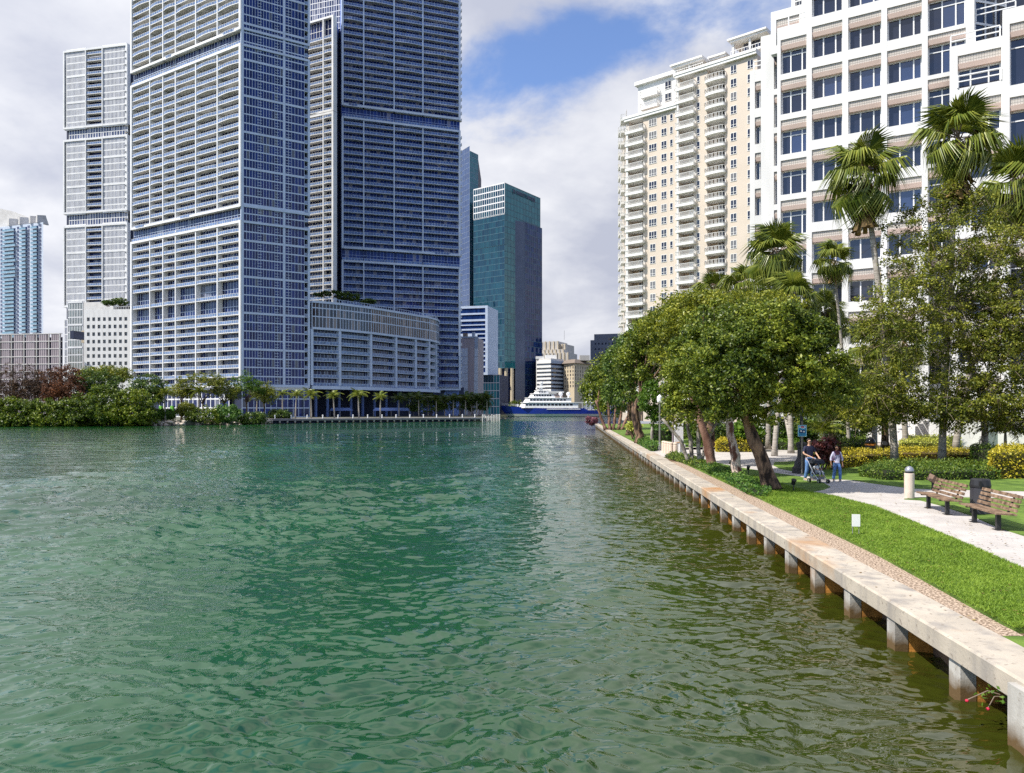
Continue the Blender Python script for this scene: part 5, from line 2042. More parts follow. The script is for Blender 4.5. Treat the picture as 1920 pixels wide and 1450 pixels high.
b = gp(1152, 806)
st_ = []
for (x0, x1) in ((-1.3, -2.8), (-0.7, -0.9), (-0.1, 0.3), (0.6, 1.4), (1.1, 3.0)):
    st_.append([((x0, 0, 0), 0.26), (((x0 + x1) / 2, 0.2, 2.0), 0.2), ((x1, 0.4, 4.5), 0.14)])
tree('spreading many-stemmed tree at the far bend of the sea wall', b, None, [el(1140, 715, 118, 38, 52, 4.0), el(1115, 735, 120, 24, 36, 3.0), el(1150, 760, 116, 30, 25, 3), el(1160, 690, 122, 30, 35, 3.5)],
     420, 44, 1.0, 0.19, LM['fig'], M['bark_red'], GR, limbs=12, trunks=st_)
tree('yellowish wide tree topping the row below the cream tower', (XP(1330, 62), 62, GZ), [((0, 0, 0), 0.4), ((0, 0, 4), 0.3), ((0, 0, 7), 0.2)],
     [el(1295, 588, 62, 68, 38, 3.5), el(1370, 596, 62, 70, 40, 3.5), el(1245, 615, 66, 45, 38, 3.0), el(1435, 615, 60, 60, 46, 3)], 420, 44, 0.72, 0.12, LM['fig_yellow'], M['bark_dark'], limbs=12)
tree('deep green tree behind the lamp base and the walkers', (XP(1560, 54), 54, GZ), [((0, 0, 0), 0.3), ((0, 0, 2), 0.25), ((0, 0, 4), 0.18)],
     [el(1560, 740, 53, 70, 48, 2.4), el(1620, 750, 53, 60, 45, 2.4), el(1500, 760, 54, 45, 40, 2.2), el(1640, 790, 53, 35, 22, 1.6), el(1580, 780, 52, 45, 22, 1.6)],
     360, 44, 0.45, 0.09, LM['olive'], M['bark_dark'], limbs=10)
tree('dark leafy tree shading the building foot beyond the hedges', (XP(1660, 60), 60, GZ), [((0, 0, 0), 0.3), ((0, 0, 2), 0.25), ((0, 0, 4), 0.18)],
     [el(1640, 770, 60, 60, 55, 2.2), el(1590, 800, 60, 45, 30, 1.8), el(1530, 795, 60, 45, 35, 1.8)],
     240, 44, 0.5, 0.11, LM['fig_dark'], M['bark_dark'], limbs=10)
# the open, twiggy tree in front of the office
b = (XP(1850, 40.5), 40.5, GZ - 0.05)
tree('large open twiggy tree in front of the white office building, sparse enough to see through', b, [((0, 0, 0), 0.20), ((-0.1, 0, 1.5), 0.18), ((-0.2, 0, 3.2), 0.16), ((-0.9, 0.2, 6.5), 0.13), ((-1.8, 0.3, 9.4), 0.08)],
     [el(1740, 470, 40.5, 90, 115, 2.6), el(1850, 500, 40.5, 95, 130, 2.8), el(1690, 600, 39.5, 95, 90, 2.4), el(1820, 640, 40.5, 110, 90, 2.8), el(1900, 610, 39.5, 80, 120, 2.4),
      el(1660, 720, 39.5, 75, 55, 2.0), el(1780, 745, 39.5, 85, 55, 2.2), el(1880, 740, 39.5, 80, 60, 2.2), el(1960, 560, 39.5, 70, 170, 2.4), el(1700, 762, 39.5, 75, 36, 2.2), el(1800, 775, 39.5, 80, 34, 2.2), el(1895, 775, 39.5, 75, 40, 2.2), el(1620, 765, 39.5, 50, 35, 1.8), el(1790, 385, 41.5, 60, 50, 2.0)],
     1750, 58, 0.44, 0.074, LM['olive'], M['bark_grey'], limbs=44, shell=0.12, low=-1.0, twigs=1500)

# ------------------------------------------------------------------ fan palms


def fan_frond(droop, length=1.0, seed=0):
    """Petiole with a pleated fan blade whose segment tips hang."""
    g = random.Random(seed)
    mb = MB()
    pl = 0.95 * length
    mb.tube([(0, 0, 0), (0, pl * 0.5, 0.03), (0, pl, 0.0)], [0.035, 0.025, 0.018], 5, m=1)
    n = 30
    R_ = 1.15 * length
    o = Vector((0, pl * 0.93, 0))
    for i in range(n):
        a = R(-105 + 210 * i / (n - 1))
        r_ = R_ * (0.78 + 0.22 * cos(a * 0.7)) * g.uniform(0.82, 1.06)
        dv = Vector((sin(a), cos(a), 0))
        sd_ = Vector((cos(a), -sin(a), 0))
        w = R_ * 0.037
        mid = o + dv * r_ * 0.62 + Vector((0, 0, -0.10 * droop * r_ + 0.10 * abs(sin(a)) * r_))
        tip = o + dv * r_ * 0.92 + Vector((g.uniform(-.04, .04), 0, -(0.55 + 0.5 * g.random()) * droop * r_))
        m1, m2 = mid + sd_ * w + Vector((0, 0, -0.03)), mid - sd_ * w + Vector((0, 0, -0.03))
        mb.poly([tuple(o), tuple(m1), tuple(mid + Vector((0, 0, 0.03)))])
        mb.poly([tuple(o), tuple(mid + Vector((0, 0, 0.03))), tuple(m2)])
        mb.poly([tuple(m1), tuple(tip), tuple(mid + Vector((0, 0, 0.03)))])
        mb.poly([tuple(mid + Vector((0, 0, 0.03))), tuple(tip), tuple(m2)])
    return mb


FAN = []


def fan_palm(label, base, top, r0, size, nf=26, skirt=0.9, group=None, seed=1, lm='frond'):
    g = random.Random(seed)
    root = empty('fan_palm', base)
    tag(root, label, 'palm tree', group)
    t = Vector(top) - Vector(base)
    mb = MB()
    n = 16
    pts = [Vector((t.x * (i / n) ** 1.3, t.y * (i / n) ** 1.3, t.z * i / n)) for i in range(n + 1)]
    mb.tube(pts, [r0 * (1.25 if i == 0 else 1.0 - 0.35 * i / n) * (1 + g.uniform(-.03, .03)) for i in range(n + 1)], 10)
    mb.build('trunk', M['palm_trunk'], root, smooth=True)
    if not FAN:
        for k in range(5):
            o = fan_frond(0.5 + 0.3 * k, 1.0, k).build('frond', [LM['frond'], M['twig']])
            FAN.append(o.data)
            bpy.data.objects.remove(o)
    for i in range(nf):
        el_ = R(82 - 140 * (i / nf) + g.uniform(-8, 8))
        az = i * 2.39996 + g.uniform(-.25, .25)
        o = bpy.data.objects.new('frond', FAN[min(4, int(i / nf * 4 + g.random()))])
        COL.objects.link(o)
        o.parent = root
        o.location = t + Vector((0, 0, g.uniform(-0.25, 0.1) * size))
        q = Matrix.Rotation(az, 4, 'Z') @ Matrix.Rotation(el_, 4, 'X') @ Matrix.Rotation(g.uniform(-.5, .5), 4, 'Y')
        o.rotation_euler = q.to_euler()
        sc = size * g.uniform(0.85, 1.1) * 0.5
        o.scale = (sc, sc, sc)
    # hanging dead leaves
    sk = MB()
    for i in range(int(110 * skirt)):
        a = g.uniform(0, 2 * pi)
        z = -g.uniform(0.05, 0.9) * size * skirt
        rr_ = (0.22 + 0.35 * g.random()) * size * 0.6
        p = Vector((cos(a) * rr_ * 0.4, sin(a) * rr_ * 0.4, z))
        q = Vector((cos(a) * rr_, sin(a) * rr_, z - g.uniform(0.3, 0.75) * size * 0.6))
        s_ = Vector((-sin(a), cos(a), 0)) * 0.06 * size
        sk.poly([tuple(p - s_ * 0.3 + t), tuple(q - s_ + t), tuple(q + s_ * 0.6 + t), tuple(p + s_ * 0.3 + t)])
    if skirt > 0:
        stuff(sk.build('dead_fronds', LM['thatch'], root))
    return root


PG = 'fan palms in the park'
ORD = 'first second third fourth fifth sixth seventh eighth ninth tenth eleventh twelfth thirteenth fourteenth fifteenth sixteenth'.split()


def pt(px, py, d):
    return (XP(px, d), d, ZP(py, d))


def gd_(px, d):
    return (XP(px, d), d, GZ - 0.05)


fan_palm('tall fan palm with a full green head left of the large open tree', gd_(1678, 41.5), pt(1620, 325, 41.5), 0.20, 2.55, 24, 1.1, PG, 1)
fan_palm('tallest fan palm, brown dead fronds hanging at its right side, before the office', gd_(1766, 41), pt(1797, 262, 41.0), 0.20, 2.6, 24, 1.2, PG, 2)
fan_palm('tall fan palm cut by the right edge of the view', gd_(1790, 48), pt(1915, 350, 46), 0.22, 3.0, 22, 0.9, PG, 3)
fan_palm('fan palm standing in front of the corner of the white office and cream tower', gd_(1440, 58), pt(1453, 470, 58), 0.20, 2.75, 26, 0.7, PG, 4)
fan_palm('fan palm just above the row of shade trees, its trunk hidden', gd_(1452, 50), pt(1488, 555, 52), 0.18, 2.2, 22, 0.6, PG, 5)
fan_palm('slender tall fan palm with a curving thin trunk beside the office windows', gd_(1592, 58), pt(1562, 490, 57), 0.14, 1.9, 20, 0.6, PG, 6)
fan_palm('shorter slender fan palm, left of a close pair by the office', gd_(1549, 60), pt(1547, 585, 60), 0.13, 1.9, 20, 0.4, PG, 7)
fan_palm('shorter slender fan palm, right of a close pair by the office', gd_(1568, 61), pt(1562, 605, 61), 0.13, 1.9, 18, 0.4, PG, 8)
fan_palm('fan palm head poking over the yellowish tree top below the cream tower', gd_(1350, 72), pt(1338, 548, 74), 0.2, 2.6, 22, 0.4, PG, 9)
fan_palm('fan palm head between the cream tower and the corner palm', gd_(1485, 54), pt(1398, 535, 70), 0.16, 2.8, 22, 0.4, PG, 10)
# bare grey palm stems whose heads stand hidden in the foliage
for (px, d, lab, topx) in ((1698, 50, 'stout grey palm trunk behind the pale ringed one', 1690), (1483, 53, 'straight palm trunk standing behind the blue sign', 1482), (1640, 56, 'short palm trunk rising behind the yellow hedge', 1640)):
    fan_palm(lab, gd_(px, d), pt(topx, 640, d), 0.2, 2.2, 16, 0.3, None, px)


def feather_frond(L_=1.0, droop=1.0, n=22, seed=0):
    g = random.Random(seed)
    mb = MB()
    pts = []
    for i in range(9):
        t = i / 8
        pts.append(Vector((0, L_ * (t - 0.18 * droop * t ** 2.2), L_ * (0.45 * t - 0.85 * droop * t * t))))
    mb.tube(pts, [0.03 * L_ * (1 - 0.8 * i / 8) * 0.6 for i in range(9)], 4)
    for i in range(n):
        t = 0.12 + 0.88 * i / (n - 1)
        k = min(int(t * 8), 7)
        p = pts[k].lerp(pts[k + 1], t * 8 - k)
        ll = L_ * 0.33 * (sin(pi * (0.15 + 0.8 * t)) ** 0.7)
        for s_ in (-1, 1):
            e = p + Vector((s_ * ll * 0.85, ll * 0.45, -ll * (0.25 + 0.4 * g.random())))
            w = Vector((0, L_ * 0.028, 0))
            mb.poly([tuple(p - w), tuple(e), tuple(p + w)])
    return mb


FEATH = []


def feather_palm(label, base, h, size, nf=13, r0=0.2, group=None, seed=0, lm='frond', lean=0.0, name='royal_palm'):
    g = random.Random(seed)
    root = empty(name, base)
    tag(root, label, 'palm tree', group)
    mb = MB()
    pts = [Vector((lean * (i / 8) ** 1.5, 0, h * i / 8)) for i in range(9)]
    mb.tube(pts, [r0 * (1.2, 1.05, 1.0, 1.0, 0.95, 0.9, 0.85, 0.7, 0.5)[i] for i in range(9)], 8)
    mb.build('trunk', M['palm_trunk'], root, smooth=True)
    key = lm
    vs_ = [x for x in FEATH if x[0] == key]
    if not vs_:
        for k in range(3):
            o = feather_frond(1.0, 0.7 + 0.25 * k, 22, k).build('frond', LM[lm])
            FEATH.append((key, o.data))
            bpy.data.objects.remove(o)
        vs_ = [x for x in FEATH if x[0] == key]
    for i in range(nf):
        o = bpy.data.objects.new('frond', vs_[g.randrange(3)][1])
        COL.objects.link(o)
        o.parent = root
        o.location = pts[-1]
        o.rotation_euler = (Matrix.Rotation(i * 2.39996 + g.uniform(-.2, .2), 4, 'Z') @ Matrix.Rotation(R(60 - 75 * i / nf), 4, 'X')).to_euler()
        sc = size * g.uniform(0.85, 1.1)
        o.scale = (sc, sc, sc)
    return root


RG = 'royal palms along the quay'
for k, (px, d, py, sz, lm, lab) in enumerate((
        (584, 222, 742, 3.6, 'frond', 'royal palm with yellowed low fronds on the quay, left end of the sunlit row'),
        (627, 224, 744, 3.2, 'frond', 'slim royal palm with an upright spear, second sunlit one on the quay'),
        (673, 226, 742, 3.6, 'frond', 'royal palm with a double stem, third sunlit one on the quay'),
        (713, 229, 746, 3.0, 'frond', 'half-lit royal palm where the quay falls into shade'),
        (554, 226, 742, 3.2, 'frond', 'royal palm leaning left beside the glazed base of the waterfront tower'),
        (530, 232, 740, 2.9, 'frond', 'small royal palm before the grey framed lobby windows'),
        (481, 212, 744, 3.4, 'frond', 'royal palm with orange dead fronds among the shore trees'),
        (310, 184, 738, 3.2, 'frond', 'royal palm on the rocky shore beside the lime green panels'),
        (373, 196, 736, 3.2, 'frond', 'royal palm before the white lobby frame'),
)):
    g0 = 1.15
    feather_palm(lab, (XP(px, d), d, g0), ZP(py, d) - g0, sz, 13, 0.22, RG, 40 + k, lm, lean=random.uniform(-.4, .4))
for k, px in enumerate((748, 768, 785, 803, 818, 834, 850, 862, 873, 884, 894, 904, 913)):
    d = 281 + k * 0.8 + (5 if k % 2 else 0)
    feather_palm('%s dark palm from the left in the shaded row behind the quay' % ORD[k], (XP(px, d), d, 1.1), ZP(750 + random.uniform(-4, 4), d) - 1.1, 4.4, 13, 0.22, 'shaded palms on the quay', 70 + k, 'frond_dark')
feather_palm('low clump palm with arching fronds behind the walkers', (XP(1545, 42), 42, GZ), ZP(808, 42) - GZ, 1.25, 16, 0.09, None, 90, 'frond', name='clump_palm')
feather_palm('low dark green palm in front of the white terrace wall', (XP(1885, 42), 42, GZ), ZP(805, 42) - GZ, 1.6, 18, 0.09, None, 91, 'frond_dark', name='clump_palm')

# ------------------------------------------------------------------ hedges, ground cover


def bed(name, label, cat, poly, z0, z1, n, lsize, lm, group=None, seed=0, inner=True, rough=0.06, kind=None, core_col=None):
    """Clipped planting over a polygon: leaves on the top and flanks of a block."""
    g = np.random.default_rng(500 + seed)
    pts = np.array(poly)
    e = np.roll(pts, -1, 0) - pts
    elen = np.linalg.norm(e, axis=1)
    per = elen.sum()
    area = 0.5 * abs(np.dot(pts[:, 0], np.roll(pts[:, 1], -1)) - np.dot(pts[:, 1], np.roll(pts[:, 0], -1)))
    hh = z1 - z0
    n = int(n * 1.7)
    ns = int(n * 1.6 * per * hh / (1.6 * per * hh + area))
    nt = n - ns
    P = []
    lo, hi = pts.min(0), pts.max(0)
    from mathutils.geometry import intersect_point_tri_2d, tessellate_polygon
    tris = tessellate_polygon([[Vector((p[0], p[1], 0)) for p in poly]])
    T = np.array([[pts[i] for i in t] for t in tris])
    ea, eb = T[:, 1] - T[:, 0], T[:, 2] - T[:, 0]
    ta = np.abs(ea[:, 0] * eb[:, 1] - ea[:, 1] * eb[:, 0]) + 1e-9
    pick = g.choice(len(T), nt, p=ta / ta.sum())
    r1, r2 = g.random(nt), g.random(nt)
    fl_ip = r1 + r2 > 1
    r1[fl_ip], r2[fl_ip] = 1 - r1[fl_ip], 1 - r2[fl_ip]
    Q = T[pick]
    xy = Q[:, 0] + (Q[:, 1] - Q[:, 0]) * r1[:, None] + (Q[:, 2] - Q[:, 0]) * r2[:, None]
    bump = rough * (np.sin(xy[:, 0] * 3.1) + np.sin(xy[:, 1] * 2.3 + 1) + np.sin(xy.sum(1) * 5.3))
    P.append(np.c_[xy, z1 + bump + g.normal(0, rough, nt)])
    pick = g.choice(len(pts), ns, p=elen / per)
    t = g.random(ns)[:, None]
    xy = pts[pick] + e[pick] * t
    en = np.stack([e[pick][:, 1], -e[pick][:, 0]], 1) / (elen[pick][:, None] + 1e-9)
    sgn = 1.0 if np.dot(pts[:, 0], np.roll(pts[:, 1], -1)) - np.dot(pts[:, 1], np.roll(pts[:, 0], -1)) > 0 else -1.0
    xy = xy + en * sgn * (0.02 + 0.12 * g.random(ns))[:, None] + g.normal(0, rough * 0.5, xy.shape)
    P.append(np.c_[xy, z0 + hh * g.random(ns)])
    P = np.concatenate(P)
    V = leaf_cloud(P, lsize, g, 0.35)
    c = pts.mean(0)
    root = empty(name, (c[0], c[1], z0))
    tag(root, label, cat, group)
    V = V - np.array([c[0], c[1], z0])
    o = fast_mesh('leaves', V, np.arange(len(V)).reshape(-1, 4), lm, root)
    stuff(o)
    if inner:
        mb = MB()
        ii = [((p[0] - c[0]) * 0.98, (p[1] - c[1]) * 0.98) for p in poly]
        mb.prism(ii, -0.02, hh - rough * 2.0)
        mb.build('inner_twigs', mat(name + '_core', core_col or (0.02, 0.025, 0.01), 0.9, 0.2), root)
    return root


def gpoly(*pp):
    return [G(x, y) for x, y in pp]


bed('croton_hedge', 'long clipped yellow hedge behind the woman walking', 'hedge', gpoly((1556, 880), (1620, 873), (1690, 868), (1760, 868), (1862, 872), (1862, 862), (1700, 856), (1560, 862)), GZ - 0.05, GZ + 0.62, 5200, 0.055, LM['yellow_hedge'], seed=1, core_col=(0.08, 0.05, 0.01))
bed('boxed_hedge', 'tall pale lime boxed hedge against the white terrace wall', 'hedge', gpoly((1690, 858), (1772, 858), (1800, 846), (1700, 846)), GZ - 0.05, GZ + 1.05, 4200, 0.06, LM['lime_hedge'], seed=2, core_col=(0.1, 0.11, 0.02))
bed('low_hedge', 'low green hedge with a ragged edge behind the bollard light', 'hedge', gpoly((1615, 893), (1660, 900), (1730, 900), (1800, 899), (1868, 899), (1872, 884), (1770, 879), (1650, 880)), GZ - 0.05, GZ + 0.42, 7000, 0.05, LM['green_hedge'], seed=3)
bed('croton_hedge', 'dense yellow green hedge at the right edge beside the benches', 'hedge', gpoly((1860, 897), (1990, 897), (1990, 880), (1880, 880)), GZ - 0.05, GZ + 1.22, 4200, 0.06, LM['yellow_hedge'], seed=4, core_col=(0.05, 0.045, 0.01))
bed('boxed_hedge', 'small dark green boxed hedge beside the slim dark trunk', 'hedge', gpoly((1824, 880), (1858, 884), (1864, 872), (1828, 870)), GZ - 0.05, GZ + 1.15, 1500, 0.05, LM['green_hedge'], seed=5)
bed('low_hedge', 'round green hedge beyond the yellow one, below the dark tree', 'hedge', gpoly((1572, 850), (1625, 850), (1640, 842), (1580, 842)), GZ - 0.05, GZ + 0.8, 1500, 0.06, LM['green_hedge'], seed=6)
bed('croton_hedge', 'yellow hedge across the plaza behind the red trunks', 'hedge', gpoly((1345, 847), (1418, 847), (1425, 840), (1350, 840)), GZ - 0.05, GZ + 0.75, 2400, 0.07, LM['yellow_hedge'], seed=7, core_col=(0.05, 0.045, 0.01))
bed('low_hedge', 'bright green ground planting behind the straight palm trunk', 'hedge', gpoly((1455, 843), (1505, 844), (1505, 838), (1455, 838)), GZ - 0.05, GZ + 0.6, 1100, 0.07, LM['bright'], seed=8)
bed('low_hedge', 'glossy green shrub bed beyond the lamp posts on the sea wall lawn', 'hedge', gpoly((1224, 826), (1258, 826), (1270, 818), (1228, 818)), GZ - 0.05, GZ + 1.1, 1500, 0.12, LM['cover'], seed=9)
bed('ground_cover', 'leafy ground cover between gravel strip and lawn under the leaning trunk', 'ground cover', gpoly((1440, 922), (1428, 931), (1405, 924), (1375, 908), (1340, 890), (1310, 877), (1330, 873), (1380, 892), (1415, 905)), GZ - 0.03, GZ + 0.16, 3600, 0.045, LM['cover'], seed=10, rough=0.05)
bed('ground_cover', 'paler ground cover around the grey many-stemmed tree', 'ground cover', gpoly((1310, 878), (1285, 868), (1250, 857), (1262, 853), (1300, 860), (1345, 876), (1370, 888), (1345, 890)), GZ - 0.03, GZ + 0.15, 3000, 0.05, LM['green_hedge'], seed=11, rough=0.05)
bed('ground_cover', 'clipped low shrubs hugging the wall beside the lamp posts', 'ground cover', gpoly((1190, 827), (1205, 826), (1236, 843), (1222, 846)), GZ - 0.05, GZ + 0.45, 1800, 0.07, LM['cover'], seed=12)


def blob(name, label, cat, ells, k, nleaf, cr, ls, lm, base, group=None, seed=0, shell=0.55, low=-0.8, core=None):
    g = np.random.default_rng(900 + seed)
    cs, P, O = clump_points(ells, k, nleaf, cr, g, shell, low)
    root = empty(name, base)
    tag(root, label, cat, group)
    V = leaf_cloud(P - np.array(base), ls, g, 0.5, out=O)
    fast_mesh('crown', V, np.arange(len(V)).reshape(-1, 4), lm, root)
    mb = MB()
    for i in range(min(14, k)):
        c = Vector(cs[i] - np.array(base))
        mb.tube([(c.x * 0.25, c.y * 0.25, 0), tuple(c * 0.6), tuple(c)], [0.05 * cr + 0.02, 0.03 * cr + .01, 0.01], 5, cap=False)
    mb.build('stems', M['bark_dark'], root)
    return root


blob('red_shrub', 'dark red spiky shrub just behind the man with the stroller', 'shrub', [el(1532, 848, 38, 20, 20, 0.6), el(1552, 843, 38.5, 17, 20, 0.6)], 60, 22, 0.26, 0.12, LM['red'], (XP(1540, 38), 38, GZ - 0.05), seed=1, low=-1)
blob('pink_shrub', 'pink flowering shrub at the far tip of the sea wall', 'shrub', [el(1110, 789, 152, 11, 8, 1.2)], 60, 24, 0.45, 0.16, LM['pink'], (XP(1110, 152), 152, 0.7), seed=2, low=-1)
blob('yellow_shrub', 'small yellow shrub beside the stout dark trunk', 'shrub', [el(1188, 800, 78, 12, 9, 0.8)], 50, 26, 0.4, 0.12, LM['lime_hedge'], (XP(1188, 78), 78, GZ), seed=3)
blob('broadleaf_shrub', 'big-leaved green shrub between the red trunks across the plaza', 'shrub', [el(1400, 815, 56, 28, 26, 1.2)], 110, 26, 0.4, 0.16, LM['bright'], (XP(1400, 56), 56, GZ), seed=4)
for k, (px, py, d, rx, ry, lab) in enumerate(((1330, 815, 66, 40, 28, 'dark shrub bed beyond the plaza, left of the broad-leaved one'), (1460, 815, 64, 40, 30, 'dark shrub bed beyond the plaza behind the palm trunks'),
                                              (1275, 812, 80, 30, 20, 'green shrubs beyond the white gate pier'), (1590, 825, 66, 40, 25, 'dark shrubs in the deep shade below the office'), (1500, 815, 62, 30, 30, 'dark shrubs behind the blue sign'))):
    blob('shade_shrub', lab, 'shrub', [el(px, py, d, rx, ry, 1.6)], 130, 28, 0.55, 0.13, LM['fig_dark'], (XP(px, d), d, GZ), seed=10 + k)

# west bank, left
MG = 'mangroves at the left shore'
for k, (px, py, d, rx, ry, lab) in enumerate((
        (-40, 772, 172, 55, 30, 'mangrove bush running out of the left edge'), (25, 773, 172, 42, 27, 'yellow green mangrove bush at the left end of the shore'), (85, 774, 173, 42, 26, 'yellow green mangrove bush below the brown bare trees'),
        (145, 773, 174, 45, 28, 'yellow green mangrove bush below the red brown tree'), (200, 762, 174, 45, 38, 'tall mangrove bush in the middle of the left shore'), (250, 765, 175, 42, 36, 'mangrove bush at the right end of the left shore'))):
    blob('mangrove', lab, 'shrub', [el(px, py, d, rx, ry, 4.5), el(px + 8, py + 14, d - 2, rx * 0.8, ry * 0.6, 4)], 330, 34, 0.85, 0.26, LM['mangrove'], (XP(px, d), d, 0.2), MG, seed=20 + k, low=-0.9)
for k, (px, py, d, rx, ry, lm_, lab) in enumerate((
        (30, 716, 186, 52, 34, 'brown_bare', 'bare brown tree below the pinkish garage, at the left edge'), (90, 722, 188, 42, 32, 'brown_bare', 'thin dark brown tree between garage and mangroves'), (120, 722, 184, 42, 36, 'brown', 'red brown autumn tree below the white block'),
        (185, 718, 188, 42, 28, 'fig_dark', 'dark green tree in front of the white block with square windows'), (195, 700, 196, 50, 14, 'fig_yellow', 'pale yellow green tree top before the white block'), (275, 728, 186, 34, 28, 'fig_dark', 'dark green tree below the left edge of the waterfront tower'))):
    bs_ = (XP(px, d), d, 1.0)
    tree(lab, bs_, [((0, 0, 0), 0.35), ((0.2, 0, 3), 0.28), ((0.1, 0, 5), 0.2)], [el(px, py, d, rx, ry, 4), el(px + rx * 0.4, py + ry * 0.5, d - 2, rx * 0.6, ry * 0.7, 3), el(px - rx * .4, py + ry * .5, d - 1, rx * .6, ry * .6, 3)],
         260 if 'bare' not in lm_ else 300, 30, 0.95, 0.24 if 'bare' not in lm_ else 0.17, LM[lm_], M['bark_dark'], limbs=24, shell=0.4, low=-0.8, twigs=0 if 'bare' not in lm_ else 260)
for k, (px, py, d, rx, ry, lm_, lab) in enumerate((
        (380, 715, 198, 45, 18, 'olive', 'airy flat-topped tree in front of the lowest balconies'), (420, 735, 200, 30, 22, 'olive', 'thin tree left of the tallest shore tree'), (462, 722, 202, 32, 26, 'bright', 'tall light green tree before the corner of the waterfront tower'),
        (340, 735, 200, 24, 20, 'olive', 'small olive tree behind the rocky shore'), (495, 740, 206, 22, 24, 'olive', 'shady tree between the shore palms'))):
    tree(lab, (XP(px, d), d, 1.0), [((0, 0, 0), 0.25), ((0.1, 0, 3), 0.2), ((0, 0, 5), 0.14)], [el(px, py, d, rx, ry, 3), el(px + rx * .5, py + 6, d, rx * .6, ry * .7, 2.5)],
         130, 30, 0.8, 0.2, LM[lm_], M['bark_dark'], limbs=16, shell=0.3)
for k, (px, py, d, rx, ry, lm_, lab) in enumerate((
        (385, 781, 186, 38, 17, 'mangrove', 'rounded light green bush on the rocks, left one'), (425, 778, 188, 28, 20, 'cover', 'rounded green bush on the rocks, right one'), (475, 785, 192, 26, 12, 'fig_dark', 'dark bush hanging over the rocks below the palms'),
        (350, 770, 192, 16, 14, 'olive', 'small grey green bush behind the rocks'), (310, 778, 186, 16, 10, 'bright', 'little bright bush beside the shore palm stem'), (525, 778, 214, 22, 10, 'fig_dark', 'dark bush at the start of the quay'), (275, 782, 180, 18, 16, 'fig_dark', 'shaded bush at the end of the mangroves'))):
    blob('shore_bush', lab, 'shrub', [el(px, py, d, rx, ry, 3)], 170, 30, 0.7, 0.2, LM[lm_], (XP(px, d), d, 0.9), 'bushes on the rocky shore', seed=50 + k)
# trees behind the quay palms and roof gardens
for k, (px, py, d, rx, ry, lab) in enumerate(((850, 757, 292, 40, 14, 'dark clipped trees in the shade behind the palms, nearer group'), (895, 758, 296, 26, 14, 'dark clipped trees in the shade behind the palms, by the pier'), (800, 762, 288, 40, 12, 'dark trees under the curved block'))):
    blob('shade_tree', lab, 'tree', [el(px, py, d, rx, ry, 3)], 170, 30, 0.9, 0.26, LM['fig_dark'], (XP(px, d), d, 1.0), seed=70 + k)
for k, (px, py, d, rx, ry, lab) in enumerate(((618, 552, 290, 30, 6, 'dark roof garden trees on the curved block, left'), (655, 557, 296, 22, 7, 'dark roof garden trees on the curved block, middle'), (690, 566, 300, 14, 5, 'dark roof garden bush on the curved block, right end'), (203, 568, 330, 10, 5, 'dark roof garden bush on the white block'), (225, 567, 332, 14, 7, 'dark roof garden trees on the white block'))):
    blob('roof_tree', lab, 'tree', [el(px, py, d, rx, ry, 2)], 70, 30, 0.8, 0.3, LM['fig_dark'], (XP(px, d), d, ZP(py + 8, d)), 'roof garden trees', seed=80 + k)
blob('palm_clump', 'yellow green palms at the quay end in front of the glass tower', 'tree', [el(968, 760, 446, 14, 8, 3)], 70, 30, 1.0, 0.35, LM['mangrove'], (XP(968, 446), 446, 1.1), seed=90)
# ------------------------------------------------------------------ quay and shore of the west bank
qa, qb = Vector((XP(478, 206), 204)), Vector((XP(908, 242), 240.5))
quay = empty('quay', (qa.x, qa.y, 0))
tag(quay, 'long grey quay deck on short piles below the shaded towers', 'quay')
qd = qb - qa
qang = math.atan2(qd.y, qd.x)
QL = qd.length
mb = MB()
mb.box(0, QL, 0, 8, 0.75, 1.3)
mb.build('deck', mat('quay_deck', (0.24, 0.22, 0.23), 0.85, 0.15, 0.5), quay, rot=qang)  # deck colour darkened to carry the shade lying on it
mb = MB()
mb.box(0, QL, 1.0, 1.3, -0.8, 0.74)
mb.build('back_wall', M['dark_core'], quay, rot=qang)
qp = None
n = 34
ux, uy = qd.normalized()
for i in range(n):
    t = QL * (i + 0.5) / n
    if qp is None:
        mb = MB()
        mb.box(-0.2, 0.2, 0.1, 0.5, -0.8, 0.749)
        qp = mb.build('pile', M['pile'], quay, (ux * t, uy * t, 0), qang)
    else:
        dup(qp, quay, (ux * t, uy * t, 0))
q0 = None
for i in range(16):
    t = QL * (i + 0.4) / 16
    p = (qa.x + ux * t - uy * 1.2, qa.y + uy * t + ux * 1.2, 1.3)
    if q0 is None:
        mb = MB()
        mb.lathe([(0.16, 0), (0.16, 0.82), (0.2, 0.83), (0.2, 0.98), (0.1, 1.05)], 8)
        q0 = mb.build('bollard', M['white_paint'])
        q0.location = p
    else:
        o = dup(q0, None, p)
    tag(q0 if i == 0 else o, '%s small white post from the left along the far quay edge' % ORD[i], 'bollard', 'white posts along the quay')
for i, (px, lab) in enumerate(((640, 'dark blue awning in the arcade shade behind the sunlit palms'), (735, 'wide dark blue awning in the shade below the curved block'), (795, 'dark blue awning between the shaded palms'))):
    d = 282 + i * 4
    aw = empty('awning', (XP(px, d), d, 1.1))
    tag(aw, lab, 'awning')
    mb = MB()
    w = 4 + 3 * (i == 1)
    mb.hexa([(-w, -2, 2.3), (w, -2, 2.3), (w, 2, 2.3), (-w, 2, 2.3), (-w * .9, -1, 3.4), (w * .9, -1, 3.4), (w * .9, 1, 3.4), (-w * .9, 1, 3.4)])
    mb.build('canvas', M['shade_blue'], aw)
    mb = MB()
    for sx_ in (-w + .2, 0, w - .2):
        mb.box(sx_ - 0.08, sx_ + 0.08, -1.9, -1.75, 0, 2.3)
    mb.build('frame', M['grey_metal'], aw)
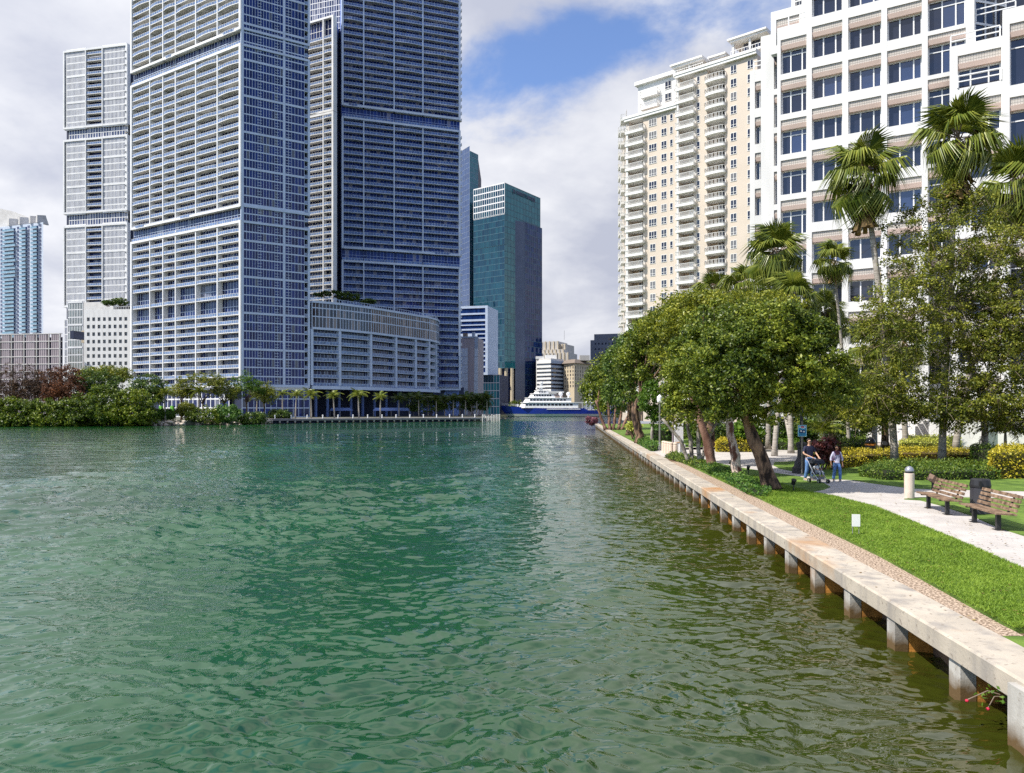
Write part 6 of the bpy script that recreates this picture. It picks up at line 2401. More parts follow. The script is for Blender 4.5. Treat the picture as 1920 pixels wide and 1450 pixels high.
# mooring piles at the quay end
mp0 = None
for i in range(12):
    px = 905 + i * 2.9
    d = 240 + i * 1.2 + (i % 3)
    if mp0 is None:
        mb = MB()
        mb.lathe([(0.17, -1), (0.16, 2.1), (0.04, 2.3)], 8)
        mp0 = mb.build('mooring_pile', M['concrete_pale'])
        o = mp0
        o.location = (XP(px, d), d, 0)
    else:
        o = dup(mp0, None, (XP(px, d), d, random.uniform(-0.5, 0.1)))
    tag(o, '%s white mooring pile from the left in the cluster at the quay end' % ORD[i], 'mooring pile', 'mooring piles at the quay end')
# boulders along the shore
g = np.random.default_rng(77)
mb = MB()
for i in range(150):
    t = g.random()
    px = 285 + 225 * t
    d = np.interp(px, [285, 480, 510], [176, 202, 207]) + g.uniform(-2.0, 1.2)
    s_ = g.uniform(0.3, 0.75)
    n0 = len(mb.v)
    mb.ball((XP(px, d), d, g.uniform(-0.1, 0.9)), (s_ * g.uniform(.8, 1.4), s_, s_ * g.uniform(.5, .9)), 6, 4)
    for j in range(n0, len(mb.v)):
        v = mb.v[j]
        mb.v[j] = (v[0] + g.normal(0, .06), v[1] + g.normal(0, .06), v[2] + g.normal(0, .06))
o = mb.build('shore_rocks', mat('rocks', (0.42, 0.36, 0.30), 0.9, 0.3, 1.2, island=True))
tag(o, 'pale tumbled rocks along the waterline below the shore bushes', 'rocks', kind='stuff')

# ------------------------------------------------------------------ yacht
YD = 405.0
yx0 = XP(933, YD)
ya = empty('yacht', (yx0, YD, 0))
tag(ya, 'large motor yacht with a blue hull and white stepped decks crossing the river mouth', 'yacht')
LY = 54.0
ya.scale = (1.2, 1.2, 1.2)
M['hull_blue'] = mat('hull_blue', (0.012, 0.035, 0.30), 0.25, 0.05, coat=0.5)
M['boot'] = mat('boot_stripe', (0.62, 0.60, 0.56), 0.5, 0.05)
M['yacht_white'] = mat('yacht_white', (0.80, 0.80, 0.80), 0.35, 0.02)
M['yacht_glass'] = mat('yacht_glass', (0.015, 0.02, 0.04), 0.08, 0.1)


def hull_ring(x):
    t = x / LY
    w = 4.6 * min(1, (1 - (1 - min(t / 0.42, 1)) ** 2.1)) * (1 if t < 0.8 else 1 - 0.12 * (t - 0.8) / 0.2)
    sheer = 3.75 + 1.35 * max(0, 1 - t / 0.45) ** 1.6 - (0.9 if t > 0.72 else 0) * min(1, (t - 0.72) / 0.03 if t > 0.72 else 0)
    rake = 5.2 * max(0, 1 - t / 0.3)
    return w, sheer, rake


xs = [0, 0.6, 1.5, 3, 5, 8, 12, 17, 22, 28, 34, 38.9, 40.5, 46, 54]
rows = []
for x in xs:
    w, sh, rk = hull_ring(x)
    lv = [(-0.6, 0.72), (0.12, 0.84), (0.16, 0.85), (1.25, 0.93), (1.3, 0.94), (sh, 1.0)]
    rows.append([(x + rk * (1 - (z + 0.6) / (sh + 0.6)) , w * f_, z) for z, f_ in lv])
mb = MB()
k = 6
for sgn in (-1, 1):
    n = len(mb.v)
    for r_ in rows:
        mb.v += [(p[0], sgn * p[1], p[2]) for p in r_]
    for i in range(len(rows) - 1):
        for j in range(k - 1):
            q = (n + i * k + j, n + (i + 1) * k + j, n + (i + 1) * k + j + 1, n + i * k + j + 1)
            mb.f.append(q if sgn < 0 else q[::-1])
            mb.m.append(2 if j == 0 else (1 if j in (1, 2) else 0))
n = len(mb.v)
for r_ in rows:
    p = r_[-1]
    mb.v += [(p[0], -p[1], p[2] - 0.05), (p[0], p[1], p[2] - 0.05)]
for i in range(len(rows) - 1):
    mb.f.append((n + 2 * i, n + 2 * i + 2, n + 2 * i + 3, n + 2 * i + 1))
    mb.m.append(3)
r_ = rows[-1]
mb.poly([(p[0], -p[1], p[2]) for p in r_] + [(p[0], p[1], p[2]) for p in r_[::-1]])
mb.build('hull', [M['hull_blue'], M['boot'], M['dark_metal'], M['yacht_white']], ya)


def deck(x0, x1, z0, z1, w, rake_f, rake_a, name, win=None, over=0.5):
    """One tier: raked front, rounded plan, overhanging roof lip, dark window strip."""
    b = MB()

    def plan(f_, a_, ww):
        return [(f_ + 2.4, -ww), (a_, -ww), (a_, ww), (f_ + 2.4, ww), (f_ + 0.7, ww * 0.7), (f_, 0), (f_ + 0.7, -ww * 0.7)]
    lo, hi = plan(x0, x1, w), plan(x0 + rake_f, x1 - rake_a, w * 0.94)
    n_ = len(lo)
    b.v += [(p[0], p[1], z0) for p in lo] + [(p[0], p[1], z1) for p in hi]
    for i in range(n_):
        j = (i + 1) % n_
        b.f.append((i, j, n_ + j, n_ + i))
        b.m.append(0)
    b.f.append(tuple(range(n_, 2 * n_)))
    b.m.append(0)
    rp = plan(x0 + rake_f - over, x1 + 0.4, w + 0.25)
    b.prism(rp, z1, z1 + 0.22)
    o = b.build(name, M['yacht_white'], ya)
    if win:
        za, zb2, wx0, wx1, nw = win
        wb2 = MB()
        for i in range(nw):
            a_ = wx0 + (wx1 - wx0) * i / nw
            c_ = a_ + (wx1 - wx0) / nw * 0.72
            for sg in (-1, 1):
                t0, t1 = (za - z0) / (z1 - z0), (zb2 - z0) / (z1 - z0)
                y0, y1 = (w + (w * 0.94 - w) * t0 + 0.03) * sg, (w + (w * 0.94 - w) * t1 + 0.03) * sg
                wb2.quad((a_, y0, za), (c_, y0, za), (c_, y1, zb2), (a_, y1, zb2))
        stuff(wb2.build('windows', M['yacht_glass'], o))
    return o


deck(9.5, 36, 3.9, 6.2, 4.3, 1.2, 0, 'main_deck', (4.9, 5.7, 12.5, 34, 13))
deck(11.5, 33, 6.42, 8.3, 3.9, 1.2, 0, 'upper_deck', (7.1, 7.8, 14.5, 31, 11))
deck(13.8, 26, 8.52, 10.2, 3.3, 1.3, 1.0, 'bridge_deck', (9.1, 9.8, 16.2, 24.5, 7))
deck(16.2, 23, 10.42, 11.6, 2.3, 0.9, 0.8, 'sun_deck', (10.8, 11.3, 18.5, 22, 3))
mb = MB()
mb.hexa([(18.2, -0.9, 11.8), (20.4, -0.9, 11.8), (20.4, 0.9, 11.8), (18.2, 0.9, 11.8), (19.2, -0.4, 14.2), (20.2, -0.4, 14.2), (20.2, 0.4, 14.2), (19.2, 0.4, 14.2)])
mb.box(17.9, 21.4, -2.0, 2.0, 13.0, 13.15)
mb.ball((19.7, 0, 15.0), 0.85, 10, 7)
mb.ball((17.6, 0.3, 12.7), 0.4, 8, 5)
mb.build('mast', M['yacht_white'], ya)
mb = MB()
for x in (28.5, 32.0):
    mb.lathe([(0.35, 0), (0.4, 1.0)], 8, (x, 0, 8.5))
    mb.ball((x, 0, 10.2), 0.95, 10, 7)
mb.build('radar_dome', M['yacht_white'], ya)
mb = MB()   # after tower and spire, cranes, aft terrace
mb.hexa([(38.5, -1.4, 3.5), (43, -1.4, 3.5), (43, 1.4, 3.5), (38.5, 1.4, 3.5), (40, -0.8, 11.5), (42.4, -0.8, 11.5), (42.4, 0.8, 11.5), (40, 0.8, 11.5)])
mb.hexa([(39.6, -1, 11.5), (42.8, -1, 11.5), (42.8, 1, 11.5), (39.6, 1, 11.5), (40.6, -0.3, 12.6), (42, -0.3, 12.6), (42, 0.3, 12.6), (40.6, 0.3, 12.6)])
mb.lathe([(0.35, 0), (0.12, 7.6)], 8, (41.3, 0, 12.5))
mb.build('funnel', M['yacht_white'], ya)
mb = MB()
mb.box(34, 53, -4.2, 4.2, 6.1, 6.35)
mb.box(36, 50, -3.9, 3.9, 3.0, 3.2)
for i in range(10):
    for sg in (-1, 1):
        mb.box(36 + i * 1.8, 36.15 + i * 1.8, sg * 4.1 - 0.07, sg * 4.1 + 0.07, 3.2, 6.1)
mb.tube([(43, 0, 9), (50, 0, 7.6)], 0.18, 6)
mb.build('aft_terrace', M['yacht_white'], ya)
mb = MB()
for sg in (-1, 1):
    for z in (0.55, 1.0):
        mb.tube([(rows[i][-1][0], sg * rows[i][-1][1] * 0.97, rows[i][-1][2] + z) for i in range(0, 8)], 0.04, 4)
    for i in range(0, 8):
        p = rows[i][-1]
        mb.tube([(p[0], sg * p[1] * .97, p[2]), (p[0], sg * p[1] * .97, p[2] + 1)], 0.03, 4)
    mb.box(22, 37, sg * 4.66 - 0.02, sg * 4.66 + 0.02, 3.2, 3.55)
mb.lathe([(0.4, 0), (0.5, 1.5), (0.1, 1.6)], 8, (9, 0, 4.1))
mb.build('rail', M['yacht_white'], ya)

# ------------------------------------------------------------------ park furniture
GS = GZ - 0.03


def ground_at(px, py):
    x, y = G(px, py)
    return x, y


# benches: wooden slats on black legs
M['bench_wood'] = mat('bench_wood', (0.13, 0.075, 0.045), 0.75, 0.35, 6.0, bump=0.4, bscale=30, streak=(1, 1, 1), col2=(0.30, 0.20, 0.13))


def bench(root_label, p0, p1, group):
    """p0, p1: feet of the two legs; the seat faces the water."""
    c = (Vector(p0) + Vector(p1)) / 2
    dv = Vector(p1) - Vector(p0)
    ang = math.atan2(dv.y, dv.x)
    root = empty('park_bench', (c.x, c.y, GS), ang)
    tag(root, root_label, 'bench', group)
    span = dv.length
    L_ = span + 0.82
    sl_ = None
    for i in range(6):
        y = -0.20 + i * 0.085
        if sl_ is None:
            mb = MB()
            mb.box(-L_ / 2, L_ / 2, -0.035, 0.035, -0.02, 0.02)
            sl_ = mb.build('seat_slat', M['bench_wood'], root, (0, y, 0.46 - 0.004 * i))
        else:
            dup(sl_, root, (0, y, 0.46 - 0.004 * i))
    b0 = None
    for i in range(4):
        z = 0.54 + i * 0.115
        y = 0.26 + i * 0.042
        if b0 is None:
            mb = MB()
            mb.box(-L_ / 2, L_ / 2, -0.018, 0.018, -0.042, 0.042)
            b0 = mb.build('back_slat', M['bench_wood'], root, (0, y, z))
            b0.rotation_euler = (R(-18), 0, 0)
        else:
            o = dup(b0, root, (0, y, z))
            o.rotation_euler = (R(-18), 0, 0)
    l0 = None
    for sg in (-1, 1):
        if l0 is None:
            mb = MB()
            mb.box(-0.05, 0.05, -0.05, 0.05, 0.012, 0.42)
            mb.box(-0.14, 0.14, -0.09, 0.09, 0, 0.012)
            mb.box(-0.03, 0.03, -0.22, 0.24, 0.40, 0.435)
            mb.hexa([(-0.025, 0.20, 0.42), (0.025, 0.20, 0.42), (0.025, 0.25, 0.42), (-0.025, 0.25, 0.42), (-0.025, 0.40, 0.93), (0.025, 0.40, 0.93), (0.025, 0.43, 0.93), (-0.025, 0.43, 0.93)])
            l0 = mb.build('leg', M['dark_metal'], root, (sg * span / 2, 0, 0))
        else:
            dup(l0, root, (sg * span / 2, 0, 0))
    return root


def bend(px, py):
    x, y = G(px, py)
    return (x, y, 0)


bench('weathered wooden slat bench, the one nearer the bollard light', bend(1741, 951), bend(1776, 963), 'wooden benches beside the path')
bench('weathered wooden slat bench in front of the dark litter bin', bend(1827, 977), bend(1871.5, 991.5), 'wooden benches beside the path')

# litter bin behind the bench
x, y = G(1838, 962)
bin_ = empty('litter_bin', (x, y, GS))
tag(bin_, 'dark cylindrical litter bin with a sloped hood behind the bench', 'litter bin')
mb = MB()
mb.lathe([(0.24, 0), (0.27, 0.03), (0.27, 0.78), (0.25, 0.80)], 16)
mb.build('bin_body', mat('bin_grey', (0.045, 0.045, 0.055), 0.45, 0.2), bin_)
mb = MB()
mb.lathe([(0.285, 0.80), (0.285, 0.86), (0.26, 1.02), (0.22, 1.05)], 16)
mb.box(-0.2, -0.14, -0.30, -0.26, 0.86, 1.0)
mb.build('hood', M['dark_metal'], bin_)

# bollard light by the path
x, y = G(1705, 933)
bl = empty('bollard_light', (x, y, GS))
tag(bl, 'beige concrete bollard light with a domed grey cap at the path fork', 'bollard light')
mb = MB()
mb.lathe([(0.165, 0), (0.165, 0.86), (0.155, 0.88)], 20)
mb.build('post', mat('bollard_conc', (0.60, 0.50, 0.42), 0.85, 0.06, 6), bl, smooth=False)
mb = MB()
mb.lathe([(0.13, 0.88), (0.13, 0.94)], 20)
mb.build('lens', mat('dark_lens', (0.03, 0.03, 0.04), 0.2), bl)
mb = MB()
mb.lathe([(0.15, 0.94), (0.15, 0.97), (0.14, 1.03), (0.10, 1.09), (0.05, 1.12), (0.01, 1.13)], 20)
mb.build('cap', mat('cap_grey', (0.30, 0.31, 0.36), 0.35, 0.05, metal=0.4), bl, smooth=True)

# white blank sign on two thin legs in the lawn
x, y = G(1605, 1001)
sg_ = empty('lawn_sign', (x, y, GZ - 0.02), R(-8))
tag(sg_, 'small blank white sign on two thin legs in the grass', 'sign')
mb = MB()
mb.box(-0.095, 0.095, -0.012, 0.012, 0.20, 0.50)
mb.build('panel', mat('sign_white', (0.82, 0.82, 0.80), 0.5, 0.02), sg_)
mb = MB()
mb.tube([(0, 0, -0.05), (0, 0, 0.34)], 0.009, 6)
l0 = mb.build('leg', M['grey_metal'], sg_, (-0.075, 0.02, 0))
dup(l0, sg_, (0.075, 0.02, 0))


def spot(label, px, py, h=0.28, size=0.09, tilt=30, az=0, cat='spotlight', group='spotlights in the grass', mm=None):
    x, y = G(px, py)
    root = empty('garden_spotlight', (x, y, GZ - 0.03), az)
    tag(root, label, cat, group)
    mb = MB()
    mb.tube([(0, 0, -0.05), (0, 0, h)], 0.02, 6)
    mb.build('stake', M['dark_metal'], root)
    mb = MB()
    mb.lathe([(size * 0.75, -size * 1.1), (size * 0.8, 0), (size, size * 0.9), (size * 0.92, size * 0.95)], 12)
    o = mb.build('lamp_head', mm or M['dark_metal'], root, (0, 0, h + size * 0.6))
    o.rotation_euler = (R(tilt), 0, 0)
    return root


spot('black spotlight in the grass between the peeling trunk and the leaning trunk', 1403, 889)
spot('black spotlight in the shaded grass tip right of the leaning trunk', 1488, 920, 0.3, 0.10)
spot('black spotlight hidden beside the peeling red trunk', 1370, 877, 0.26, 0.09)
spot('dark floodlight on a stalk rising from the yellow hedge', 1657, 869, 1.0, 0.16, 50)
# tilted brown box floodlight behind the first bench
x, y = G(1749, 917)
fx = empty('box_floodlight', (x, y, GZ - 0.03), R(20))
tag(fx, 'brown tilted box floodlight on a short post above the first bench', 'floodlight')
mb = MB()
mb.tube([(0, 0, 0), (0, 0, 0.3)], 0.045, 8)
mb.build('post', M['dark_metal'], fx)
mb = MB()
mb.box(-0.17, 0.17, -0.11, 0.11, -0.13, 0.13)
for i in range(3):
    mb.box(-0.175, 0.175, -0.12, -0.11, -0.10 + i * 0.08, -0.06 + i * 0.08)
o = mb.build('lamp_box', mat('brown_box', (0.16, 0.10, 0.07), 0.7, 0.15, 8), fx, (0, 0, 0.42))
o.rotation_euler = (R(20), R(25), R(10))
# domed bin top showing over the hedge
x, y = XP(1632, 46), 46.0
db = empty('litter_bin', (x, y, GS))
tag(db, 'black dome topped bin with an orange rim behind the yellow hedge', 'litter bin')
mb = MB()
mb.lathe([(0.28, 0), (0.30, 0.9)], 14)
mb.build('bin_body', M['dark_metal'], db)
mb = MB()
mb.lathe([(0.315, 0.9), (0.315, 1.0)], 14)
mb.build('rim', mat('orange_rim', (0.6, 0.22, 0.03), 0.6), db)
mb = MB()
mb.lathe([(0.32, 1.0), (0.31, 1.12), (0.24, 1.28), (0.12, 1.37), (0.02, 1.40)], 14)
mb.build('dome', mat('black_gloss', (0.012, 0.012, 0.014), 0.18), db, smooth=True)

# lamp with a heavy black base; the blue sign hangs beside it
x, y = XP(1503, 36.5), 36.5
lp = empty('street_lamp', (x, y, GS))
tag(lp, 'black street lamp with a heavy stepped base behind the man', 'street lamp')
mb = MB()
mb.lathe([(0.46, 0), (0.46, 0.28), (0.38, 0.34), (0.34, 0.55), (0.22, 0.75), (0.20, 1.2), (0.24, 1.25), (0.24, 1.36), (0.28, 1.38), (0.28, 1.46), (0.10, 1.55)], 8)
mb.build('base', mat('cast_iron', (0.03, 0.026, 0.028), 0.5, 0.2, 5), lp)
mb = MB()
mb.tube([(0, 0, 1.5), (0, 0, 4.6)], [0.09, 0.06], 10)
mb.build('pole', M['dark_metal'], lp)
mb = MB()
mb.lathe([(0.08, 0), (0.2, 0.1), (0.24, 0.5), (0.12, 0.62), (0.03, 0.75)], 10, (0, 0, 4.55))
mb.build('lantern', mat('lantern_glass', (0.6, 0.6, 0.55), 0.3), lp)
x, y = XP(1504, 35.6), 35.6
bs_ = empty('park_sign', (x, y, GS))
tag(bs_, 'blue park notice with red and white heading on a slim post beside the lamp', 'sign')
mb = MB()
mb.tube([(0, 0.03, 0), (0, 0.03, 2.55)], 0.03, 8)
mb.build('post', mat('sign_post', (0.25, 0.22, 0.18), 0.7), bs_)
mb = MB()
zc = ZP(808, 35.6) - GS
hw_, hh_ = 0.205, 0.27
mb.box(-hw_, hw_, -0.02, 0.0, zc - hh_, zc + hh_, 0)
mb.box(-hw_ + 0.02, hw_ - 0.02, -0.024, -0.02, zc - hh_ + 0.02, zc + hh_ - 0.02, 1)
mb.box(-hw_ + 0.05, hw_ - 0.05, -0.027, -0.0241, zc + 0.15, zc + 0.20, 2)
mb.box(-0.06, 0.08, -0.0275, -0.0272, zc + 0.155, zc + 0.215, 3)
mb.box(-0.05, 0.12, -0.027, -0.0241, zc + 0.11, zc + 0.135, 2)
mb.box(-0.15, 0.15, -0.0265, -0.0241, zc - 0.12, zc + 0.05, 4)
for cx_, cz_ in ((-0.06, -0.02), (0.07, -0.05)):
    mb.hexa([(cx_ - 0.045, -0.029, zc + cz_ - 0.01), (cx_ + 0.03, -0.029, zc + cz_ - 0.035), (cx_ + 0.03, -0.0266, zc + cz_ - 0.035), (cx_ - 0.045, -0.0266, zc + cz_ - 0.01),
             (cx_ - 0.01, -0.029, zc + cz_ + 0.05), (cx_ + 0.045, -0.029, zc + cz_ + 0.02), (cx_ + 0.045, -0.0266, zc + cz_ + 0.02), (cx_ - 0.01, -0.0266, zc + cz_ + 0.05)], 2)
for i in range(3):
    mb.box(-0.14, 0.13, -0.027, -0.0241, zc - 0.16 - 0.03 * i, zc - 0.15 - 0.03 * i, 4)
mb.build('panel', [mat('sign_edge', (0.5, 0.7, 0.8), 0.5), mat('sign_blue', (0.02, 0.26, 0.48), 0.4, 0.05), M['white_paint'], mat('sign_red', (0.6, 0.02, 0.05), 0.5), mat('sign_navy', (0.01, 0.05, 0.16), 0.5)], bs_)

# slim lamp posts and beige bollards by the gate pier
for (px, d, mm_, lab) in ((1237, 57.0, mat('post_green_grey', (0.16, 0.16, 0.14), 0.5), 'grey lamp post with a stepped foot, the farther of two by the bollards'), (1262, 51.5, mat('post_violet_grey', (0.24, 0.19, 0.21), 0.5), 'mauve grey lamp post with a stepped foot beside the white gate pier')):
    lp2 = empty('street_lamp', (XP(px, d), d, GS))
    tag(lp2, lab, 'street lamp')
    mb = MB()
    mb.lathe([(0.24, 0), (0.24, 0.1), (0.18, 0.2), (0.09, 0.5), (0.085, 0.6)], 12)
    mb.build('base', M['grey_metal'], lp2)
    mb = MB()
    mb.tube([(0, 0, 0.55), (0, 0, 3.6)], [0.075, 0.06], 10)
    mb.build('pole', mm_, lp2)
    mb = MB()
    mb.lathe([(0.07, 3.6), (0.2, 3.7), (0.22, 4.05), (0.02, 4.25)], 12)
    mb.build('lantern', M['white_paint'], lp2)
bm_ = mat('bollard_beige', (0.62, 0.50, 0.40), 0.85, 0.06, 4)
b0 = None
for i, (px, d) in enumerate(((1244.5, 53.5), (1249, 52.8), (1254, 52.0), (1258.5, 51.4), (1266.5, 51.0))):
    loc = (XP(px, d), d, GS)
    if b0 is None:
        mb = MB()
        mb.lathe([(0.16, 0), (0.16, 0.66), (0.14, 0.68), (0.14, 0.72), (0.16, 0.74), (0.16, 0.80), (0.11, 0.86)], 14)
        b0 = mb.build('bollard', bm_)
        b0.location = loc
        o = b0
    else:
        o = dup(b0, None, loc)
    tag(o, ('%s beige concrete bollard from the left in the row between the two lamp posts' % ORD[i] if i < 4 else 'single beige bollard between the mauve lamp post and the gate pier'), 'bollard', 'beige bollards by the gate pier')
gpx = empty('gate_pier', (XP(1273, 52), 52.0, GS))
tag(gpx, 'white rendered gate pier with small ochre plaques behind the grey tree', 'gate pier')
mb = MB()
mb.box(-0.30, 0.30, 0, 0.5, 0, 2.15)
mb.box(0.02, 0.38, -0.25, -0.01, 0, 0.72)
mb.build('pier', M['office_white'], gpx)
mb = MB()
mb.box(-0.22, 0.05, -0.02, -0.002, 1.2, 1.26)
mb.box(-0.30, 0.20, -0.03, -0.002, 0.78, 0.84)
mb.build('plaque', mat('ochre', (0.5, 0.28, 0.12), 0.7), gpx)

# flowers growing out of a wall joint nearest the camera
fx_ = wallx(9.3)
fl_r = empty('wall_flower', (fx_ + 0.1, 9.0, 0.42))
tag(fl_r, 'leafy sprig with two red flowers growing from the sea wall joint', 'flower')
g = np.random.default_rng(8)
P = np.array([0.0, 0, 0]) + g.normal(0, 1, (46, 3)) * np.array([0.13, 0.10, 0.06]) + np.array([-0.12, 0.05, 0.02])
V = leaf_cloud(P, 0.035, g, 0.5)
stuff(fast_mesh('leaves', V, np.arange(len(V)).reshape(-1, 4), LM['bright'], fl_r))
mb = MB()
mb.tube([(0, 0, 0), (-0.2, 0.05, 0.05), (-0.42, 0.1, -0.08)], 0.006, 5)
mb.tube([(0, 0, 0), (-0.15, 0.0, 0.0), (-0.26, -0.05, -0.12)], 0.006, 5)
mb.build('stem', M['twig'], fl_r)
for p in ((-0.42, 0.1, -0.09), (-0.26, -0.05, -0.13)):
    mb = MB()
    mb.ball(p, (0.022, 0.022, 0.02), 8, 5)
    mb.build('flower', mat('red_petal', (0.55, 0.02, 0.06), 0.6), fl_r)

# fallen leaves on path and lawn
g = np.random.default_rng(21)
P = []
for i in range(900):
    d = 11 + 24 * g.random() ** 1.3
    x = wallx(d) + 0.1 + 7.5 * g.random() ** 0.9
    off = x - wallx(d)
    if off < 0.75 and g.random() < 0.75:
        continue
    P.append((x, d, (GZ + 0.012) if off < 0.75 else (GZ - 0.05 if off < 1.4 else GZ + 0.012)))
V = leaf_cloud(np.array(P), 0.034, g, 6.0, 0.55)
o = fast_mesh('fallen_leaves', V, np.arange(len(V)).reshape(-1, 4), leaf_mat('fallen_leaf', ((0.06, 0.035, 0.015), (0.20, 0.12, 0.04), (0.36, 0.28, 0.08)), 0.8, 0.1))
tag(o, 'dry fallen leaves scattered over the path, lawn and gravel', 'leaf litter', kind='stuff')

# ------------------------------------------------------------------ people


def skin_body(name, J, E, m, parent, root_j, sub=1, smooth=True):
    """One continuous tapered surface grown round joined limbs."""
    names = list(J)
    me = bpy.data.meshes.new(name)
    me.from_pydata([J[n_][0] for n_ in names], [(names.index(a), names.index(b_)) for a, b_ in E], [])
    o = bpy.data.objects.new(name, me)
    COL.objects.link(o)
    o.modifiers.new('skin', 'SKIN')
    for i, n_ in enumerate(names):
        r_ = J[n_][1]
        sv = me.skin_vertices[0].data[i]
        sv.radius = r_ if isinstance(r_, tuple) else (r_, r_)
        sv.use_root = n_ == root_j
    s_ = o.modifiers.new('smooth', 'SUBSURF')
    s_.levels = s_.render_levels = sub
    bpy.context.view_layer.update()
    dg = bpy.context.evaluated_depsgraph_get()
    me2 = bpy.data.meshes.new_from_object(o.evaluated_get(dg))
    me2.name = name
    o.modifiers.clear()
    o.data = me2
    me2.materials.clear()
    me2.materials.append(m)
    me2.polygons.foreach_set('use_smooth', [smooth] * len(me2.polygons))
    o.parent = parent
    return o


def hand(J, E, side, wrist, elbow, curl=0.6, key=''):
    w, e = Vector(wrist), Vector(elbow)
    f_ = (w - e).normalized()
    lat = f_.cross(Vector((0, 0, 1))) if abs(f_.z) < 0.9 else f_.cross(Vector((0, 1, 0)))
    lat.normalize()
    pal = w + f_ * 0.06
    J[key + 'palm'] = (tuple(pal), (0.036, 0.02))
    E.append((key + 'wrist', key + 'palm'))
    dn = f_.cross(lat).normalized()
    if dn.z > 0:
        dn = -dn
    for i, ln in enumerate((0.062, 0.072, 0.068, 0.052)):
        o_ = lat * (0.03 - 0.02 * i)
        b_ = pal + f_ * 0.045 + o_
        m_ = b_ + f_ * ln * 0.5 + dn * ln * 0.25 * curl
        t_ = m_ + f_ * ln * 0.25 + dn * ln * 0.55 * curl
        for nm, p, r_ in (('a', b_, 0.011), ('b', m_, 0.0095), ('c', t_, 0.0075)):
            J[f'{key}f{i}{nm}'] = (tuple(p), r_)
        E += [(key + 'palm', f'{key}f{i}a'), (f'{key}f{i}a', f'{key}f{i}b'), (f'{key}f{i}b', f'{key}f{i}c')]
    th = pal - f_ * 0.02 + lat * 0.045
    t2_ = th + f_ * 0.035 + lat * 0.012 + dn * 0.015
    J[key + 'ta'] = (tuple(th), 0.012)
    J[key + 'tb'] = (tuple(t2_), 0.009)
    E += [(key + 'palm', key + 'ta'), (key + 'ta', key + 'tb')]


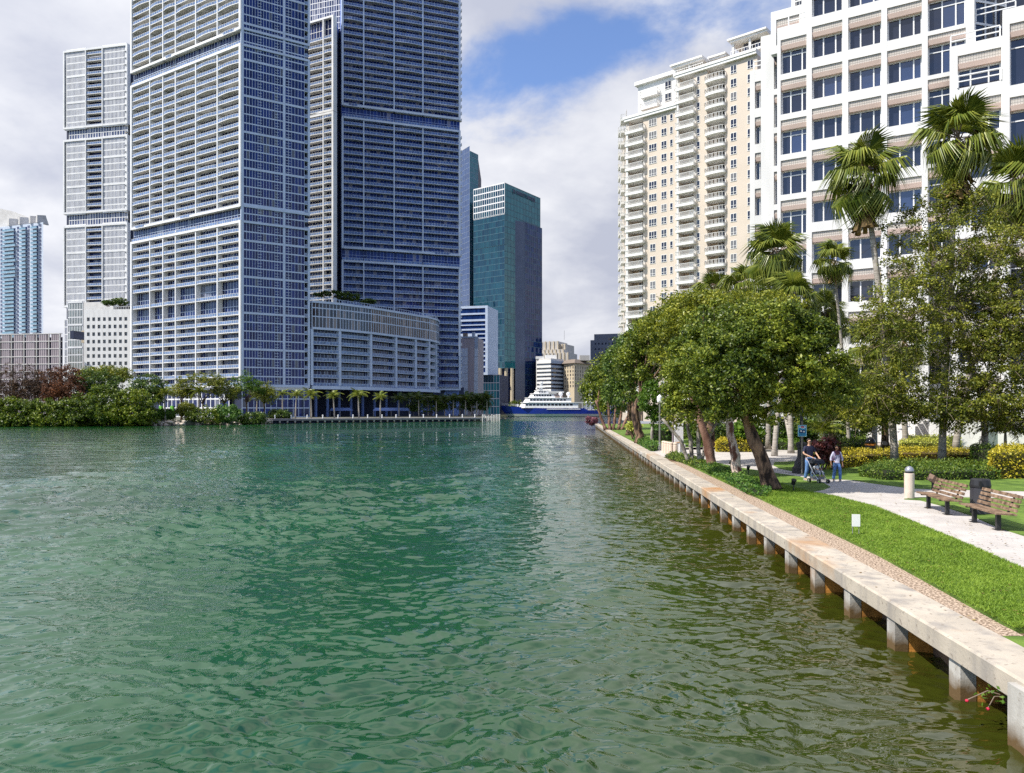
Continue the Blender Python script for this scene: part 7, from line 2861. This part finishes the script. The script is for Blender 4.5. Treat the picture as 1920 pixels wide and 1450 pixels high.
def person(label, loc, rz, H, skin, shirt, trousers, shoe, hair, arms, legs, hairlen=0.0, male=True, glasses=False, sleeve=0.6, group=None):
    root = empty('person', loc, rz)
    tag(root, label, 'person', group)
    s_ = H / 1.76
    sh = 0.185 if male else 0.16
    hp = 0.095

    def q(x, y, z):
        return (x * s_, y * s_, z * s_)
    J = {'pelvis': (q(0, 0, 0.93), 0.12 * s_), 'waist': (q(0, 0, 1.08), (0.125 * s_, 0.095 * s_)), 'chest': (q(0, 0.01, 1.30), (0.15 * s_, 0.105 * s_)), 'neckb': (q(0, 0.01, 1.45), 0.062 * s_),
         'neck': (q(0, -0.005, 1.53), 0.05 * s_), 'jaw': (q(0, -0.03, 1.585), 0.062 * s_), 'head': (q(0, -0.012, 1.655), (0.075 * s_, 0.092 * s_)), 'crown': (q(0, 0.0, 1.725), 0.055 * s_),
         'nose': (q(0, -0.118, 1.635), 0.012 * s_), 'earl': (q(0.082, 0.0, 1.64), 0.016 * s_), 'earr': (q(-0.082, 0.0, 1.64), 0.016 * s_)}
    E = [('pelvis', 'waist'), ('waist', 'chest'), ('chest', 'neckb'), ('neckb', 'neck'), ('neck', 'jaw'), ('jaw', 'head'), ('head', 'crown'), ('head', 'nose'), ('head', 'earl'), ('head', 'earr')]
    SJ = {'hem': (q(0, 0, 0.86), (0.162 * s_, 0.13 * s_)), 'waist': (q(0, 0, 0.95), (0.16 * s_, 0.125 * s_)), 'mid': (q(0, 0, 1.12), (0.148 * s_, 0.112 * s_)), 'chest': (q(0, 0.01, 1.30), (0.17 * s_, 0.122 * s_)), 'neckb': (q(0, 0.012, 1.435), 0.082 * s_)}
    SE = [('hem', 'waist'), ('waist', 'mid'), ('mid', 'chest'), ('chest', 'neckb')]
    TJ = {'top': (q(0, 0, 1.0), (0.135 * s_, 0.10 * s_)), 'pelvis': (q(0, 0, 0.9), (0.145 * s_, 0.115 * s_))}
    TE = [('top', 'pelvis')]
    for sd_, (el_, wr_) in arms.items():
        x = sh * sd_
        k_ = 'l' if sd_ > 0 else 'r'
        J[k_ + 'shoulder'] = (q(x, 0.015, 1.40), 0.058 * s_)
        J[k_ + 'elbow'] = (q(*el_), 0.040 * s_)
        J[k_ + 'wrist'] = (q(*wr_), 0.026 * s_)
        E += [('chest', k_ + 'shoulder'), (k_ + 'shoulder', k_ + 'elbow'), (k_ + 'elbow', k_ + 'wrist')]
        hand(J, E, sd_, q(*wr_), q(*el_), 0.9, k_)
        SJ[k_ + 'shoulder'] = (q(x, 0.015, 1.405), 0.070 * s_)
        a_, b_, c_ = Vector(q(x, 0.015, 1.40)), Vector(q(*el_)), Vector(q(*wr_))
        if sleeve <= 1:
            SJ[k_ + 'cuff'] = (tuple(a_.lerp(b_, sleeve)), 0.058 * s_)
            SE += [('chest', k_ + 'shoulder'), (k_ + 'shoulder', k_ + 'cuff')]
        else:
            SJ[k_ + 'elb'] = (tuple(b_), 0.052 * s_)
            SJ[k_ + 'cuff'] = (tuple(b_.lerp(c_, sleeve - 1)), 0.046 * s_)
            SE += [('chest', k_ + 'shoulder'), (k_ + 'shoulder', k_ + 'elb'), (k_ + 'elb', k_ + 'cuff')]
    feet = []
    for sd_, (kn_, an_) in legs.items():
        k_ = 'l' if sd_ > 0 else 'r'
        x = hp * sd_
        J[k_ + 'hip'] = (q(x, 0, 0.88), 0.085 * s_)
        J[k_ + 'knee'] = (q(*kn_), 0.058 * s_)
        J[k_ + 'ankle'] = (q(*an_), 0.038 * s_)
        toe = (an_[0] + 0.02 * sd_, an_[1] - 0.15, 0.035)
        J[k_ + 'toe'] = (q(*toe), 0.034 * s_)
        E += [('pelvis', k_ + 'hip'), (k_ + 'hip', k_ + 'knee'), (k_ + 'knee', k_ + 'ankle'), (k_ + 'ankle', k_ + 'toe')]
        TJ[k_ + 'hip'] = (q(x, 0, 0.85), 0.104 * s_)
        TJ[k_ + 'knee'] = (q(*kn_), 0.078 * s_)
        TJ[k_ + 'hem'] = (q(an_[0], an_[1], an_[2] + 0.01), 0.074 * s_)
        TE += [('pelvis', k_ + 'hip'), (k_ + 'hip', k_ + 'knee'), (k_ + 'knee', k_ + 'hem')]
        feet.append((an_, toe))
    skin_body('body', J, E, skin, root, 'pelvis', 1)
    skin_body('shirt', SJ, SE, shirt, root, 'mid', 2)
    skin_body('trousers', TJ, TE, trousers, root, 'pelvis', 2)
    for an_, toe in feet:
        mb = MB()
        a_, t_ = Vector(q(*an_)), Vector(q(*toe))
        z0 = 0.0
        w = 0.048 * s_
        hy, ty = a_.y + 0.06 * s_, t_.y - 0.05 * s_
        mb.hexa([(a_.x - w, ty, z0), (a_.x + w, ty, z0), (a_.x + w * 0.8, hy, z0), (a_.x - w * 0.8, hy, z0),
                 (a_.x - w * 0.7, ty + 0.02, 0.055 * s_), (a_.x + w * 0.7, ty + 0.02, 0.055 * s_), (a_.x + w * 0.7, hy, 0.10 * s_), (a_.x - w * 0.7, hy, 0.10 * s_)])
        mb.build('shoe', shoe, root)
    mb = MB()
    hz = 1.675 * s_
    mb.ball((0, 0.022 * s_, hz + 0.012 * s_), (0.090 * s_, 0.098 * s_, 0.088 * s_), 14, 9)
    # keep the face clear: pull the front lower part of the cap back into the head
    for i, v in enumerate(mb.v):
        if v[1] < -0.035 * s_ and v[2] < hz + 0.045 * s_:
            mb.v[i] = (v[0] * 0.75, -0.02 * s_, v[2] + 0.01)
    if hairlen:
        mb.tube([(0, 0.07 * s_, hz), (0, 0.10 * s_, hz - hairlen * 0.6), (0, 0.08 * s_, hz - hairlen)], [0.06 * s_, 0.05 * s_, 0.02 * s_], 8)
    mb.build('hair', hair, root, smooth=True)
    ey = MB()
    if glasses:
        for sd_ in (-1, 1):
            ey.box(sd_ * 0.036 * s_ - 0.028 * s_, sd_ * 0.036 * s_ + 0.028 * s_, -0.118 * s_, -0.098 * s_, 1.637 * s_, 1.677 * s_)
            ey.box(sd_ * 0.075 * s_, sd_ * 0.082 * s_, -0.11 * s_, 0.01 * s_, 1.655 * s_, 1.665 * s_)
        ey.box(-0.012 * s_, 0.012 * s_, -0.116 * s_, -0.10 * s_, 1.655 * s_, 1.668 * s_)
        ey.build('sunglasses', M['dark_metal'], root)
    else:
        for sd_ in (-1, 1):
            e_ = MB()
            e_.ball((sd_ * 0.032 * s_, -0.092 * s_, 1.652 * s_), 0.012 * s_, 8, 5)
            e_.build('eye', M['dark_metal'], root)
    mo = MB()
    mo.box(-0.024 * s_, 0.024 * s_, -0.096 * s_, -0.085 * s_, 1.588 * s_, 1.598 * s_)
    mo.build('mouth', mat('lips', (0.30, 0.10, 0.08), 0.6), root)
    return root


M['skin_light'] = mat('skin_light', (0.52, 0.31, 0.21), 0.55, 0.06)
M['skin_tan'] = mat('skin_tan', (0.30, 0.155, 0.095), 0.55, 0.06)
M['navy_shirt'] = mat('navy_shirt', (0.022, 0.024, 0.055), 0.85, 0.2, 8)
M['jeans'] = mat('jeans', (0.10, 0.20, 0.42), 0.85, 0.3, 6)
M['hair_dark'] = mat('hair_dark', (0.018, 0.012, 0.010), 0.5, 0.3, 20)
M['pale_shirt'] = mat('pale_shirt', (0.50, 0.49, 0.62), 0.85, 0.08, 8)
mx, my = XP(1517, 32.6), 32.6
person('man in a dark navy shirt, jeans and sunglasses pushing the stroller', (mx, my, GZ - 0.035), R(14), 1.84, M['skin_light'], M['navy_shirt'], M['jeans'], mat('shoe_grey', (0.32, 0.30, 0.28), 0.7), M['hair_dark'],
       {1: ((0.30, -0.06, 1.14), (0.22, -0.34, 1.00)), -1: ((-0.30, -0.04, 1.14), (-0.10, -0.34, 1.00))},
       {1: ((0.11, -0.10, 0.49), (0.10, 0.02, 0.085)), -1: ((-0.11, -0.02, 0.49), (-0.12, 0.10, 0.09))}, glasses=True, sleeve=0.82)
wx_, wy_ = XP(1569, 32.2), 32.2
wm = person('woman in a pale lilac top, dark scarf and jeans walking beside the stroller', (wx_, wy_, GZ - 0.035), R(-6), 1.56, M['skin_tan'], M['pale_shirt'], M['jeans'], mat('shoe_pale', (0.5, 0.48, 0.46), 0.7), M['hair_dark'],
            {1: ((0.26, 0.03, 1.13), (0.25, -0.06, 0.87)), -1: ((-0.27, 0.04, 1.13), (-0.27, -0.02, 0.86))},
            {1: ((0.12, -0.10, 0.49), (0.13, -0.08, 0.085)), -1: ((-0.11, -0.01, 0.49), (-0.13, 0.10, 0.09))}, hairlen=0.10, male=False, sleeve=1.5)
mb = MB()
mb.lathe([(0.085, 1.26), (0.10, 1.29), (0.085, 1.335), (0.06, 1.35)], 12)
mb.hexa([(-0.05, -0.12, 1.16), (0.05, -0.12, 1.16), (0.05, -0.09, 1.16), (-0.05, -0.09, 1.16), (-0.09, -0.09, 1.29), (0.09, -0.09, 1.29), (0.09, -0.05, 1.29), (-0.09, -0.05, 1.29)])
mb.build('scarf', mat('scarf', (0.10, 0.03, 0.04), 0.85), wm)
mb = MB()
for sd_ in (-1, 1):
    mb.tube([(sd_ * 0.10, 0.09, 1.26), (sd_ * 0.10, -0.03, 1.30), (sd_ * 0.11, -0.125, 1.17), (sd_ * 0.13, -0.08, 0.98), (sd_ * 0.12, 0.08, 0.95)], 0.02, 6)
mb.box(-0.13, 0.13, 0.11, 0.24, 0.90, 1.28)
mb.build('backpack', mat('purple_strap', (0.13, 0.06, 0.16), 0.8), wm)

# stroller with the child
sx, sy = XP(1534, 31.7), 31.75
srt = empty('stroller', (sx, sy, GZ - 0.035), R(14))
tag(srt, 'black and silver baby stroller pushed by the man', 'stroller')
silver = mat('silver_tube', (0.55, 0.55, 0.57), 0.3, 0.05, metal=0.7)
mb = MB()
for sd_ in (-1, 1):
    x = 0.22 * sd_
    mb.tube([(x, 0.46, 1.02), (x, 0.30, 0.85), (x, 0.0, 0.45), (x * 0.9, -0.38, 0.10)], 0.016, 6)
    mb.tube([(x, 0.22, 0.10), (x, 0.05, 0.55), (x, -0.02, 0.72)], 0.014, 6)
    mb.tube([(x, 0.22, 0.12), (x, -0.30, 0.16)], 0.012, 6)
mb.tube([(-0.22, 0.22, 0.11), (0.22, 0.22, 0.11)], 0.012, 6)
mb.tube([(-0.21, -0.20, 0.42), (0.21, -0.20, 0.42)], 0.012, 6)
mb.build('frame', silver, srt)
mb = MB()
mb.tube([(-0.22, 0.46, 1.02), (0.22, 0.46, 1.02)], 0.022, 8)
mb.build('handle', mat('blue_grip', (0.12, 0.25, 0.5), 0.6), srt)
dk = mat('stroller_cloth', (0.018, 0.02, 0.03), 0.8, 0.15, 10)
mb = MB()
mb.hexa([(-0.19, -0.22, 0.38), (0.19, -0.22, 0.38), (0.19, 0.10, 0.34), (-0.19, 0.10, 0.34), (-0.19, -0.22, 0.42), (0.19, -0.22, 0.42), (0.19, 0.10, 0.39), (-0.19, 0.10, 0.39)])
mb.hexa([(-0.19, 0.08, 0.36), (0.19, 0.08, 0.36), (0.19, 0.13, 0.36), (-0.19, 0.13, 0.36), (-0.19, 0.26, 0.84), (0.19, 0.26, 0.84), (0.19, 0.30, 0.84), (-0.19, 0.30, 0.84)])
mb.build('seat', dk, srt)
mb = MB()
n = 7
pr = []
for i in range(n):
    a = R(10 + 120 * i / (n - 1))
    pr.append((0.20 - 0.34 * sin(a) * 0.9 + 0.05, 0.72 + 0.22 * sin(a) + (0.04 if i < 3 else 0)))
arc = [(0.28, 0.82), (0.24, 0.93), (0.12, 0.99), (-0.02, 0.98), (-0.13, 0.92), (-0.20, 0.82)]
for i in range(len(arc) - 1):
    (y0, z0), (y1, z1) = arc[i], arc[i + 1]
    mb.hexa([(-0.23, y0, z0), (0.23, y0, z0), (0.23, y1, z1), (-0.23, y1, z1), (-0.21, y0, z0 + 0.015), (0.21, y0, z0 + 0.015), (0.21, y1, z1 + 0.015), (-0.21, y1, z1 + 0.015)])
for sd_ in (-1, 1):
    mb.poly([(0.225 * sd_, y, z) for y, z in arc])
mb.build('canopy', dk, srt)
mb = MB()
mb.box(-0.18, 0.18, -0.22, 0.2, 0.15, 0.26)
mb.build('basket', M['grey_metal'], srt)
w0 = None
for (x, y) in ((-0.24, 0.24), (0.24, 0.24), (-0.22, -0.38), (0.22, -0.38)):
    for dx_ in (-0.022, 0.022):
        if w0 is None:
            mb = MB()
            mb.tube([(-0.014, 0, 0), (0.014, 0, 0)], 0.09, 14)
            w0 = mb.build('wheel', M['dark_metal'], srt, (x + dx_, y, 0.09))
            hb = MB()
            hb.tube([(-0.017, 0, 0), (0.017, 0, 0)], 0.045, 10)
            h0 = hb.build('hub', silver, w0)
        else:
            w = dup(w0, srt, (x + dx_, y, 0.09))
            dup(h0, w)
# the child sits in the stroller
ch = empty('person', (sx, sy, GZ - 0.035 + 0.42), R(14))
tag(ch, 'small child sitting in the stroller, legs hanging out', 'person')
J = {'pelvis': ((0, 0.02, 0.07), 0.075), 'chest': ((0, 0.10, 0.24), (0.085, 0.065)), 'neck': ((0, 0.13, 0.325), 0.032), 'head': ((0, 0.12, 0.41), (0.072, 0.078)), 'crown': ((0, 0.13, 0.47), 0.05), 'nose': ((0, 0.04, 0.40), 0.009)}
E = [('pelvis', 'chest'), ('chest', 'neck'), ('neck', 'head'), ('head', 'crown'), ('head', 'nose')]
for sd_, k_ in ((1, 'l'), (-1, 'r')):
    J[k_ + 'sh'] = ((0.09 * sd_, 0.10, 0.28), 0.034)
    J[k_ + 'elbow'] = ((0.13 * sd_, 0.0, 0.19), 0.026)
    J[k_ + 'wrist'] = ((0.09 * sd_, -0.11, 0.16), 0.018)
    E += [('chest', k_ + 'sh'), (k_ + 'sh', k_ + 'elbow'), (k_ + 'elbow', k_ + 'wrist')]
    J[k_ + 'hip'] = ((0.055 * sd_, -0.03, 0.06), 0.05)
    J[k_ + 'knee'] = ((0.08 * sd_, -0.22, 0.07), 0.040)
    J[k_ + 'ankle'] = ((0.08 * sd_, -0.27, -0.12), 0.026)
    J[k_ + 'toe'] = ((0.085 * sd_, -0.34, -0.13), 0.022)
    E += [('pelvis', k_ + 'hip'), (k_ + 'hip', k_ + 'knee'), (k_ + 'knee', k_ + 'ankle'), (k_ + 'ankle', k_ + 'toe')]
    hand(J, E, sd_, J[k_ + 'wrist'][0], J[k_ + 'elbow'][0], 0.9, k_)
    for kk in list(J):
        if kk.startswith(k_) and (kk[1:2] == 'f' and len(kk) == 4 or kk[1:] in ('ta', 'tb', 'palm')):
            w_ = Vector(J[k_ + 'wrist'][0])
            p_ = w_ + (Vector(J[kk][0]) - w_) * 0.5
            r_ = J[kk][1]
            J[kk] = (tuple(p_), tuple(x * 0.55 for x in r_) if isinstance(r_, tuple) else r_ * 0.55)
skin_body('body', J, E, M['skin_light'], ch, 'pelvis', 1)
SJ = {'a': ((0, 0.03, 0.07), 0.088), 'b': ((0, 0.10, 0.24), (0.098, 0.078)), 'c': ((0, 0.12, 0.30), 0.05)}
SE = [('a', 'b'), ('b', 'c')]
for sd_, k_ in ((1, 'l'), (-1, 'r')):
    SJ[k_ + 's'] = ((0.09 * sd_, 0.10, 0.28), 0.042)
    SJ[k_ + 'e'] = ((0.125 * sd_, 0.02, 0.205), 0.036)
    SE += [('b', k_ + 's'), (k_ + 's', k_ + 'e')]
skin_body('shirt', SJ, SE, M['white_paint'], ch, 'a', 1)
TJ = {'p': ((0, 0.0, 0.06), 0.085)}
TE = []
for sd_, k_ in ((1, 'l'), (-1, 'r')):
    TJ[k_ + 'h'] = ((0.055 * sd_, -0.05, 0.06), 0.058)
    TJ[k_ + 'k'] = ((0.08 * sd_, -0.22, 0.07), 0.048)
    TJ[k_ + 'a'] = ((0.08 * sd_, -0.265, -0.09), 0.036)
    TE += [('p', k_ + 'h'), (k_ + 'h', k_ + 'k'), (k_ + 'k', k_ + 'a')]
skin_body('trousers', TJ, TE, mat('grey_trousers', (0.4, 0.42, 0.46), 0.8), ch, 'p', 1)
mb = MB()
mb.ball((0, 0.145, 0.435), (0.078, 0.078, 0.068), 12, 7)
mb.build('hair', mat('hair_brown', (0.10, 0.06, 0.03), 0.6), ch, smooth=True)
